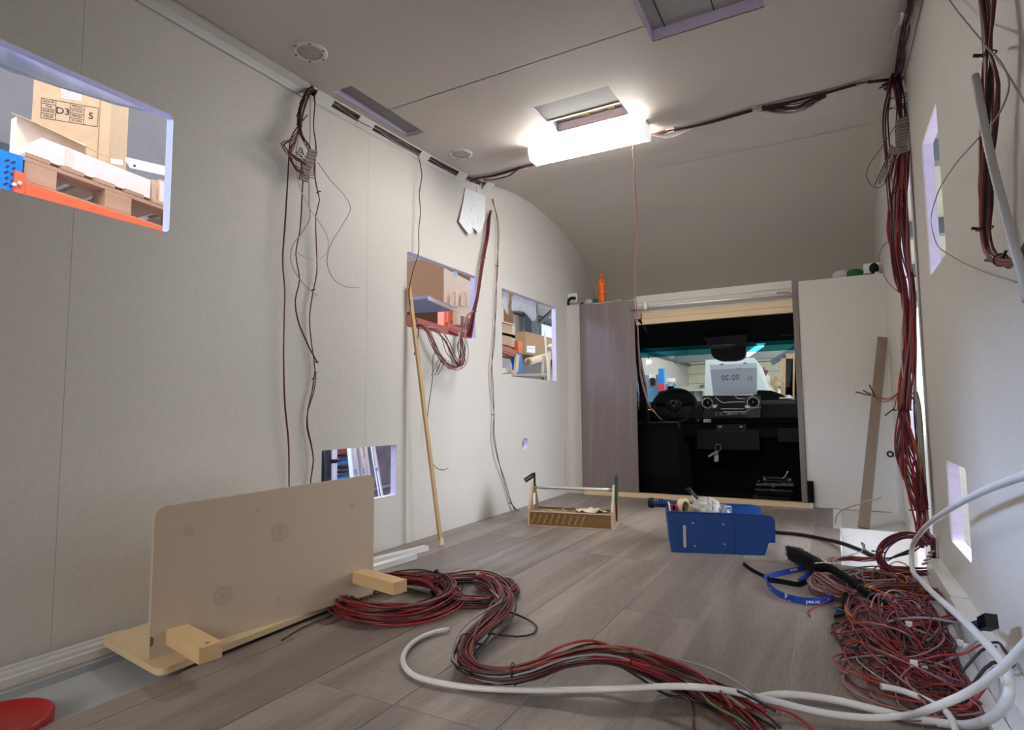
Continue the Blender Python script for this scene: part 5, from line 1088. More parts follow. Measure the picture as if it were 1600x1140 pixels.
heap(rh, (.150, 1.86), .105, .24, 44, .085, .0021, [REDW[0], REDW[1], REDW[1], REDW[2], REDW[2], VIOW, REDW[2], REDW[2], REDW[3], REDW[1], REDW[2], GRYW, REDW[3], PNKW, BLKW, REDW[1], REDW[2]], 281, .1)
heap(rh, (.18, 2.12), .07, .16, 18, .07, .0024, [REDW[1], REDW[2], VIOW, REDW[3], GRYW], 282, .05)
heap(rh, (.13, 1.64), .11, .16, 12, .04, .0021, [REDW[0], PNKW, REDW[2], BRNW, GRYW], 283, 0)
heap(rh, (.10, 2.02), .10, .16, 10, .04, .0021, [REDW[1], VIOW, BLUW, GRYW, BLKW], 285, 0)
bundle(rh, [Fl(1400, 982, .03), Fl(1430, 975, .05), Fl(1470, 972, .06), Fl(1500, 965, .06), Fl(1518, 955, .055), Fl(1510, 938, .05), Fl(1480, 932, .05), Fl(1450, 930, .04), Fl(1420, 935, .03)], 9, .012, .0026, [REDW[2], REDW[1], VIOW, PNKW], 284, zmin=.001, xmax=.262, wob=.6)
for k, (x, y) in enumerate(((1420, 975), (1510, 1010), (1444, 1042), (1428, 1036), (1500, 1004))): 
    p = Fl(x, y, .06 if k != 2 else .03); box('white_connector', p-Vector((.007, .006, .006)), p+Vector((.007, .006, .006)), WHITE, rh, .002)
for pts, r, ma in (([(1412, 1029, .02), (1380, 1020, .01), (1342, 1014, .006), (1320, 1009, .006), (1303, 988, .006), (1300, 976, .006), (1306, 971, .006), (1330, 984, .006), (1362, 999, .008), (1390, 1004, .012), (1410, 1006, .03)], .0032, BLKW),
                   ([(1420, 968, .05), (1412, 1000, .06), (1415, 1020, .05), (1400, 1030, .03), (1388, 1040, .012), (1388, 1050, .008), (1402, 1060, .006), (1440, 1066, .006), (1490, 1072, .006), (1525, 1076, .008), (1548, 1068, .02), (1560, 1060, .03)], .0030, BLKW),
                   ([(1420, 985, .03), (1390, 984, .02), (1365, 984, .012), (1358, 990, .008), (1370, 998, .008), (1388, 1002, .01)], .0028, BLKW),
                   ([(1500, 975, .08), (1460, 966, .08), (1420, 965, .07), (1380, 973, .04), (1350, 984, .015), (1338, 992, .008), (1340, 1008, .006), (1352, 1022, .006), (1375, 1030, .006), (1405, 1036, .01)], .0034, GRYW),
                   ([(1558, 1040, .06), (1530, 1030, .05), (1500, 1026, .05), (1470, 1034, .04), (1450, 1045, .02), (1446, 1058, .01), (1455, 1078, .006), (1475, 1092, .006), (1510, 1108, .006), (1560, 1115, .006)], .0030, GRYW),
                   ([(1545, 1040, .05), (1510, 1026, .06), (1470, 1022, .06), (1440, 1032, .04), (1412, 1040, .02), (1400, 1052, .01), (1399, 1068, .006)], .0028, REDW[0]),
                   ([(1420, 1088, .012), (1450, 1100, .01), (1490, 1112, .008), (1540, 1118, .008), (1575, 1112, .012), (1620, 1095, .02)], .0034, REDW[0]),
                   ([(1430, 1088, .010), (1470, 1108, .008), (1530, 1122, .006), (1590, 1112, .01), (1640, 1100, .02)], .0034, REDW[1]),
                   ([(1500, 1118, .006), (1515, 1100, .01), (1540, 1090, .02), (1570, 1088, .03), (1620, 1080, .04)], .0034, BLKW),
                   ([(1545, 1010, .09), (1552, 1003, .10), (1570, 1004, .10), (1590, 1012, .10), (1620, 1030, .10)], .0030, BLKW),
                   ([(1570, 1045, .05), (1590, 1052, .05), (1620, 1066, .05)], .0030, REDW[0]),
                   ([(1575, 1068, .05), (1600, 1066, .05), (1630, 1062, .05)], .0030, REDW[0])):
    S = path(FZ, pts, .012)
    for _ in range(3):
        over = np.clip((S[:, 0]-.205)/.06, 0, 1); S[:, 2] = np.maximum(S[:, 2], .006+.092*over**.8); S[:, 0] = np.minimum(S[:, 0], .300)
        S[1:-1] = (S[:-2]+2*S[1:-1]+S[2:])/4
    tube('loose_wire', S, r, ma, rh)
bk_ = thing('blue_plug', 'black plug with blue strap lying on the right wall ledge over the cables', 'plug', onX(1545, 972, .26))
q0, q1, q2 = onX(1518, 980, .245), onX(1537, 975, .262), onX(1550, 969, .262)
bar('strap', q0, q1, .004, .022, mat('strap_blue', (.01, .07, .32), .6, noise=.08), bk_, (0, 0, 1)); bar('plug', q1, q2, .020, .026, BLACK, bk_, (0, 0, 1), .004)
for k in range(3): bar('plug_rib', q1.lerp(q2, .2+.3*k)+Vector((-.012, 0, 0)), q1.lerp(q2, .3+.3*k)+Vector((-.012, 0, 0)), .003, .022, BLACKC, bk_, (0, 0, 1))
bs = thing('black_tube', 'black tube running from behind the blue bin to the cable heap', 'tube', Fl(1260, 838, .01))
tube('tube', path(FZ, [(1196, 828, .011), (1216, 831, .011), (1240, 833, .011), (1266, 837, .011), (1295, 843, .011), (1317, 849, .02), (1340, 858, .03), (1358, 866, .035), (1375, 874, .02)], .02), .0095, BLACK, bs, 12); tube('stripe', [(p[0]-.001, p[1]-.004, p[2]+.0082) for p in path(FZ, [(1196, 828, .011), (1216, 831, .011), (1240, 833, .011), (1266, 837, .011), (1295, 843, .011), (1317, 849, .02), (1340, 858, .03)], .02)], .0016, GREYP, bs, 4)

# ---------------------------------------------------------------- lanyard
LB = mat('lanyard_blue', (0.006, 0.055, 0.40), 0.6, noise=0.06, scale=200)
ly = thing('lanyard', 'blue lanyard with white lettering and black lining on the floor by the brush', 'lanyard', Fl(1240, 915, .01))
def ribbon(name, pts, hh_, ma, lean=0.0, thick=.0014):
    S = smoothpath(pts, .012); T = np.gradient(S, axis=0); T /= np.linalg.norm(T, axis=1)[:, None]; nn = np.cross(T, [0, 0, 1.0]); nn /= np.linalg.norm(nn, axis=1)[:, None]
    V = []; F = []; ls = np.linspace(0, 1, len(S)); le = np.interp(ls, [0, 1], lean if isinstance(lean, tuple) else (lean, lean))
    for p, n_, l_ in zip(S, nn, le):
        u = np.array([0, 0, 1.0])*math.cos(l_)+n_*math.sin(l_); w_ = np.cross(u, np.cross(n_, u)); w_ = n_*math.cos(l_)-np.array([0, 0, 1.0])*math.sin(l_)
        for a, b in ((0, -1), (1, -1), (1, 1), (0, 1)): V.append(p+u*hh_*a+w_*thick/2*b)
    for i in range(len(S)-1):
        for k in range(4): F.append((i*4+k, i*4+(k+1) % 4, i*4+4+(k+1) % 4, i*4+4+k))
    F.append((3, 2, 1, 0)); e = (len(S)-1)*4; F.append((e, e+1, e+2, e+3))
    return mk(name, [Vector(v) for v in V], F, ma, ly), S
_, s_low = ribbon('lower_band', [Fl(1198, 907, .002), Fl(1200, 917, .002), Fl(1208, 926, .002), Fl(1220, 934, .002), Fl(1240, 941, .002), Fl(1262, 944.5, .002), Fl(1285, 944, .002), Fl(1302, 940, .002)], .022, LB)
_, s_top = ribbon('upper_band', [Fl(1197, 907, .002), Fl(1210, 902, .002), Fl(1226, 898, .002), Fl(1245, 894, .002), Fl(1262, 891, .002), Fl(1275, 893, .002), Fl(1284, 897, .004)], .019, LB, (-.5, -.2))
ribbon('black_tail', [Fl(1160, 882, .003), Fl(1170, 890, .003), Fl(1184, 898, .003), Fl(1199, 905, .003)], .013, BLACKC, -.6)
ribbon('black_lining', [Fl(1198, 910, .004), Fl(1212, 911, .004), Fl(1230, 914, .004), Fl(1248, 917, .004), Fl(1262, 912, .004)], .018, BLACKC, -.45)
ribbon('inner_band', [Fl(1250, 913, .004), Fl(1259, 907, .004), Fl(1266, 899, .004), Fl(1276, 893, .006)], .02, LB, -.35)
def on_band(S, f, hgt, s, size, flip, nm):
    i = int(f*(len(S)-1)); p = Vector(S[i]); t = Vector(S[min(len(S)-1, i+1)]-S[max(0, i-1)]).normalized(); n_ = Vector((t.y, -t.x, 0))
    if n_.y > 0: n_ = -n_
    le = -.35 if flip else 0; u = Vector((0, 0, 1))*math.cos(le)+Vector((t.y, -t.x, 0))*math.sin(le)
    if flip: return text(nm, s, p+u*hgt+n_*.0022+Vector((0, 0, .0012)), -t, -u, size, WHITE, ly)
    return text(nm, s, p+u*hgt+n_*.0018, t, u, size, WHITE, ly)
on_band(s_low, .81, .011, 'pea.se', .0125, False, 'lettering'); on_band(s_low, .60, .0125, 'P', .0175, False, 'emblem'); on_band(s_low, .34, .010, 'a.se', .0105, False, 'lettering'); on_band(s_low, .635, .0045, 'pea', .0035, False, 'lettering')
on_band(s_top, .56, .0095, 'pea.se', .012, True, 'lettering'); on_band(s_low, .96, .012, 'P', .008, False, 'emblem')
# ---------------------------------------------------------------- driver's cab seen through the opening
def Yp(x, y, Y): return onY(x, y, Y)
CABX0, CABX1 = -1.70, 0.28
cabm = mat('cab_lining', (0.008, 0.008, 0.009), 0.8, spec=0.08, noise=0.2, scale=40)
cs = thing('cab_shell', 'black lining of the driving cab with dark roof and pillars behind the opening', 'cab', (-.75, 5.0, -.05))
box('cab_floor', (CABX0, YB+.03, -.09), (CABX1, 6.0, -.06), cabm, cs); 
prism('side_lining', [(CABX0, YB+.03, -.06), (CABX0, 6.0, -.06), (CABX0, 6.0, .62), (CABX0, 5.65, .80), (CABX0, 4.95, 1.26), (CABX0, YB+.03, 1.30)], (.02, 0, 0), cabm, cs)
prism('side_lining', [(CABX1, YB+.03, -.06), (CABX1, 6.0, -.06), (CABX1, 6.0, .62), (CABX1, 5.65, .80), (CABX1, 4.95, 1.26), (CABX1, YB+.03, 1.30)], (-.02, 0, 0), cabm, cs)
hexo('headliner', [(CABX0, YB+.06, 1.258), (CABX1, YB+.06, 1.258), (CABX1, 5.02, 1.165), (CABX0, 5.02, 1.165), (CABX0, YB+.06, 1.30), (CABX1, YB+.06, 1.30), (CABX1, 5.02, 1.30), (CABX0, 5.02, 1.30)], cabm, cs)
box('front_bulkhead', (CABX0, 5.62, -.06), (CABX1, 5.98, .60), cabm, cs)
for a, b in (((985, 505), (1004, 600)), ((1004, 600), (1010, 668))):
    bar('pillar', Yp(*a, 4.62), Yp(*b, 4.72), .05, .05, BLACK, cs, (0, 1, 0), .008)
tube('roof_trim', smoothpath([Yp(1005, 530, 4.85), Yp(1060, 529, 4.86), Yp(1100, 527, 4.86)], .05), .008, BLACKG, cs, 8); tube('roof_trim', smoothpath([Yp(1166, 524, 4.86), Yp(1200, 523, 4.86), Yp(1240, 521, 4.85)], .05), .008, BLACKG, cs, 8)
tube('pillar_strip', smoothpath([Yp(989, 545, 4.5), Yp(995, 580, 4.5), Yp(998, 640, 4.5)], .03), .004, GREYP, cs, 6)
# windscreen with its factory tint band
def glass(name, col, dens):
    M = bpy.data.materials.new(name); M.use_nodes = True; nt = M.node_tree; N = nt.nodes; b = N['Principled BSDF']; nt.nodes.remove(b)
    t = N.new('ShaderNodeBsdfTransparent'); t.inputs[0].default_value = (*col, 1); gl = N.new('ShaderNodeBsdfGlossy'); gl.inputs['Roughness'].default_value = .02
    mx = N.new('ShaderNodeMixShader'); lw = N.new('ShaderNodeFresnel'); lw.inputs[0].default_value = 1.35
    nt.links.new(lw.outputs[0], mx.inputs[0]); nt.links.new(t.outputs[0], mx.inputs[1]); nt.links.new(gl.outputs[0], mx.inputs[2]); nt.links.new(mx.outputs[0], N['Material Output'].inputs[0]); return M
ws = thing('windscreen', 'windscreen glass with a teal sun band at its top above the dashboard', 'windscreen', (-.75, 5.5, .9))
def wpt(x, s): return (x, 6.0-1.02*s, .70+.50*s)
def wstrip(name, s0, s1, ma):
    P = [wpt(CABX0+.03, s0), wpt(CABX1-.03, s0), wpt(CABX1-.03, s1), wpt(CABX0+.03, s1)]
    bm = bmesh.new(); bm.faces.new([bm.verts.new(p) for p in P]); return finish(bm, name, ma, ws)
wstrip('clear_glass', 0, .80, glass('glass_clear', (.86, .92, .90), 0)); wstrip('tint_band', .80, .88, glass('glass_tint', (.03, .22, .28), 0)); wstrip('tint_band', .88, 1.0, glass('glass_dark_tint', (.004, .05, .07), 0))
# dashboard
db = thing('dashboard', 'dark grey dashboard across the cab below the windscreen', 'dashboard', (-.75, 5.4, .4))
prof = [(5.98, .64), (5.60, .70), (5.38, .705), (5.30, .67), (5.27, .56), (5.30, .515), (5.40, .50), (5.40, .485), (5.31, .475), (5.33, .395), (5.42, .38), (5.60, .1), (5.98, .1)]
prism('body', [(CABX0+.03, y, z) for y, z in prof], (CABX1-CABX0-.06, 0, 0), DASH, db)
def onD(x, y, Y=5.285): return onY(x, y, Y)
a, b = onD(1215, 668), onD(1238, 690); box('glovebox_recess', (a.x, 5.262, b.z), (b.x+.12, 5.30, a.z), BLACK, db, .004)
a, b = onD(1045, 700, 5.305), onD(1182, 672, 5.305); box('lower_console', (a.x+.25, 5.292, a.z), (b.x+.02, 5.33, b.z), BLACK, db, .006); box('console_slot', (onD(1045, 690, 5.30).x, 5.286, onD(1045, 692, 5.29).z), (onD(1060, 690, 5.30).x, 5.30, onD(1045, 687, 5.29).z), BLACKG, db)
hump = [onY(x, y, 5.55) for x, y in ((1178, 616), (1185, 609), (1205, 610), (1222, 616), (1236, 627), (1178, 632))]
prism('dash_hump', hump, (0, .25, 0), DASH, db)
tube('dash_edge', path(lambda x, y: onY(x, y, 5.29), [(1192, 627), (1215, 627), (1240, 628)], .03), .004, mat('edge_grey', (.12, .12, .12), .5, noise=.05), db, 5)
prism('binnacle', [onY(x, y, 5.34) for x, y in ((1010, 672), (1012, 640), (1030, 612), (1052, 606), (1075, 612), (1092, 640), (1096, 672))], (0, .2, 0), DASH, db)
p0 = onD(1013, 646, 5.23); lathe('vent_ring', [(.040, 0), (.043, .006), (.036, .010), (.034, 0)], p0, (.15, -1, 0), CHROME, db, 28, cap=False); lathe('vent', [(.034, .002), (.012, .004), (.002, .004)], p0, (.15, -1, 0), BLACKG, db, 20)
wb_ = onD(1105, 657, 5.262); box('white_label', (wb_.x-.03, 5.258, wb_.z-.014), (wb_.x+.03, 5.2695, wb_.z+.014), PAPER, db); box('label_print', (wb_.x-.02, 5.2572, wb_.z-.004), (wb_.x+.02, 5.2582, wb_.z+.004), GREYP, db)
p1 = onD(1091, 656, 5.262); lathe('ignition', [(.017, 0), (.019, .004), (.014, .006), (.012, .002)], p1, (0, -1, 0), BLACKG, db, 20); bar('ignition_mark', p1+Vector((0, -.007, -.012)), p1+Vector((.004, -.007, .008)), .004, .002, WHITE, db, (0, 1, 0))
# centre screen panel
YS = 5.235
BRT = mat('bright_trim', (.85, .85, .85), .25, .3, noise=.02)
sp = thing('centre_console', 'gloss black centre screen panel with two chrome ringed round vents on the dashboard', 'console', onY(1143, 636, YS))
prism('panel', rounded([onY(1097, 618, YS), onY(1189, 617, YS), onY(1188, 652, YS), onY(1099, 653, YS)], [.02]*4), (0, .08, 0), BLACKG, sp)
for x, y, r in ((1105.5, 629.5, .046), (1177, 628.5, .049)):
    p = onY(x, y, YS-.002); o = lathe('vent', [(r*.84, 0), (r*.84, .004), (r*.5, .006), (r*.4, .012), (.002, .013)], p, (0, -1, 0), BLACKG, sp, 28); lathe('chrome_ring', [(r*.86, 0), (r, .003), (r*.98, .010), (r*.90, .012), (r*.85, .004)], p, (0, -1, 0), BRT, o, 32, cap=False)
    for k in (-1, 0, 1): bar('vane', p+Vector((-r*.7, -.008, k*r*.35)), p+Vector((r*.7, -.008, k*r*.35)), .003, .004, BLACK, o)
for pts, r in (([(1118, 620), (1123, 625), (1130, 629), (1140, 628), (1164, 627.5)], .0035), ([(1149, 619), (1153, 622), (1158, 622.5), (1164, 622.5)], .003), ([(1126, 638.5), (1150, 638.5), (1163, 638.5)], .003), ([(1130, 643), (1152, 643), (1166, 642.5), (1176, 637), (1189, 636)], .0035)):
    tube('chrome_line', path(lambda x, y: onY(x, y, YS-.003), pts, .02), r, BRT, sp, 6)
for P in (((1113, 632), (1122, 632), (1118, 637), (1114, 637)), ((1163, 634), (1168, 633), (1172, 637), (1166, 638))):
    prism('panel_glint', [onY(x, y, YS-.003) for x, y in P], (0, .0025, 0), BRT, sp)  # white reflections on the gloss panel, built as bright patches
prism('switch_row', [onY(x, y, YS-.004) for x, y in ((1117, 643.5), (1166, 643.5), (1166, 648), (1117, 649))], (0, .004, 0), mat('switch_grey', (.11, .11, .11), .5, noise=.1), sp)
for x in (1122, 1131, 1140, 1155): box('switch', onY(x-2, 647.5, YS-.006), onY(x+2.5, 644.8, YS-.0045), GREYP if x == 1140 else BLACK, sp)
hv = thing('climate_panel', 'black climate control strip with two white marked buttons under the centre screen', 'panel', onD(1143, 669, 5.29))
prism('body', rounded([onD(1119, 663, 5.285), onD(1167, 662, 5.285), onD(1165, 675, 5.285), onD(1120, 676, 5.285)], [.01]*4), (0, .03, 0), BLACKG, hv)
for x in (1125, 1158): box('white_mark', onD(x-2.5, 667.5, 5.283), onD(x+2.5, 665, 5.2845), WHITE, hv)
for x in range(1124, 1164, 5): box('key', onD(x, 674.5, 5.281), onD(x+3.6, 671.5, 5.2845), BLACK, hv)
# steering wheel
swl = thing('steering_wheel', 'black steering wheel with chrome star emblem on the left of the dashboard', 'steering wheel', onY(1053, 634, 5.1))
wc0 = onY(1053, 634, 5.08); wn = Vector((0.05, -.80, .60)).normalized(); wx = Vector((1, .06, 0)).normalized(); wy = wn.cross(wx).normalized()
if wy.z < 0: wy = -wy
def wp(a, b, c=0): return wc0+wx*a+wy*b+wn*c
tube('rim', [wp(.178*math.cos(t), .178*math.sin(t)) for t in np.linspace(0, 2*math.pi, 48, endpoint=False)], .0155, BLACK, swl, 10, True)
bm = bmesh.new(); bmesh.ops.create_uvsphere(bm, u_segments=20, v_segments=10, radius=1)
for v in bm.verts: v.co = wp(v.co.x*.072, v.co.y*.060, v.co.z*.028+.004)
finish(bm, 'hub', BLACK, swl, True)
for t in (8, 172, 250, 290): bar('spoke', wp(.05*math.cos(math.radians(t)), .05*math.sin(math.radians(t))), wp(.17*math.cos(math.radians(t)), .17*math.sin(math.radians(t))), .03 if t < 200 else .02, .012, BLACKG if t < 200 else BLACK, swl, tuple(wn), .003)
em = tube('emblem', [wp(.026*math.cos(t), .026*math.sin(t)+.004, .034) for t in np.linspace(0, 6.283, 24, endpoint=False)], .0022, CHROME, swl, 6, True)
for t in (90, 210, 330): bar('emblem_ray', wp(0, .004, .034), wp(.025*math.cos(math.radians(t)), .004+.025*math.sin(math.radians(t)), .034), .004, .003, CHROME, em, tuple(wn))
# driver's seat
ds = thing('driver_seat', 'black cloth driver seat back in front of the steering wheel', 'seat', onY(1030, 770, 4.7))
YT = 4.70
def st_(x, y, dy=0): return onY(x, y, YT+dy)
prism('backrest', rounded([st_(995, 768), st_(1072, 772), st_(1062, 660), st_(993, 661)], [.02, .02, .035, .035]), (0, .09, 0), BLACKC, ds, bevel=.012)
prism('back_pocket', rounded([st_(1001, 742, -.004), st_(1063, 744, -.004), st_(1056, 672, -.004), st_(999, 673, -.004)], [.02]*4), (0, .006, 0), mat('seat_net', (.012, .012, .012), .9, spec=0.1, noise=.3, scale=150, bump=.4), ds)
tube('piping', path(st_, [(994, 668, -.003), (997, 661.5, -.003), (1010, 660, -.003), (1045, 659.5, -.003), (1058, 660, -.003), (1062, 668, -.003)], .01), .0035, mat('piping', (.10, .10, .10), .35, noise=.05), ds, 6)
bar('seat_side', st_(1068, 690, .04), st_(1076, 768, .05), .07, .05, BLACKC, ds, (0, 1, 0), .01)
# passenger seat frame, key, console
pf = thing('seat_rails', 'black glossy seat rails and plates on the cab floor at the right', 'rails', onY(1215, 770, 4.6))
for (a, b, c, d, Y) in ((1182, 756, 1240, 757, 4.62), (1185, 751, 1240, 753, 4.75), (1180, 764, 1238, 768, 4.52), (1192, 745, 1238, 747, 4.85)):
    bar('rail', onY(a, b, Y), onY(c, d, Y), .05, .014, BLACKG, pf, (0, 0, 1), .002)
for x, y, Y in ((1195, 749, 4.76), (1234, 750, 4.70), (1208, 760, 4.6)): lathe('bolt', [(.010, 0), (.010, .005), (.005, .006)], onY(x, y, Y), (0, -.5, 1), STEEL, pf, 8)
tube('lever', path(lambda x, y: onY(x, y, 4.8), [(1222, 748), (1228, 742), (1231, 736)], .01), .004, STEEL, pf, 6)
box('rail_foot', onY(1185, 772, 4.55), onY(1240, 765, 4.9), BLACK, pf)
box('pedestal', (onY(1185, 765, 4.9).x, 4.55, -.06), (onY(1240, 765, 4.9).x, 4.9, onY(1185, 770, 4.7).z), BLACK, pf)
ky = thing('key_tag', 'white key tag on a wire ring hanging below the dashboard', 'key', onD(1121, 705, 5.25))
tube('ring', [onD(1122+4.6*math.cos(t), 699+5.5*math.sin(t), 5.27) for t in np.linspace(0, 6.283, 18, endpoint=False)], .0022, STEEL, ky, 5, True)
bar('key', onD(1118, 706, 5.26), onD(1107, 713, 5.26), .016, .006, STEEL, ky, (0, 1, 0)); prism('tag', rounded([onD(1116, 711, 5.255), onD(1123, 711, 5.255), onD(1122.5, 721, 5.255), onD(1116, 721, 5.255)], [.005]*4), (0, .004, 0), PAPER, ky)
bar('fob', onD(1120, 704, 5.258), onD(1120, 712, 5.258), .02, .01, GREYP, ky, (0, 1, 0))
YM = 4.90
oc = thing('overhead_console', 'dark grey overhead console with reading lamp and mirror housing under the cab roof', 'console', onY(1130, 530, YM))
hexo('upper_body', [onY(1108, 542, YM-.05), onY(1166, 541, YM-.05), onY(1166, 541, YM+.06), onY(1108, 542, YM+.06), onY(1084, 500, YM-.28), onY(1168, 494, YM-.28), onY(1168, 494, YM), onY(1084, 500, YM)], mat('console_grey', (.055, .056, .062), .7, spec=.2, noise=.1, scale=200), oc, .008)
prism('mirror_housing', rounded([onY(1110, 541, YM-.055), onY(1166, 539, YM-.055), onY(1165, 559, YM-.055), onY(1150, 563.5, YM-.055), onY(1124, 564, YM-.055), onY(1112, 557, YM-.055)], [.01, .01, .04, .03, .03, .03]), (0, .07, 0), BLACK, oc)
pe = onY(1128, 538.5, YM-.075); bm = bmesh.new(); bmesh.ops.create_uvsphere(bm, u_segments=20, v_segments=10, radius=1)
for v in bm.verts: v.co = pe+Vector((v.co.x*.10, v.co.y*.012, v.co.z*.026))
finish(bm, 'reading_lamp', mat('lens_grey', (.05, .05, .055), .15, noise=.05), oc, True)
tube('lamp_trim', [pe+Vector((.105*math.cos(t), -.004, .029*math.sin(t))) for t in np.linspace(0, 6.283, 30, endpoint=False)], .003, mat('trim_grey', (.16, .16, .17), .3, noise=.05), oc, 5, True)
# paper with reversed writing hanging inside the windscreen
YPp = 5.42
pp_ = thing('windscreen_paper', 'white paper with reversed handwritten 02-20 clipped up inside the windscreen', 'paper', onY(1146, 570, YPp))
PAPT = mat('paper_backlit', (.80, .82, .86), .8, noise=.02, scale=20, trans=.0)
_n = PAPT.node_tree; _t = _n.nodes.new('ShaderNodeBsdfTranslucent'); _t.inputs[0].default_value = (.85, .88, .95, 1); _m = _n.nodes.new('ShaderNodeMixShader'); _m.inputs[0].default_value = .6; _o = _n.nodes['Material Output']; _n.links.new(_n.nodes['Principled BSDF'].outputs[0], _m.inputs[1]); _n.links.new(_t.outputs[0], _m.inputs[2]); _n.links.new(_m.outputs[0], _o.inputs[0])
prism('sheet', [onY(x, y, YPp) for x, y in ((1109, 570), (1183, 566.5), (1182.5, 616), (1114.5, 618))], (0, .0015, 0), PAPT, pp_)
PEN = mat('pen_grey', (.22, .24, .30), .8, noise=.05)
upv = (0, 0, 1)
text('writing', '02-20', onY(1141, 590, YPp-.0012), (-1, 0, -.03), upv, .046, PEN, pp_); text('writing', 'N', onY(1172, 591, YPp-.0012), (-1, 0, -.03), upv, .036, mat('pen_pale', (.45, .46, .52), .8, noise=.05), pp_); text('writing', '02-20', onY(1154, 575.5, YPp-.0012), (-1, 0, -.05), upv, .014, PEN, pp_)
for x, y in ((1128, 569), (1164, 567)): bar('clip', onY(x-2.5, y, YPp-.004), onY(x+2.5, y, YPp-.004), .012, .014, GREYP, pp_)
for k in range(8):
    g_ = random.Random(300+k); x, y = 1113+g_.random()*60, 573+g_.random()*40; a, b = onY(x, y, YPp-.001), onY(x+g_.uniform(3, 9), y-.2, YPp-.001); bar('faint_line', a, b, .001, .002, mat('pen_pale', (.45, .46, .52), .8, noise=.05), pp_)

# ---------------------------------------------------------------- workshop hall in front of the windscreen
HW = mat('hall_wall_cream', (0.46, 0.45, 0.37), 0.85, noise=0.06, scale=2); HC_ = mat('hall_ceiling', (0.42, 0.40, 0.34), 0.85, noise=0.05, scale=2); HBM = mat('hall_beam', (0.09, 0.11, 0.13), 0.6, noise=0.1, scale=3); HG = mat('hall_wall_grey', (0.36, 0.34, 0.35), 0.85, noise=0.06, scale=2); CONC = mat('concrete_floor', (0.36, 0.35, 0.34), 0.6, noise=0.1, scale=2)
GZ = -.66
hf = struct(box('floor_hall', (-14, -6, GZ-.1), (9, 41, GZ), CONC))
hwf = bpy.data.objects.new('wall_front', None); C.objects.link(hwf); hwf['kind'] = 'structure'; hwf.location = (-2, 40, 1)
zz = GZ
for k in range(7): box('wall_course', (-14, 40, GZ+k*.62+.01), (9, 40.2, GZ+(k+1)*.62-.01), HW, hwf)
box('wall_backing', (-14, 40.2, GZ), (9, 40.4, 6.2), DARKGAP, hwf); box('upper_wall', (-14, 40.0, 3.72), (9, 40.19, 6.2), HC_, hwf)
for z in (1.35, 2.05): tube('wall_pipe', smoothpath([(-14, 39.8, z), (9, 39.8, z)], 5), .05, HBM, hwf, 6)
cl_ = struct(box('ceiling_hall', (-14, 6.4, 6.0), (9, 40.4, 6.2), HC_))
for Y in (14, 20, 26, 32, 38): box('beam', (-14, Y, 5.55), (9, Y+.35, 5.98), HBM, cl_)
bm_ = struct(box('trim_8', (-14, 36, 3.55), (0.2, 36.4, 3.95), HBM))
for p_, q_, lab in ((onZ(1166, 556, 3.75), onZ(1189, 540, 3.75), 'long tube'), (onZ(1170, 552, 3.85), onZ(1180, 545, 3.85), 'short'), (onZ(1003, 553, 3.8), onZ(1007, 549, 3.8), 'left')):
    t = thing('hall_tube_lamp', {'long tube': 'long lit hall tube lamp right of the windscreen paper', 'short': 'short lit hall tube lamp close beside the mirror housing', 'left': 'lit hall lamp at the far left edge of the windscreen'}[lab], 'lamp', p_, 'hall lamps seen through the windscreen')
    bar('tube', p_, q_, .28, .10, emat('hall_tube', (.93, 1, .98), 3.2), t, (0, 0, 1)); bar('reflector', p_+Vector((0, 0, .09)), q_+Vector((0, 0, .09)), .4, .06, WHITE, t); mid_ = p_.lerp(q_, .5); bar('hanger', mid_+Vector((0, 0, .1)), (mid_.x, mid_.y, 6.0), .04, .04, HBM, t, (0, 1, 0))
t = thing('hall_spot_lamp', 'small round lit hall lamp above the blue machine through the windscreen', 'lamp', onY(1013.5, 565, 30)); lathe('bulb', [(.03, -.12), (.12, -.06), (.12, .06), (.03, .12)], onY(1013.5, 565, 30), (0, 1, 0), emat('hall_bulb', (1, 1, .95), 3), t, 16); bar('hanger', onY(1013.5, 562, 30), onY(1013.5, 555, 30), .05, .05, HBM, t, (0, 1, 0))
VW = mat('van_white', (0.56, 0.60, 0.58), 0.35, noise=0.02, scale=4)
wv = thing('white_vehicle', 'white tapered vehicle body standing in the hall ahead of the windscreen', 'vehicle', (-1.15, 8.6, GZ))
q = [onY(1100, 640, 8), onY(1212, 640, 8), onY(1212, 640, 8)+Vector((.1, 2.2, 0)), onY(1100, 640, 8)+Vector((0, 2.2, 0)), onY(1102.5, 562, 8), onY(1178, 558.5, 8), onY(1178, 558.5, 8)+Vector((-.1, 2.2, 0)), onY(1102.5, 562, 8)+Vector((0, 2.2, 0))]
hexo('body', q, VW, wv, .05); box('lower_body', (q[0].x-.05, 8.0, GZ+.3), (q[1].x+.05, 10.2, q[0].z), VW, wv, .03); box('bumper', (q[0].x-.08, 7.93, GZ+.12), (q[1].x+.08, 8.05, GZ+.42), BLACK, wv, .03)
for x in (q[0].x+.05, q[1].x-.05):
    for y in (8.35, 9.8): lathe('wheel', [(.2, -.08), (.30, -.06), (.30, .06), (.2, .08)], (x, y, GZ+.30), (1, 0, 0), BLACKC, wv, 20)
MB_ = mat('machine_blue', (0.10, 0.26, 0.40), 0.45, noise=.05, scale=5)
bmn = thing('blue_machine', 'light blue machine with a window and red guard in the hall at far left', 'machine', (-3.6, 14, GZ))
a, b = onY(1003, 640, 14), onY(1031, 588, 14); box('cabinet', (a.x-.6, 14, GZ), (b.x, 15, b.z-.25), MB_, bmn, .02); box('glass_hood', (a.x-.6, 14.05, b.z-.245), (b.x, 14.9, b.z+.05), mat('hood', (.26, .26, .33), .3, noise=.1), bmn, .02)
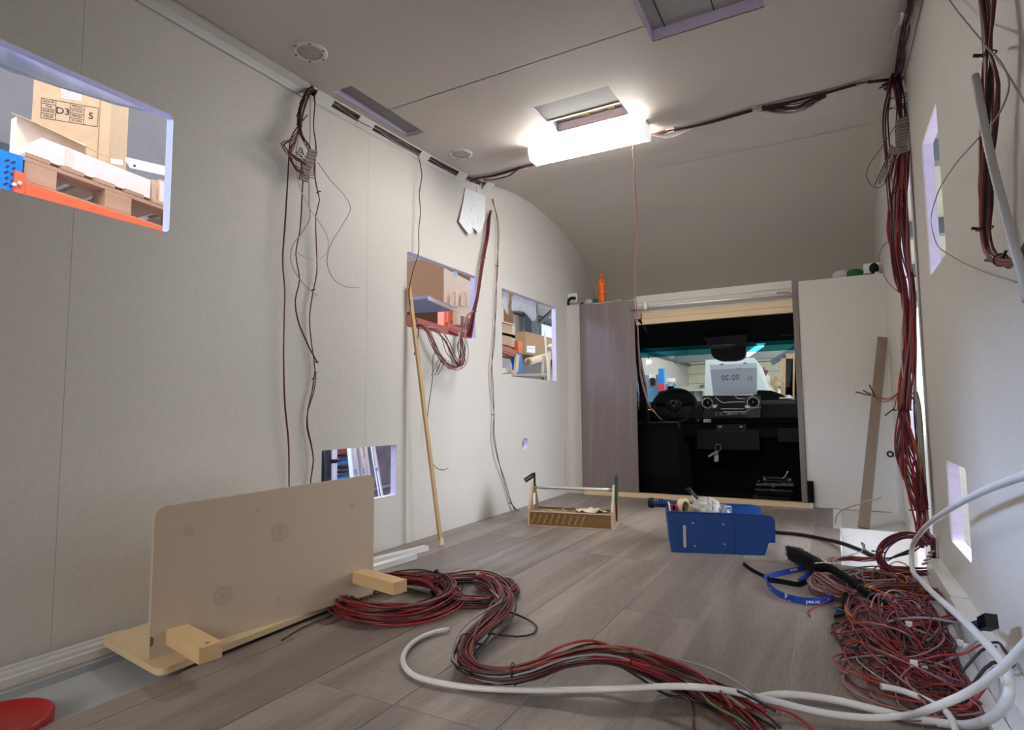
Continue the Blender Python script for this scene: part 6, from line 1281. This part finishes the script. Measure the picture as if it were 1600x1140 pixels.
box('notice', onY(1014, 592, 13.98), onY(1025, 584, 13.995), PAPER, bmn); box('dark_panel', onY(1016, 602, 13.97), onY(1023, 590, 13.98), BLACK, bmn)
bar('blue_post', onY(1034, 640, 13.9), onY(1034, 576, 13.9), .13, .13, RACKB, bmn, (0, 1, 0)); box('red_guard', onY(1028, 611, 13.7), onY(1040, 600, 13.85), mat('guard_red', (.5, .03, .05), .4, noise=.1), bmn, .02)
rkx = thing('tool_trolley', 'thin blue and white metal trolley frame beside the blue machine', 'trolley', onY(1048, 612, 14)); 
for x in (1042, 1055): bar('post', onY(x, 640, 14.2), onY(x, 600, 14.2), .05, .05, MB_, rkx, (0, 1, 0))
for y in (600, 606, 613): bar('shelf', onY(1042, y, 14.2), onY(1055, y, 14.2), .04, .3, WHITE if y == 600 else MB_, rkx)
bnh = thing('work_bench', 'pale workbench frame in the hall between machine and white vehicle', 'bench', onY(1085, 612, 16))
for x in (1062, 1082, 1096): bar('post', (onY(x, 640, 16).x, 16, GZ), onY(x, 608 if x > 1062 else 612, 16), .06, .06, HBM, bnh, (0, 1, 0))
bar('top', onY(1060, 610, 16), onY(1100, 609, 16), .5, .06, HW, bnh); bar('bracket', onY(1094, 603, 16), onY(1101, 603, 16), .06, .08, HBM, bnh); bar('panel', onY(1060, 618, 16.1), onY(1100, 617, 16.1), .05, .5, HW, bnh)
tw = thing('timber_rack', 'upright tan timber boards stacked in the hall right of the white vehicle', 'timber', onY(1235, 620, 9.5))
for x, wd_, y0 in ((1207, .08, 591), (1212, .05, 588), (1229, .16, 560), (1240, .22, 552), (1250, .15, 556)): bar('board', onY(x, 640, 9.5), onY(x+1, y0, 9.5), wd_, .05, PALLET, tw, (0, 1, 0))
bar('support_arm', onY(1205, 567, 9.6), onY(1246, 542, 9.6), .08, .06, HBM, tw, (0, 1, 0)); box('dark_shelf', onY(1187, 585, 9.8), onY(1198, 576, 10.2), HBM, tw); bar('shelf_arm', onY(1191, 592, 9.7), onY(1198, 578, 9.7), .06, .05, mat('arm_red', (.2, .05, .06), .5, noise=.1), tw, (0, 1, 0))
sh_ = thing('paper_stack', 'white sheet lying on the dashboard at the far right', 'paper', onY(1225, 617, 5.62)); hexo('sheets', [onY(1218, 623, 5.5), onY(1240, 623, 5.5), onY(1234, 618, 5.8), onY(1216, 619, 5.8)]+[v+Vector((0, 0, .008)) for v in (onY(1218, 623, 5.5), onY(1240, 623, 5.5), onY(1234, 618, 5.8), onY(1216, 619, 5.8))], PAPER, sh_); box('sheet', *[Vector(v) for v in (onY(1219, 622, 5.62)+Vector((0, 0, .01)), onY(1234, 621, 5.8)+Vector((0, 0, .018)))], PAPER, sh_)
# ---------------------------------------------------------------- storage racks and goods outside the left windows
hwl = struct(box('wall_hall', (-8.6, -6, GZ), (-8.4, 40, 6.0), HG))
for y in (2.0, 8.4, 12.0): box('column', (-8.4, y, GZ), (-8.15, y+.3, 6.0), HBM, hwl)
box('eaves_beam', (-8.4, -6, 3.6), (-8.2, 40, 3.75), HBM, hwl)
XA = -2.60
def A_(x, y, X=XA): return onX(x, y, X)
ra_ = thing('pallet_rack', 'blue and orange pallet rack carrying the pallet outside the first left window', 'rack', (-2.9, 1.4, GZ))
pu0, pu1 = A_(2, 300), A_(37, 300)
box('upright', (XA-.10, pu0.y-.02, GZ), (XA-.02, pu1.y, A_(20, 236).z), RACKB, ra_, .004)
for k in range(5):
    zc_ = A_(20, 290).z+.001+k*.022
    for y in (pu0.y+.012, pu1.y-.035): bar('punch_slot', (XA-.0195, y+.004*(k % 2), zc_), (XA-.0195, y+.012, zc_+.010), .006, .002, INK, ra_, (1, 0, 0))
zb0 = A_(38, 284).z; zb1 = A_(254, 355).z
box('beam_hook', (XA-.02, pu1.y-.028, zb0-.075), (XA-.004, pu1.y+.006, zb0+.035), RACKO, ra_, .003)
for z in (.0, .018): lathe('hook_pin', [(.007, 0), (.007, .008), (.003, .010)], (XA-.003, pu1.y-.014-.016*(z > 0), zb0-.01-z*.6), (1, 0, 0), WHITE, ra_, 10)
def beam(name, a, b, par, ma=RACKO, h=.085, w_=.05):
    o = bar(name, Vector(a)-Vector((w_/2, 0, h/2)), Vector(b)-Vector((w_/2, 0, h/2)), w_, h, ma, par, (0, 0, 1), .006); bar('beam_step', Vector(a)-Vector((-.002, 0, h*.55)), Vector(b)-Vector((-.002, 0, h*.55)), .006, h*.35, ma, o); return o
e0 = Vector((XA, pu1.y+.004, zb0)); e1 = A_(254, 355); e2 = e0+(e1-e0)*2.6; beam('load_beam', e0, e2, ra_); beam('load_beam', e0-Vector((.9, 0, 0)), e2-Vector((.9, 0, 0)), ra_)
box('upright', (XA-1.0, pu0.y-.02, GZ), (XA-.92, pu1.y, 2.6), RACKB, ra_, .004); box('upright', (XA-.10, e2.y, GZ), (XA-.02, e2.y+.08, 1.7), RACKB, ra_, .004); bar('upright_brace', (XA-.06, pu0.y+.02, .9), (XA-.95, pu0.y+.02, 1.3), .04, .02, RACKB, ra_)
dirb = (e1-e0).normalized()
def pal(a, d, z): return Vector((XA-.03-d, e0.y+a, e0.z+(e1.z-e0.z)*a/(e1.y-e0.y)+z))
pt_ = thing('wooden_pallet', 'rough wooden pallet with block feet lying on the orange rack beam', 'pallet', pal(.3, .4, 0))
def phex(name, a0, a1, d0, d1, z0, z1, ma, par, bev=0): return hexo(name, [pal(a0, d0, z0), pal(a1, d0, z0), pal(a1, d1, z0), pal(a0, d1, z0), pal(a0, d0, z1), pal(a1, d0, z1), pal(a1, d1, z1), pal(a0, d1, z1)], ma, par, bev)
for a in (.005, .285, .575):
    for d in (.0, .38, .70): phex('block', a, a+.105, d, d+.10, .018, .092, PALLET, pt_, .003)
for d in (0, .38, .70): phex('bottom_board', 0, .70, d, d+.09, .0, .017, PALLET, pt_, .002); phex('stringer', 0, .70, d, d+.095, .093, .109, PALLET, pt_, .002)
for k in range(6): phex('deck_board', .005+k*.118, .085+k*.118, -.002, .80, .110, .126, PALLET, pt_, .002)
wc0_ = thing('white_carton', 'long flat white carton lying on the wooden pallet', 'carton', pal(.3, .3, .127))
phex('box', .06, .475, .015, .42, .127, .212, mat('white_card', (.74, .66, .53), .8, noise=.04, scale=20), wc0_, .003); phex('tape', .14, .165, .012, .014, .135, .212, CARDP, wc0_); phex('top_label', .08, .15, .05, .12, .2125, .2135, PAPER, wc0_)
mcx = thing('open_carton', 'low open tan carton with raised flap behind the white carton on the pallet', 'carton', pal(.3, .5, .127))
phex('box', .13, .40, .43, .48, .127, .44, CARDP, mcx, .003); hexo('flap', [pal(.11, .43, .445), pal(.42, .43, .425), pal(.48, .33, .375), pal(.17, .34, .405), pal(.11, .43, .449), pal(.42, .43, .429), pal(.48, .33, .379), pal(.17, .34, .409)], CARD, mcx); phex('tape', .30, .325, .427, .429, .14, .42, CARDP, mcx)
phex('side_flap', .402, .406, .43, .48, .14, .40, CARDP, mcx)
XD = -3.30
p0_ = onX(46, 240, -3.62); ud = Vector((.62, .785, 0)); d1 = ray(170, 240); d1.z = 0
L_d = (d1.x*p0_.y-d1.y*p0_.x)/(ud.x*d1.y-ud.y*d1.x); nd = Vector((.785, -.62, 0))
dbx = thing('printed_carton', 'tall tan carton printed D3 and 5 in a table standing behind the pallet goods', 'carton', p0_)
zl = e0.z+.13
Q = [p0_, p0_+ud*L_d, p0_+ud*L_d-nd*.42, p0_-nd*.42]
hexo('box', [Vector((q.x, q.y, zl)) for q in Q]+[Vector((q.x, q.y, zl+1.05)) for q in Q], CARD, dbx, .004)
cs_ = p0_+ud*(L_d-.05)+nd*.0006; bar('corner_strip', (cs_.x, cs_.y, zl), (cs_.x, cs_.y, zl+1.05), .006, .0012, CARDB, dbx, tuple(nd))
def pr(x, y): d = ray(x, y); return O+d*((p0_-O).dot(nd)/d.dot(nd))+nd*.0016
TBL = [(65, 153), (154, 169), (152, 198), (64, 184)]
def tb(u, v):  # table coordinates, u across, v down
    a = pr(65, 153).lerp(pr(154, 169), u); b = pr(64, 184).lerp(pr(152, 198), u); return a.lerp(b, v)
LNW = .0022
def ln(u0, v0, u1, v1): bar('table_line', tb(u0, v0), tb(u1, v1), .0012, .0022, INK, dbx, (1, 0, 0)) if u0 == u1 else bar('table_line', tb(u0, v0), tb(u1, v1), .0012, .0022, INK, dbx)
for v in (0, 1): ln(0, v, 1, v)
for u in (0, .25, .50, .75, 1): ln(u, 0, u, 1)
for v in (.25, .5, .75): ln(0, v, .25, v); ln(.5, v, .75, v)
Rr = (tb(1, .5)-tb(0, .5)); Uu = (tb(.5, 0)-tb(.5, 1)); hgt = Uu.length
for k, (s1_, s2_) in enumerate((('DOOR', 'PIECES'), ('TÜR', 'STÜCK'), ('PORTE', 'PIÈCES'), ('DEUR', 'STUKS'))):
    text('lettering', s1_, tb(.125, .125+.25*k), Rr, Uu, hgt*.11, INK, dbx); text('lettering', s2_, tb(.625, .125+.25*k), Rr, Uu, hgt*.11, INK, dbx)
text('lettering', 'D3', tb(.375, .5), Rr, Uu, hgt*.34, INK, dbx); text('lettering', '5', tb(.875, .5), Rr, Uu, hgt*.34, INK, dbx)
lb0 = [pr(x, y) for x, y in ((96, 153), (127, 158), (127, 141), (96, 137))]
prism('white_label', lb0, nd*.0008, PAPER, dbx)
for k in range(4):
    a, b = lb0[3].lerp(lb0[0], .2+.2*k)+nd*.0012, lb0[2].lerp(lb0[1], .2+.2*k)+nd*.0012; bar('label_print', a.lerp(b, .3 if k == 0 else .06), a.lerp(b, .7 if k == 0 else .5+.08*k), .0006, .0025 if k else .004, INK if k == 0 else mat('pen_grey', (.22, .24, .30), .8), dbx)
mt = thing('metal_bracket', 'white sheet metal bracket with holes lying on the pallet goods', 'bracket', A_(222, 258, -2.75))
hexo('plate', [onX(x, y, X) for x, y, X in ((203, 262, -2.70), (258, 274, -2.70), (258, 266, -2.95), (196, 252, -2.95))]+[onX(x, y, X)+Vector((0, 0, .022)) for x, y, X in ((203, 262, -2.70), (258, 274, -2.70), (258, 266, -2.95), (196, 252, -2.95))], WHITE, mt, .002)
hexo('lug', [onX(x, y, X) for x, y, X in ((173, 255, -2.72), (192, 258, -2.72), (192, 254, -2.80), (173, 251, -2.80))]+[onX(x, y, X)+Vector((0, 0, .012)) for x, y, X in ((173, 255, -2.72), (192, 258, -2.72), (192, 254, -2.80), (173, 251, -2.80))], WHITE, mt); lathe('hole', [(.006, 0), (.006, .001)], onX(210, 259, -2.70)+Vector((.001, 0, 0)), (1, 0, 0), INK, mt, 10)
bx2 = thing('small_carton', 'small tan carton standing on the pallet near the window edge', 'carton', pal(.6, .1, .127)); phex('box', .525, .70, .03, .25, .127, .235, CARDP, bx2, .003); phex('shadow_gap', .50, .523, .05, .25, .127, .235, CARD, bx2); phex('lid', .523, .702, .028, .252, .2355, .239, CARDP, bx2)
FILM = mat('protective_film', (.70, .74, .80), .35, noise=.1, scale=20, trans=.15, alpha=.75)
def film(name, label, pts, X, seed):
    t = thing(name, label, 'film', onX(*pts[0], X)); g_ = random.Random(seed); tops = [onX(x, y, X) for x, y in pts[0::2]]; bots = [onX(x, y, X) for x, y in pts[1::2]]; V = []; F = []; nv = 6
    for i in range(len(tops)):
        for j in range(nv): p = tops[i].lerp(bots[i], j/(nv-1)); p.x += g_.uniform(-.006, .006); V.append(p)
    for i in range(len(tops)-1):
        for j in range(nv-1): a = i*nv+j; F.append((a, a+nv, a+nv+1, a+1))
    o = mk('sheet', V, F, FILM, t, True); o.modifiers.new('thick', 'SOLIDIFY').thickness = .0006; return t
fa = film('window_film', 'strip of milky protective film hanging at the first left window top', [(-20, 50), (-20, 95), (20, 74), (20, 114), (60, 92), (60, 125), (100, 108), (100, 139), (140, 124), (140, 150), (180, 141), (180, 163), (215, 157), (215, 172), (245, 171), (245, 177)], -1.868, 1)
tube('film_hem', smoothpath([onX(-20, 95, -1.866), onX(60, 125, -1.866), onX(140, 150, -1.866), onX(245, 178, -1.866)], .05), .0025, FILM, fa, 6)
# second window
rb_ = thing('beam_rack', 'orange rack beams with uprights outside the second left window', 'rack', (-2.8, 3.6, GZ))
XB2 = -2.55
RACKO_SHADED = mat('rack_orange_shaded', (.42, .10, .06), .45, noise=.08, scale=20)  # rack orange with the shade on the beams put into the colour
def B2(x, y, X=XB2): return onX(x, y, X)
beam('load_beam', B2(600, 480), B2(700, 511), rb_, RACKO_SHADED, .10, .05); beam('load_beam', B2(640, 496, -2.70), B2(740, 522, -2.70), rb_, RACKO_SHADED, .10, .05); beam('load_beam', B2(700, 503, -2.6), B2(748, 524, -2.6), rb_, RACKO_SHADED, .06, .05)
for x, X in ((696, -2.62), (702, -2.72)): p = B2(x, 500, X); box('upright', (p.x-.06, p.y-.02, GZ), (p.x, p.y+.03, p.z+.13), RACKO if X > -3 else RACKO_SHADED, rb_, .003)
bar('tie_beam', B2(640, 505, -2.9), B2(740, 538, -2.9), .05, .05, RACKO_SHADED, rb_); bar('shelf_lath', B2(697, 502, -3.2), B2(742, 501, -3.2), .04, .012, CARDP, rb_)
bcx = thing('big_carton', 'big brown carton with painted shaded and lit sides seen through the second left window', 'carton', (-3.3, 4.2, 1.4))
yb_ = onX(693, 450, -2.78).y; zb_ = onX(693, 481, -2.78).z; zt_ = onX(693, 422, -2.78).z
box('shaded_box', (-4.2, yb_, zb_), (-2.781, yb_+1.2, zt_+.12), mat('carton_shaded', (.22, .105, .042), .85, noise=.05, scale=25), bcx, .004)  # shade on this carton put into the darker brown
prism('pale_side', [(-2.78, yb_+.004, zb_), (-2.78, yb_+1.0, zb_), (-2.78, yb_+1.0, zt_-.08), (-2.78, yb_+.45, zt_-.02), (-2.78, yb_+.004, zt_+.02)], (.004, 0, 0), CARDP, bcx)  # lit face of the same carton, painted paler
for k, x in enumerate((706, 714, 723, 731)):
    a = onX(x, 478, -2.75); bar('lath', a, a+Vector((0, .01, .10+.03*(k % 2))), .03 if k % 2 else .05, .012, CARDP, bcx, (1, 0, 0))
shb = thing('shelf_board', 'grey blue board seen from below on the rack through the second left window', 'board', onX(670, 478, -2.9))
zsb = onX(645, 488, -2.5).z
P = [onZ(x, y, zsb) for x, y in ((640, 469), (670, 466), (714, 485.5), (642, 489.5))]; prism('board', P, (0, 0, .02), mat('board_blue', (.27, .29, .36), .7, noise=.04), shb); bar('edge', P[1], P[2], .012, .022, CARDP, shb)
for y_, X in ((489, -2.75),):
    t = thing('small_parts_tray', 'pale parts tray and laths on the rack right of the grey board', 'tray', onX(715, 495, -2.8)); bar('tray', onX(704, 490, -2.8), onX(742, 500, -2.8), .2, .05, CARDP, t); bar('block', onX(711, 494, -2.7), onX(716, 496, -2.7), .05, .14, CARDP, t); bar('dark_block', onX(704, 486, -2.75), onX(711, 489, -2.75), .06, .05, GREYP, t)
fm = thing('film_scrap', 'white film scrap hanging at the top of the second left window', 'film', onX(710, 427, -1.87)); prism('scrap', [onX(x, y, -1.87) for x, y in ((708, 421), (713, 423), (716, 432), (709, 432))], (.002, 0, 0), FILM, fm)
dk = thing('dark_crate', 'dark crate standing behind the pale carton at the second left window', 'crate', onX(725, 440, -3.4)); a, b = onX(714, 470, -3.5), onX(742, 425, -3.5); box('crate', (-3.9, a.y, GZ), (-3.5, b.y+.4, b.z), mat('crate_dark', (.08, .06, .05), .8, noise=.1), dk, .004); box('rim', (-3.91, a.y-.01, b.z), (-3.49, b.y+.41, b.z+.03), mat('crate_dark', (.08, .06, .05), .8), dk)
# third window
def T3(x, y, X=-2.75): return onX(x, y, X)
r3 = thing('small_rack', 'blue upright with orange beams outside the third left window', 'rack', T3(812, 560))
p = T3(812, 560); zo = T3(812, 551).z
box('upright', (p.x-.08, p.y-.04, GZ), (p.x, p.y+.05, zo), RACKB, r3, .003); box('beam_hook', (p.x-.075, p.y-.045, zo+.001), (p.x+.006, p.y+.05, T3(812, 533).z), RACKO, r3, .003)
beam('load_beam', T3(770, 533), T3(809, 548), r3, RACKO_SHADED, .07, .05); beam('load_beam', T3(780, 536, -3.3), T3(812, 541, -3.3), r3, RACKO_SHADED, .06, .05); bar('lower_shelf', T3(770, 587), T3(830, 586), .4, .02, CARDP, r3)
for k, (y0, y1, lab) in enumerate(((537, 523, 'lower tan carton stacked on the orange beam at the third left window'), (522, 508, 'upper tan carton stacked on the orange beam at the third left window'))):
    t = thing('tan_carton', lab, 'carton', T3(790, y0)); a, b = T3(772, y0-2), T3(800+k*0, y1); box('box', (-3.15, a.y, a.z), (-2.75, b.y, b.z), CARD, t, .003); box('pale_side', (-3.15, b.y+.002, a.z), (-2.78, b.y+.12, b.z+.01), CARDP, t); box('lid_board', (-3.2, a.y, b.z+.002), (-2.73, b.y+.02, b.z+.012), CARDP, t)
lpk = thing('low_goods', 'dark tins and wood pieces on the low shelf at the third left window', 'goods', T3(795, 580)); box('dark_back', (-3.3, T3(775, 580).y, T3(790, 583).z), (-3.1, T3(806, 580).y, T3(790, 552).z), BLACK, lpk); bar('tin', T3(795, 583), T3(794, 566), .05, .05, GREYP, lpk, (0, 1, 0)); bar('tin', T3(788, 583), T3(788, 575), .06, .06, CARDP, lpk, (0, 1, 0)); bar('board', T3(806, 580), T3(808, 554), .06, .02, CARDP, lpk, (1, 0, 0)); bar('pale_block', T3(798, 582), T3(806, 582), .03, .05, CARDP, lpk)
gp_ = thing('leaning_sheet', 'dark grey leaning panel behind the goods at the third left window', 'panel', onX(830, 580, -3.6)); a, b = onX(812, 600, -3.6), onX(848, 552, -3.6); box('sheet', (-3.7, a.y, GZ), (-3.6, b.y+.4, b.z), mat('panel_grey', (.13, .14, .145), .6, noise=.05), gp_, .004); box('panel_edge', (-3.71, a.y-.01, b.z+.001), (-3.59, b.y+.41, b.z+.03), mat('panel_grey', (.13, .14, .145), .6), gp_)
lc_ = thing('labelled_carton', 'brown carton with a white label on its side at the third left window', 'carton', onX(842, 540, -3.5)); a, b = onX(821, 553, -3.4), onX(866, 529, -3.4); box('box', (-3.9, a.y, a.z), (-3.4, b.y+.3, b.z), CARDB, lc_, .004); prism('label', [onX(x, y, -3.398) for x, y in ((823, 550), (836, 551.5), (836, 540), (823, 540))], (.002, 0, 0), PAPER, lc_); bar('label_line', onX(824, 544, -3.395), onX(835, 545, -3.395), .001, .006, GREYP, lc_)
rl_ = thing('cardboard_tube', 'pale cardboard tube lying across under the brown carton at the third window', 'tube', onX(837, 563, -3.0)); tube('tube', smoothpath([onX(825, 565, -3.0), onX(855, 557, -3.2)], .05), .045, CARDP, rl_, 14); lathe('tube_mouth', [(.036, 0), (.036, .002)], onX(825, 565, -3.0)+Vector((.0, -.004, 0)), (0, -1, 0), CARDB, rl_, 14)
bd_ = thing('leaning_boards', 'tan boards and a white pole leaning upright at the third left window', 'boards', onX(854, 590, -2.6))
bar('board', onX(849, 600, -2.6), onX(850, 557, -2.7), .05, .03, wood('grey_board', (.36, .29, .22), (.25, .19, .14), 'Z', 2), bd_, (1, 0, 0)); bar('board', onX(860, 600, -2.5), onX(858, 548, -2.6), .05, .02, CARDP, bd_, (1, 0, 0)); bar('white_pole', onX(857.5, 600, -2.45), onX(851, 517, -2.55), .015, .015, WHITE, bd_, (1, 0, 0)); bar('triangle', onX(858, 545, -2.55), onX(863, 540, -2.55), .05, .05, CARDP, bd_, (1, 0, 0))
bar('board', onX(865, 600, -2.45), onX(863, 563, -2.55), .02, .02, BLACK, bd_, (1, 0, 0))
hwd = bpy.data.objects.new('window_8', None); C.objects.link(hwd); hwd['kind'] = 'structure'; hwd.location = onX(853, 520, -8.38)
a, b = onX(846, 530, -8.38), onX(867, 512, -8.38); box('pane', (-8.395, a.y, a.z), (-8.38, b.y, b.z), emat('hall_window', (.40, .55, 1.0), .35), hwd); box('frame', (-8.39, a.y-.15, a.z-.1), (-8.37, a.y-.002, b.z+.1), HBM, hwd); box('frame', (-8.39, a.y-.15, b.z), (-8.37, b.y+.1, b.z+.12), HBM, hwd)
wbr = struct(bar('trim_9', onX(815, 532, -8.0), onX(864, 484, -8.0), .10, .10, HBM, None, (1, 0, 0)))
cl2 = struct(box('trim_10', (-8.14, onX(826, 500, -8.1).y-.2, GZ), (-7.9, onX(826, 500, -8.1).y+.25, 6.0), HBM))
fc = film('torn_film', 'torn milky film flap hanging at the third left window top, left end', [(785, 455), (785, 476), (788, 455), (788, 483), (792, 457), (792, 490), (795, 459), (795, 491)], -1.868, 3); tube('film_edge', smoothpath([onX(785, 476, -1.866), onX(792, 490, -1.866), onX(795, 491, -1.866)], .01), .002, FILM, fc, 5)
fd = film('torn_film', 'wide torn milky film flap hanging at the third left window top, middle', [(800, 462), (800, 485), (805, 461), (805, 486), (811, 463), (811, 486), (820, 467), (820, 488), (826, 469), (826, 493), (832, 471), (832, 501), (836, 473), (836, 502), (838, 474), (838, 497)], -1.868, 4); tube('film_edge', smoothpath([onX(800, 485, -1.866), onX(820, 488, -1.866), onX(832, 501, -1.866), onX(838, 497, -1.866)], .01), .002, FILM, fd, 5)
# low window
def F4(x, y, X): return onX(x, y, X)
lw = thing('dark_tarp', 'dark tarp hanging left in the low left window', 'tarp', F4(510, 740, -2.5)); a, b = F4(485, 800, -2.5), F4(519, 690, -2.5); box('tarp', (-2.56, a.y, a.z), (-2.5, b.y, b.z), mat('tarp_dark', (.04, .045, .055), .6, noise=.4, scale=12, bump=.6), lw, .01); tube('fold', smoothpath([F4(507, 800, -2.49), F4(509, 740, -2.49), F4(506, 690, -2.49)], .05), .012, mat('tarp_dark', (.04, .045, .055), .6), lw, 8)
pi_ = thing('white_pipe', 'white pipe with a black clamp standing in the low left window', 'pipe', F4(522, 790, -2.45)); tube('pipe', smoothpath([F4(522, 815, -2.45), F4(522.5, 690, -2.45)], .05), .016, WHITE, pi_, 14); lathe('clamp', [(.019, -.01), (.020, 0), (.019, .01)], F4(522, 720, -2.45), (0, 0, 1), BLACK, pi_, 14); bar('clamp_arm', F4(522, 720, -2.44), F4(532, 719, -2.5), .012, .012, BLACK, pi_, (1, 0, 0))
bl_ = thing('blue_crates', 'bright blue plastic crates under a red one beyond the low left window', 'crates', F4(538, 735, -2.9))
BB = mat('crate_blue', (.02, .20, .62), .4, noise=.15, scale=10); 
for y0, y1, ma in ((727, 718, BB), (735, 728, mat('crate_navy', (.004, .012, .05), .5, noise=.2)), (741, 736, mat('crate_navy', (.004, .012, .05), .5)), (770, 742, BB), (717, 710, mat('crate_gap', (.03, .02, .03), .7, noise=.2)), (709, 690, mat('crate_red', (.34, .05, .05), .5, noise=.1))):
    a, b = F4(515, y0, -2.9), F4(551, y1, -2.9); box('crate', (-3.3, a.y, a.z), (-2.9, b.y, b.z), ma, bl_, .004)
wp_ = thing('window_profiles', 'white window frame profiles leaning together beyond the low left window', 'profiles', F4(560, 800, -2.55))
for x0, x1, wd_, ma in ((553, 546, .012, WHITE), (560, 551, .030, WHITE), (566, 557, .010, GREYP), (572, 562, .035, WHITE), (578, 569, .022, WHITE)): (lambda a, b: bar('profile', a+(a-b)*((a.z-GZ)/(b.z-a.z)), b, wd_, .03, ma, wp_, (1, 0, 0), .002))(F4(x0+2, 790, -2.5), F4(x1-1, 690, -2.6))
bar('tan_strip', F4(569, 715, -2.49), F4(566.5, 694, -2.51), .014, .01, CARD, wp_, (1, 0, 0))
for x, y in ((556, 733), (567, 731)): bar('lock_plate', F4(x, y+9, -2.48), F4(x-1, y, -2.485), .018, .01, GREYP, wp_, (1, 0, 0))
gt = thing('grey_sheeting', 'mottled grey sheeting filling the right of the low left window', 'sheeting', F4(595, 780, -3.1)); a, b = F4(570, 830, -3.1), F4(640, 680, -3.1); box('sheeting', (-3.2, a.y, a.z), (-3.1, b.y, b.z), mat('sheeting', (.24, .23, .28), .5, noise=.35, scale=7, bump=.6), gt, .004); bar('hem', Vector((-3.09, a.y, a.z+.3)), Vector((-3.09, b.y, a.z+.32)), .01, .02, GREYP, gt)
tp_ = thing('thin_profile', 'thin white profile leaning alone in front of the grey sheeting', 'profile', F4(598, 790, -2.6)); bar('web', F4(601, 795, -2.6), F4(583, 690, -2.7), .012, .012, WHITE, tp_, (1, 0, 0)); bar('flange', F4(596, 795, -2.6), F4(580, 697, -2.7), .008, .008, WHITE, tp_, (1, 0, 0)); bar('bolt', F4(587, 730, -2.58), F4(589, 735, -2.58), .012, .012, GREYP, tp_, (1, 0, 0))

# ---------------------------------------------------------------- outside the right openings
rgt = struct(box('wall_hall_right', (3.9, -6, GZ), (4.0, 40, 6.0), mat('hall_wall_pale', (.70, .72, .74), .7, noise=.03, scale=2)))
dj = thing('door_latch', 'small black latch plates on the entrance edge by the cable trunk', 'latch', (XR+.02, DOOR[0]+.02, .33))
for z in (.33, .26, 1.05): box('latch_plate', (XR+.008, DOOR[0]+.0005, z), (XR+.030, DOOR[0]+.006, z+.045), BLACK, dj, .001)
gt_ = bpy.data.objects.new('window_9', None); C.objects.link(gt_); gt_['kind'] = 'structure'; gt_.location = (3.88, 20, 2)  # glowing panes added so the right openings look out on white
BRIGHTP = emat('bright_pane', (.93, .97, 1.0), 1.6)
for k in range(10): box('pane', (3.86, 5.0+k*3.4, GZ), (3.89, 8.37+k*3.4, 5.6), BRIGHTP, gt_)
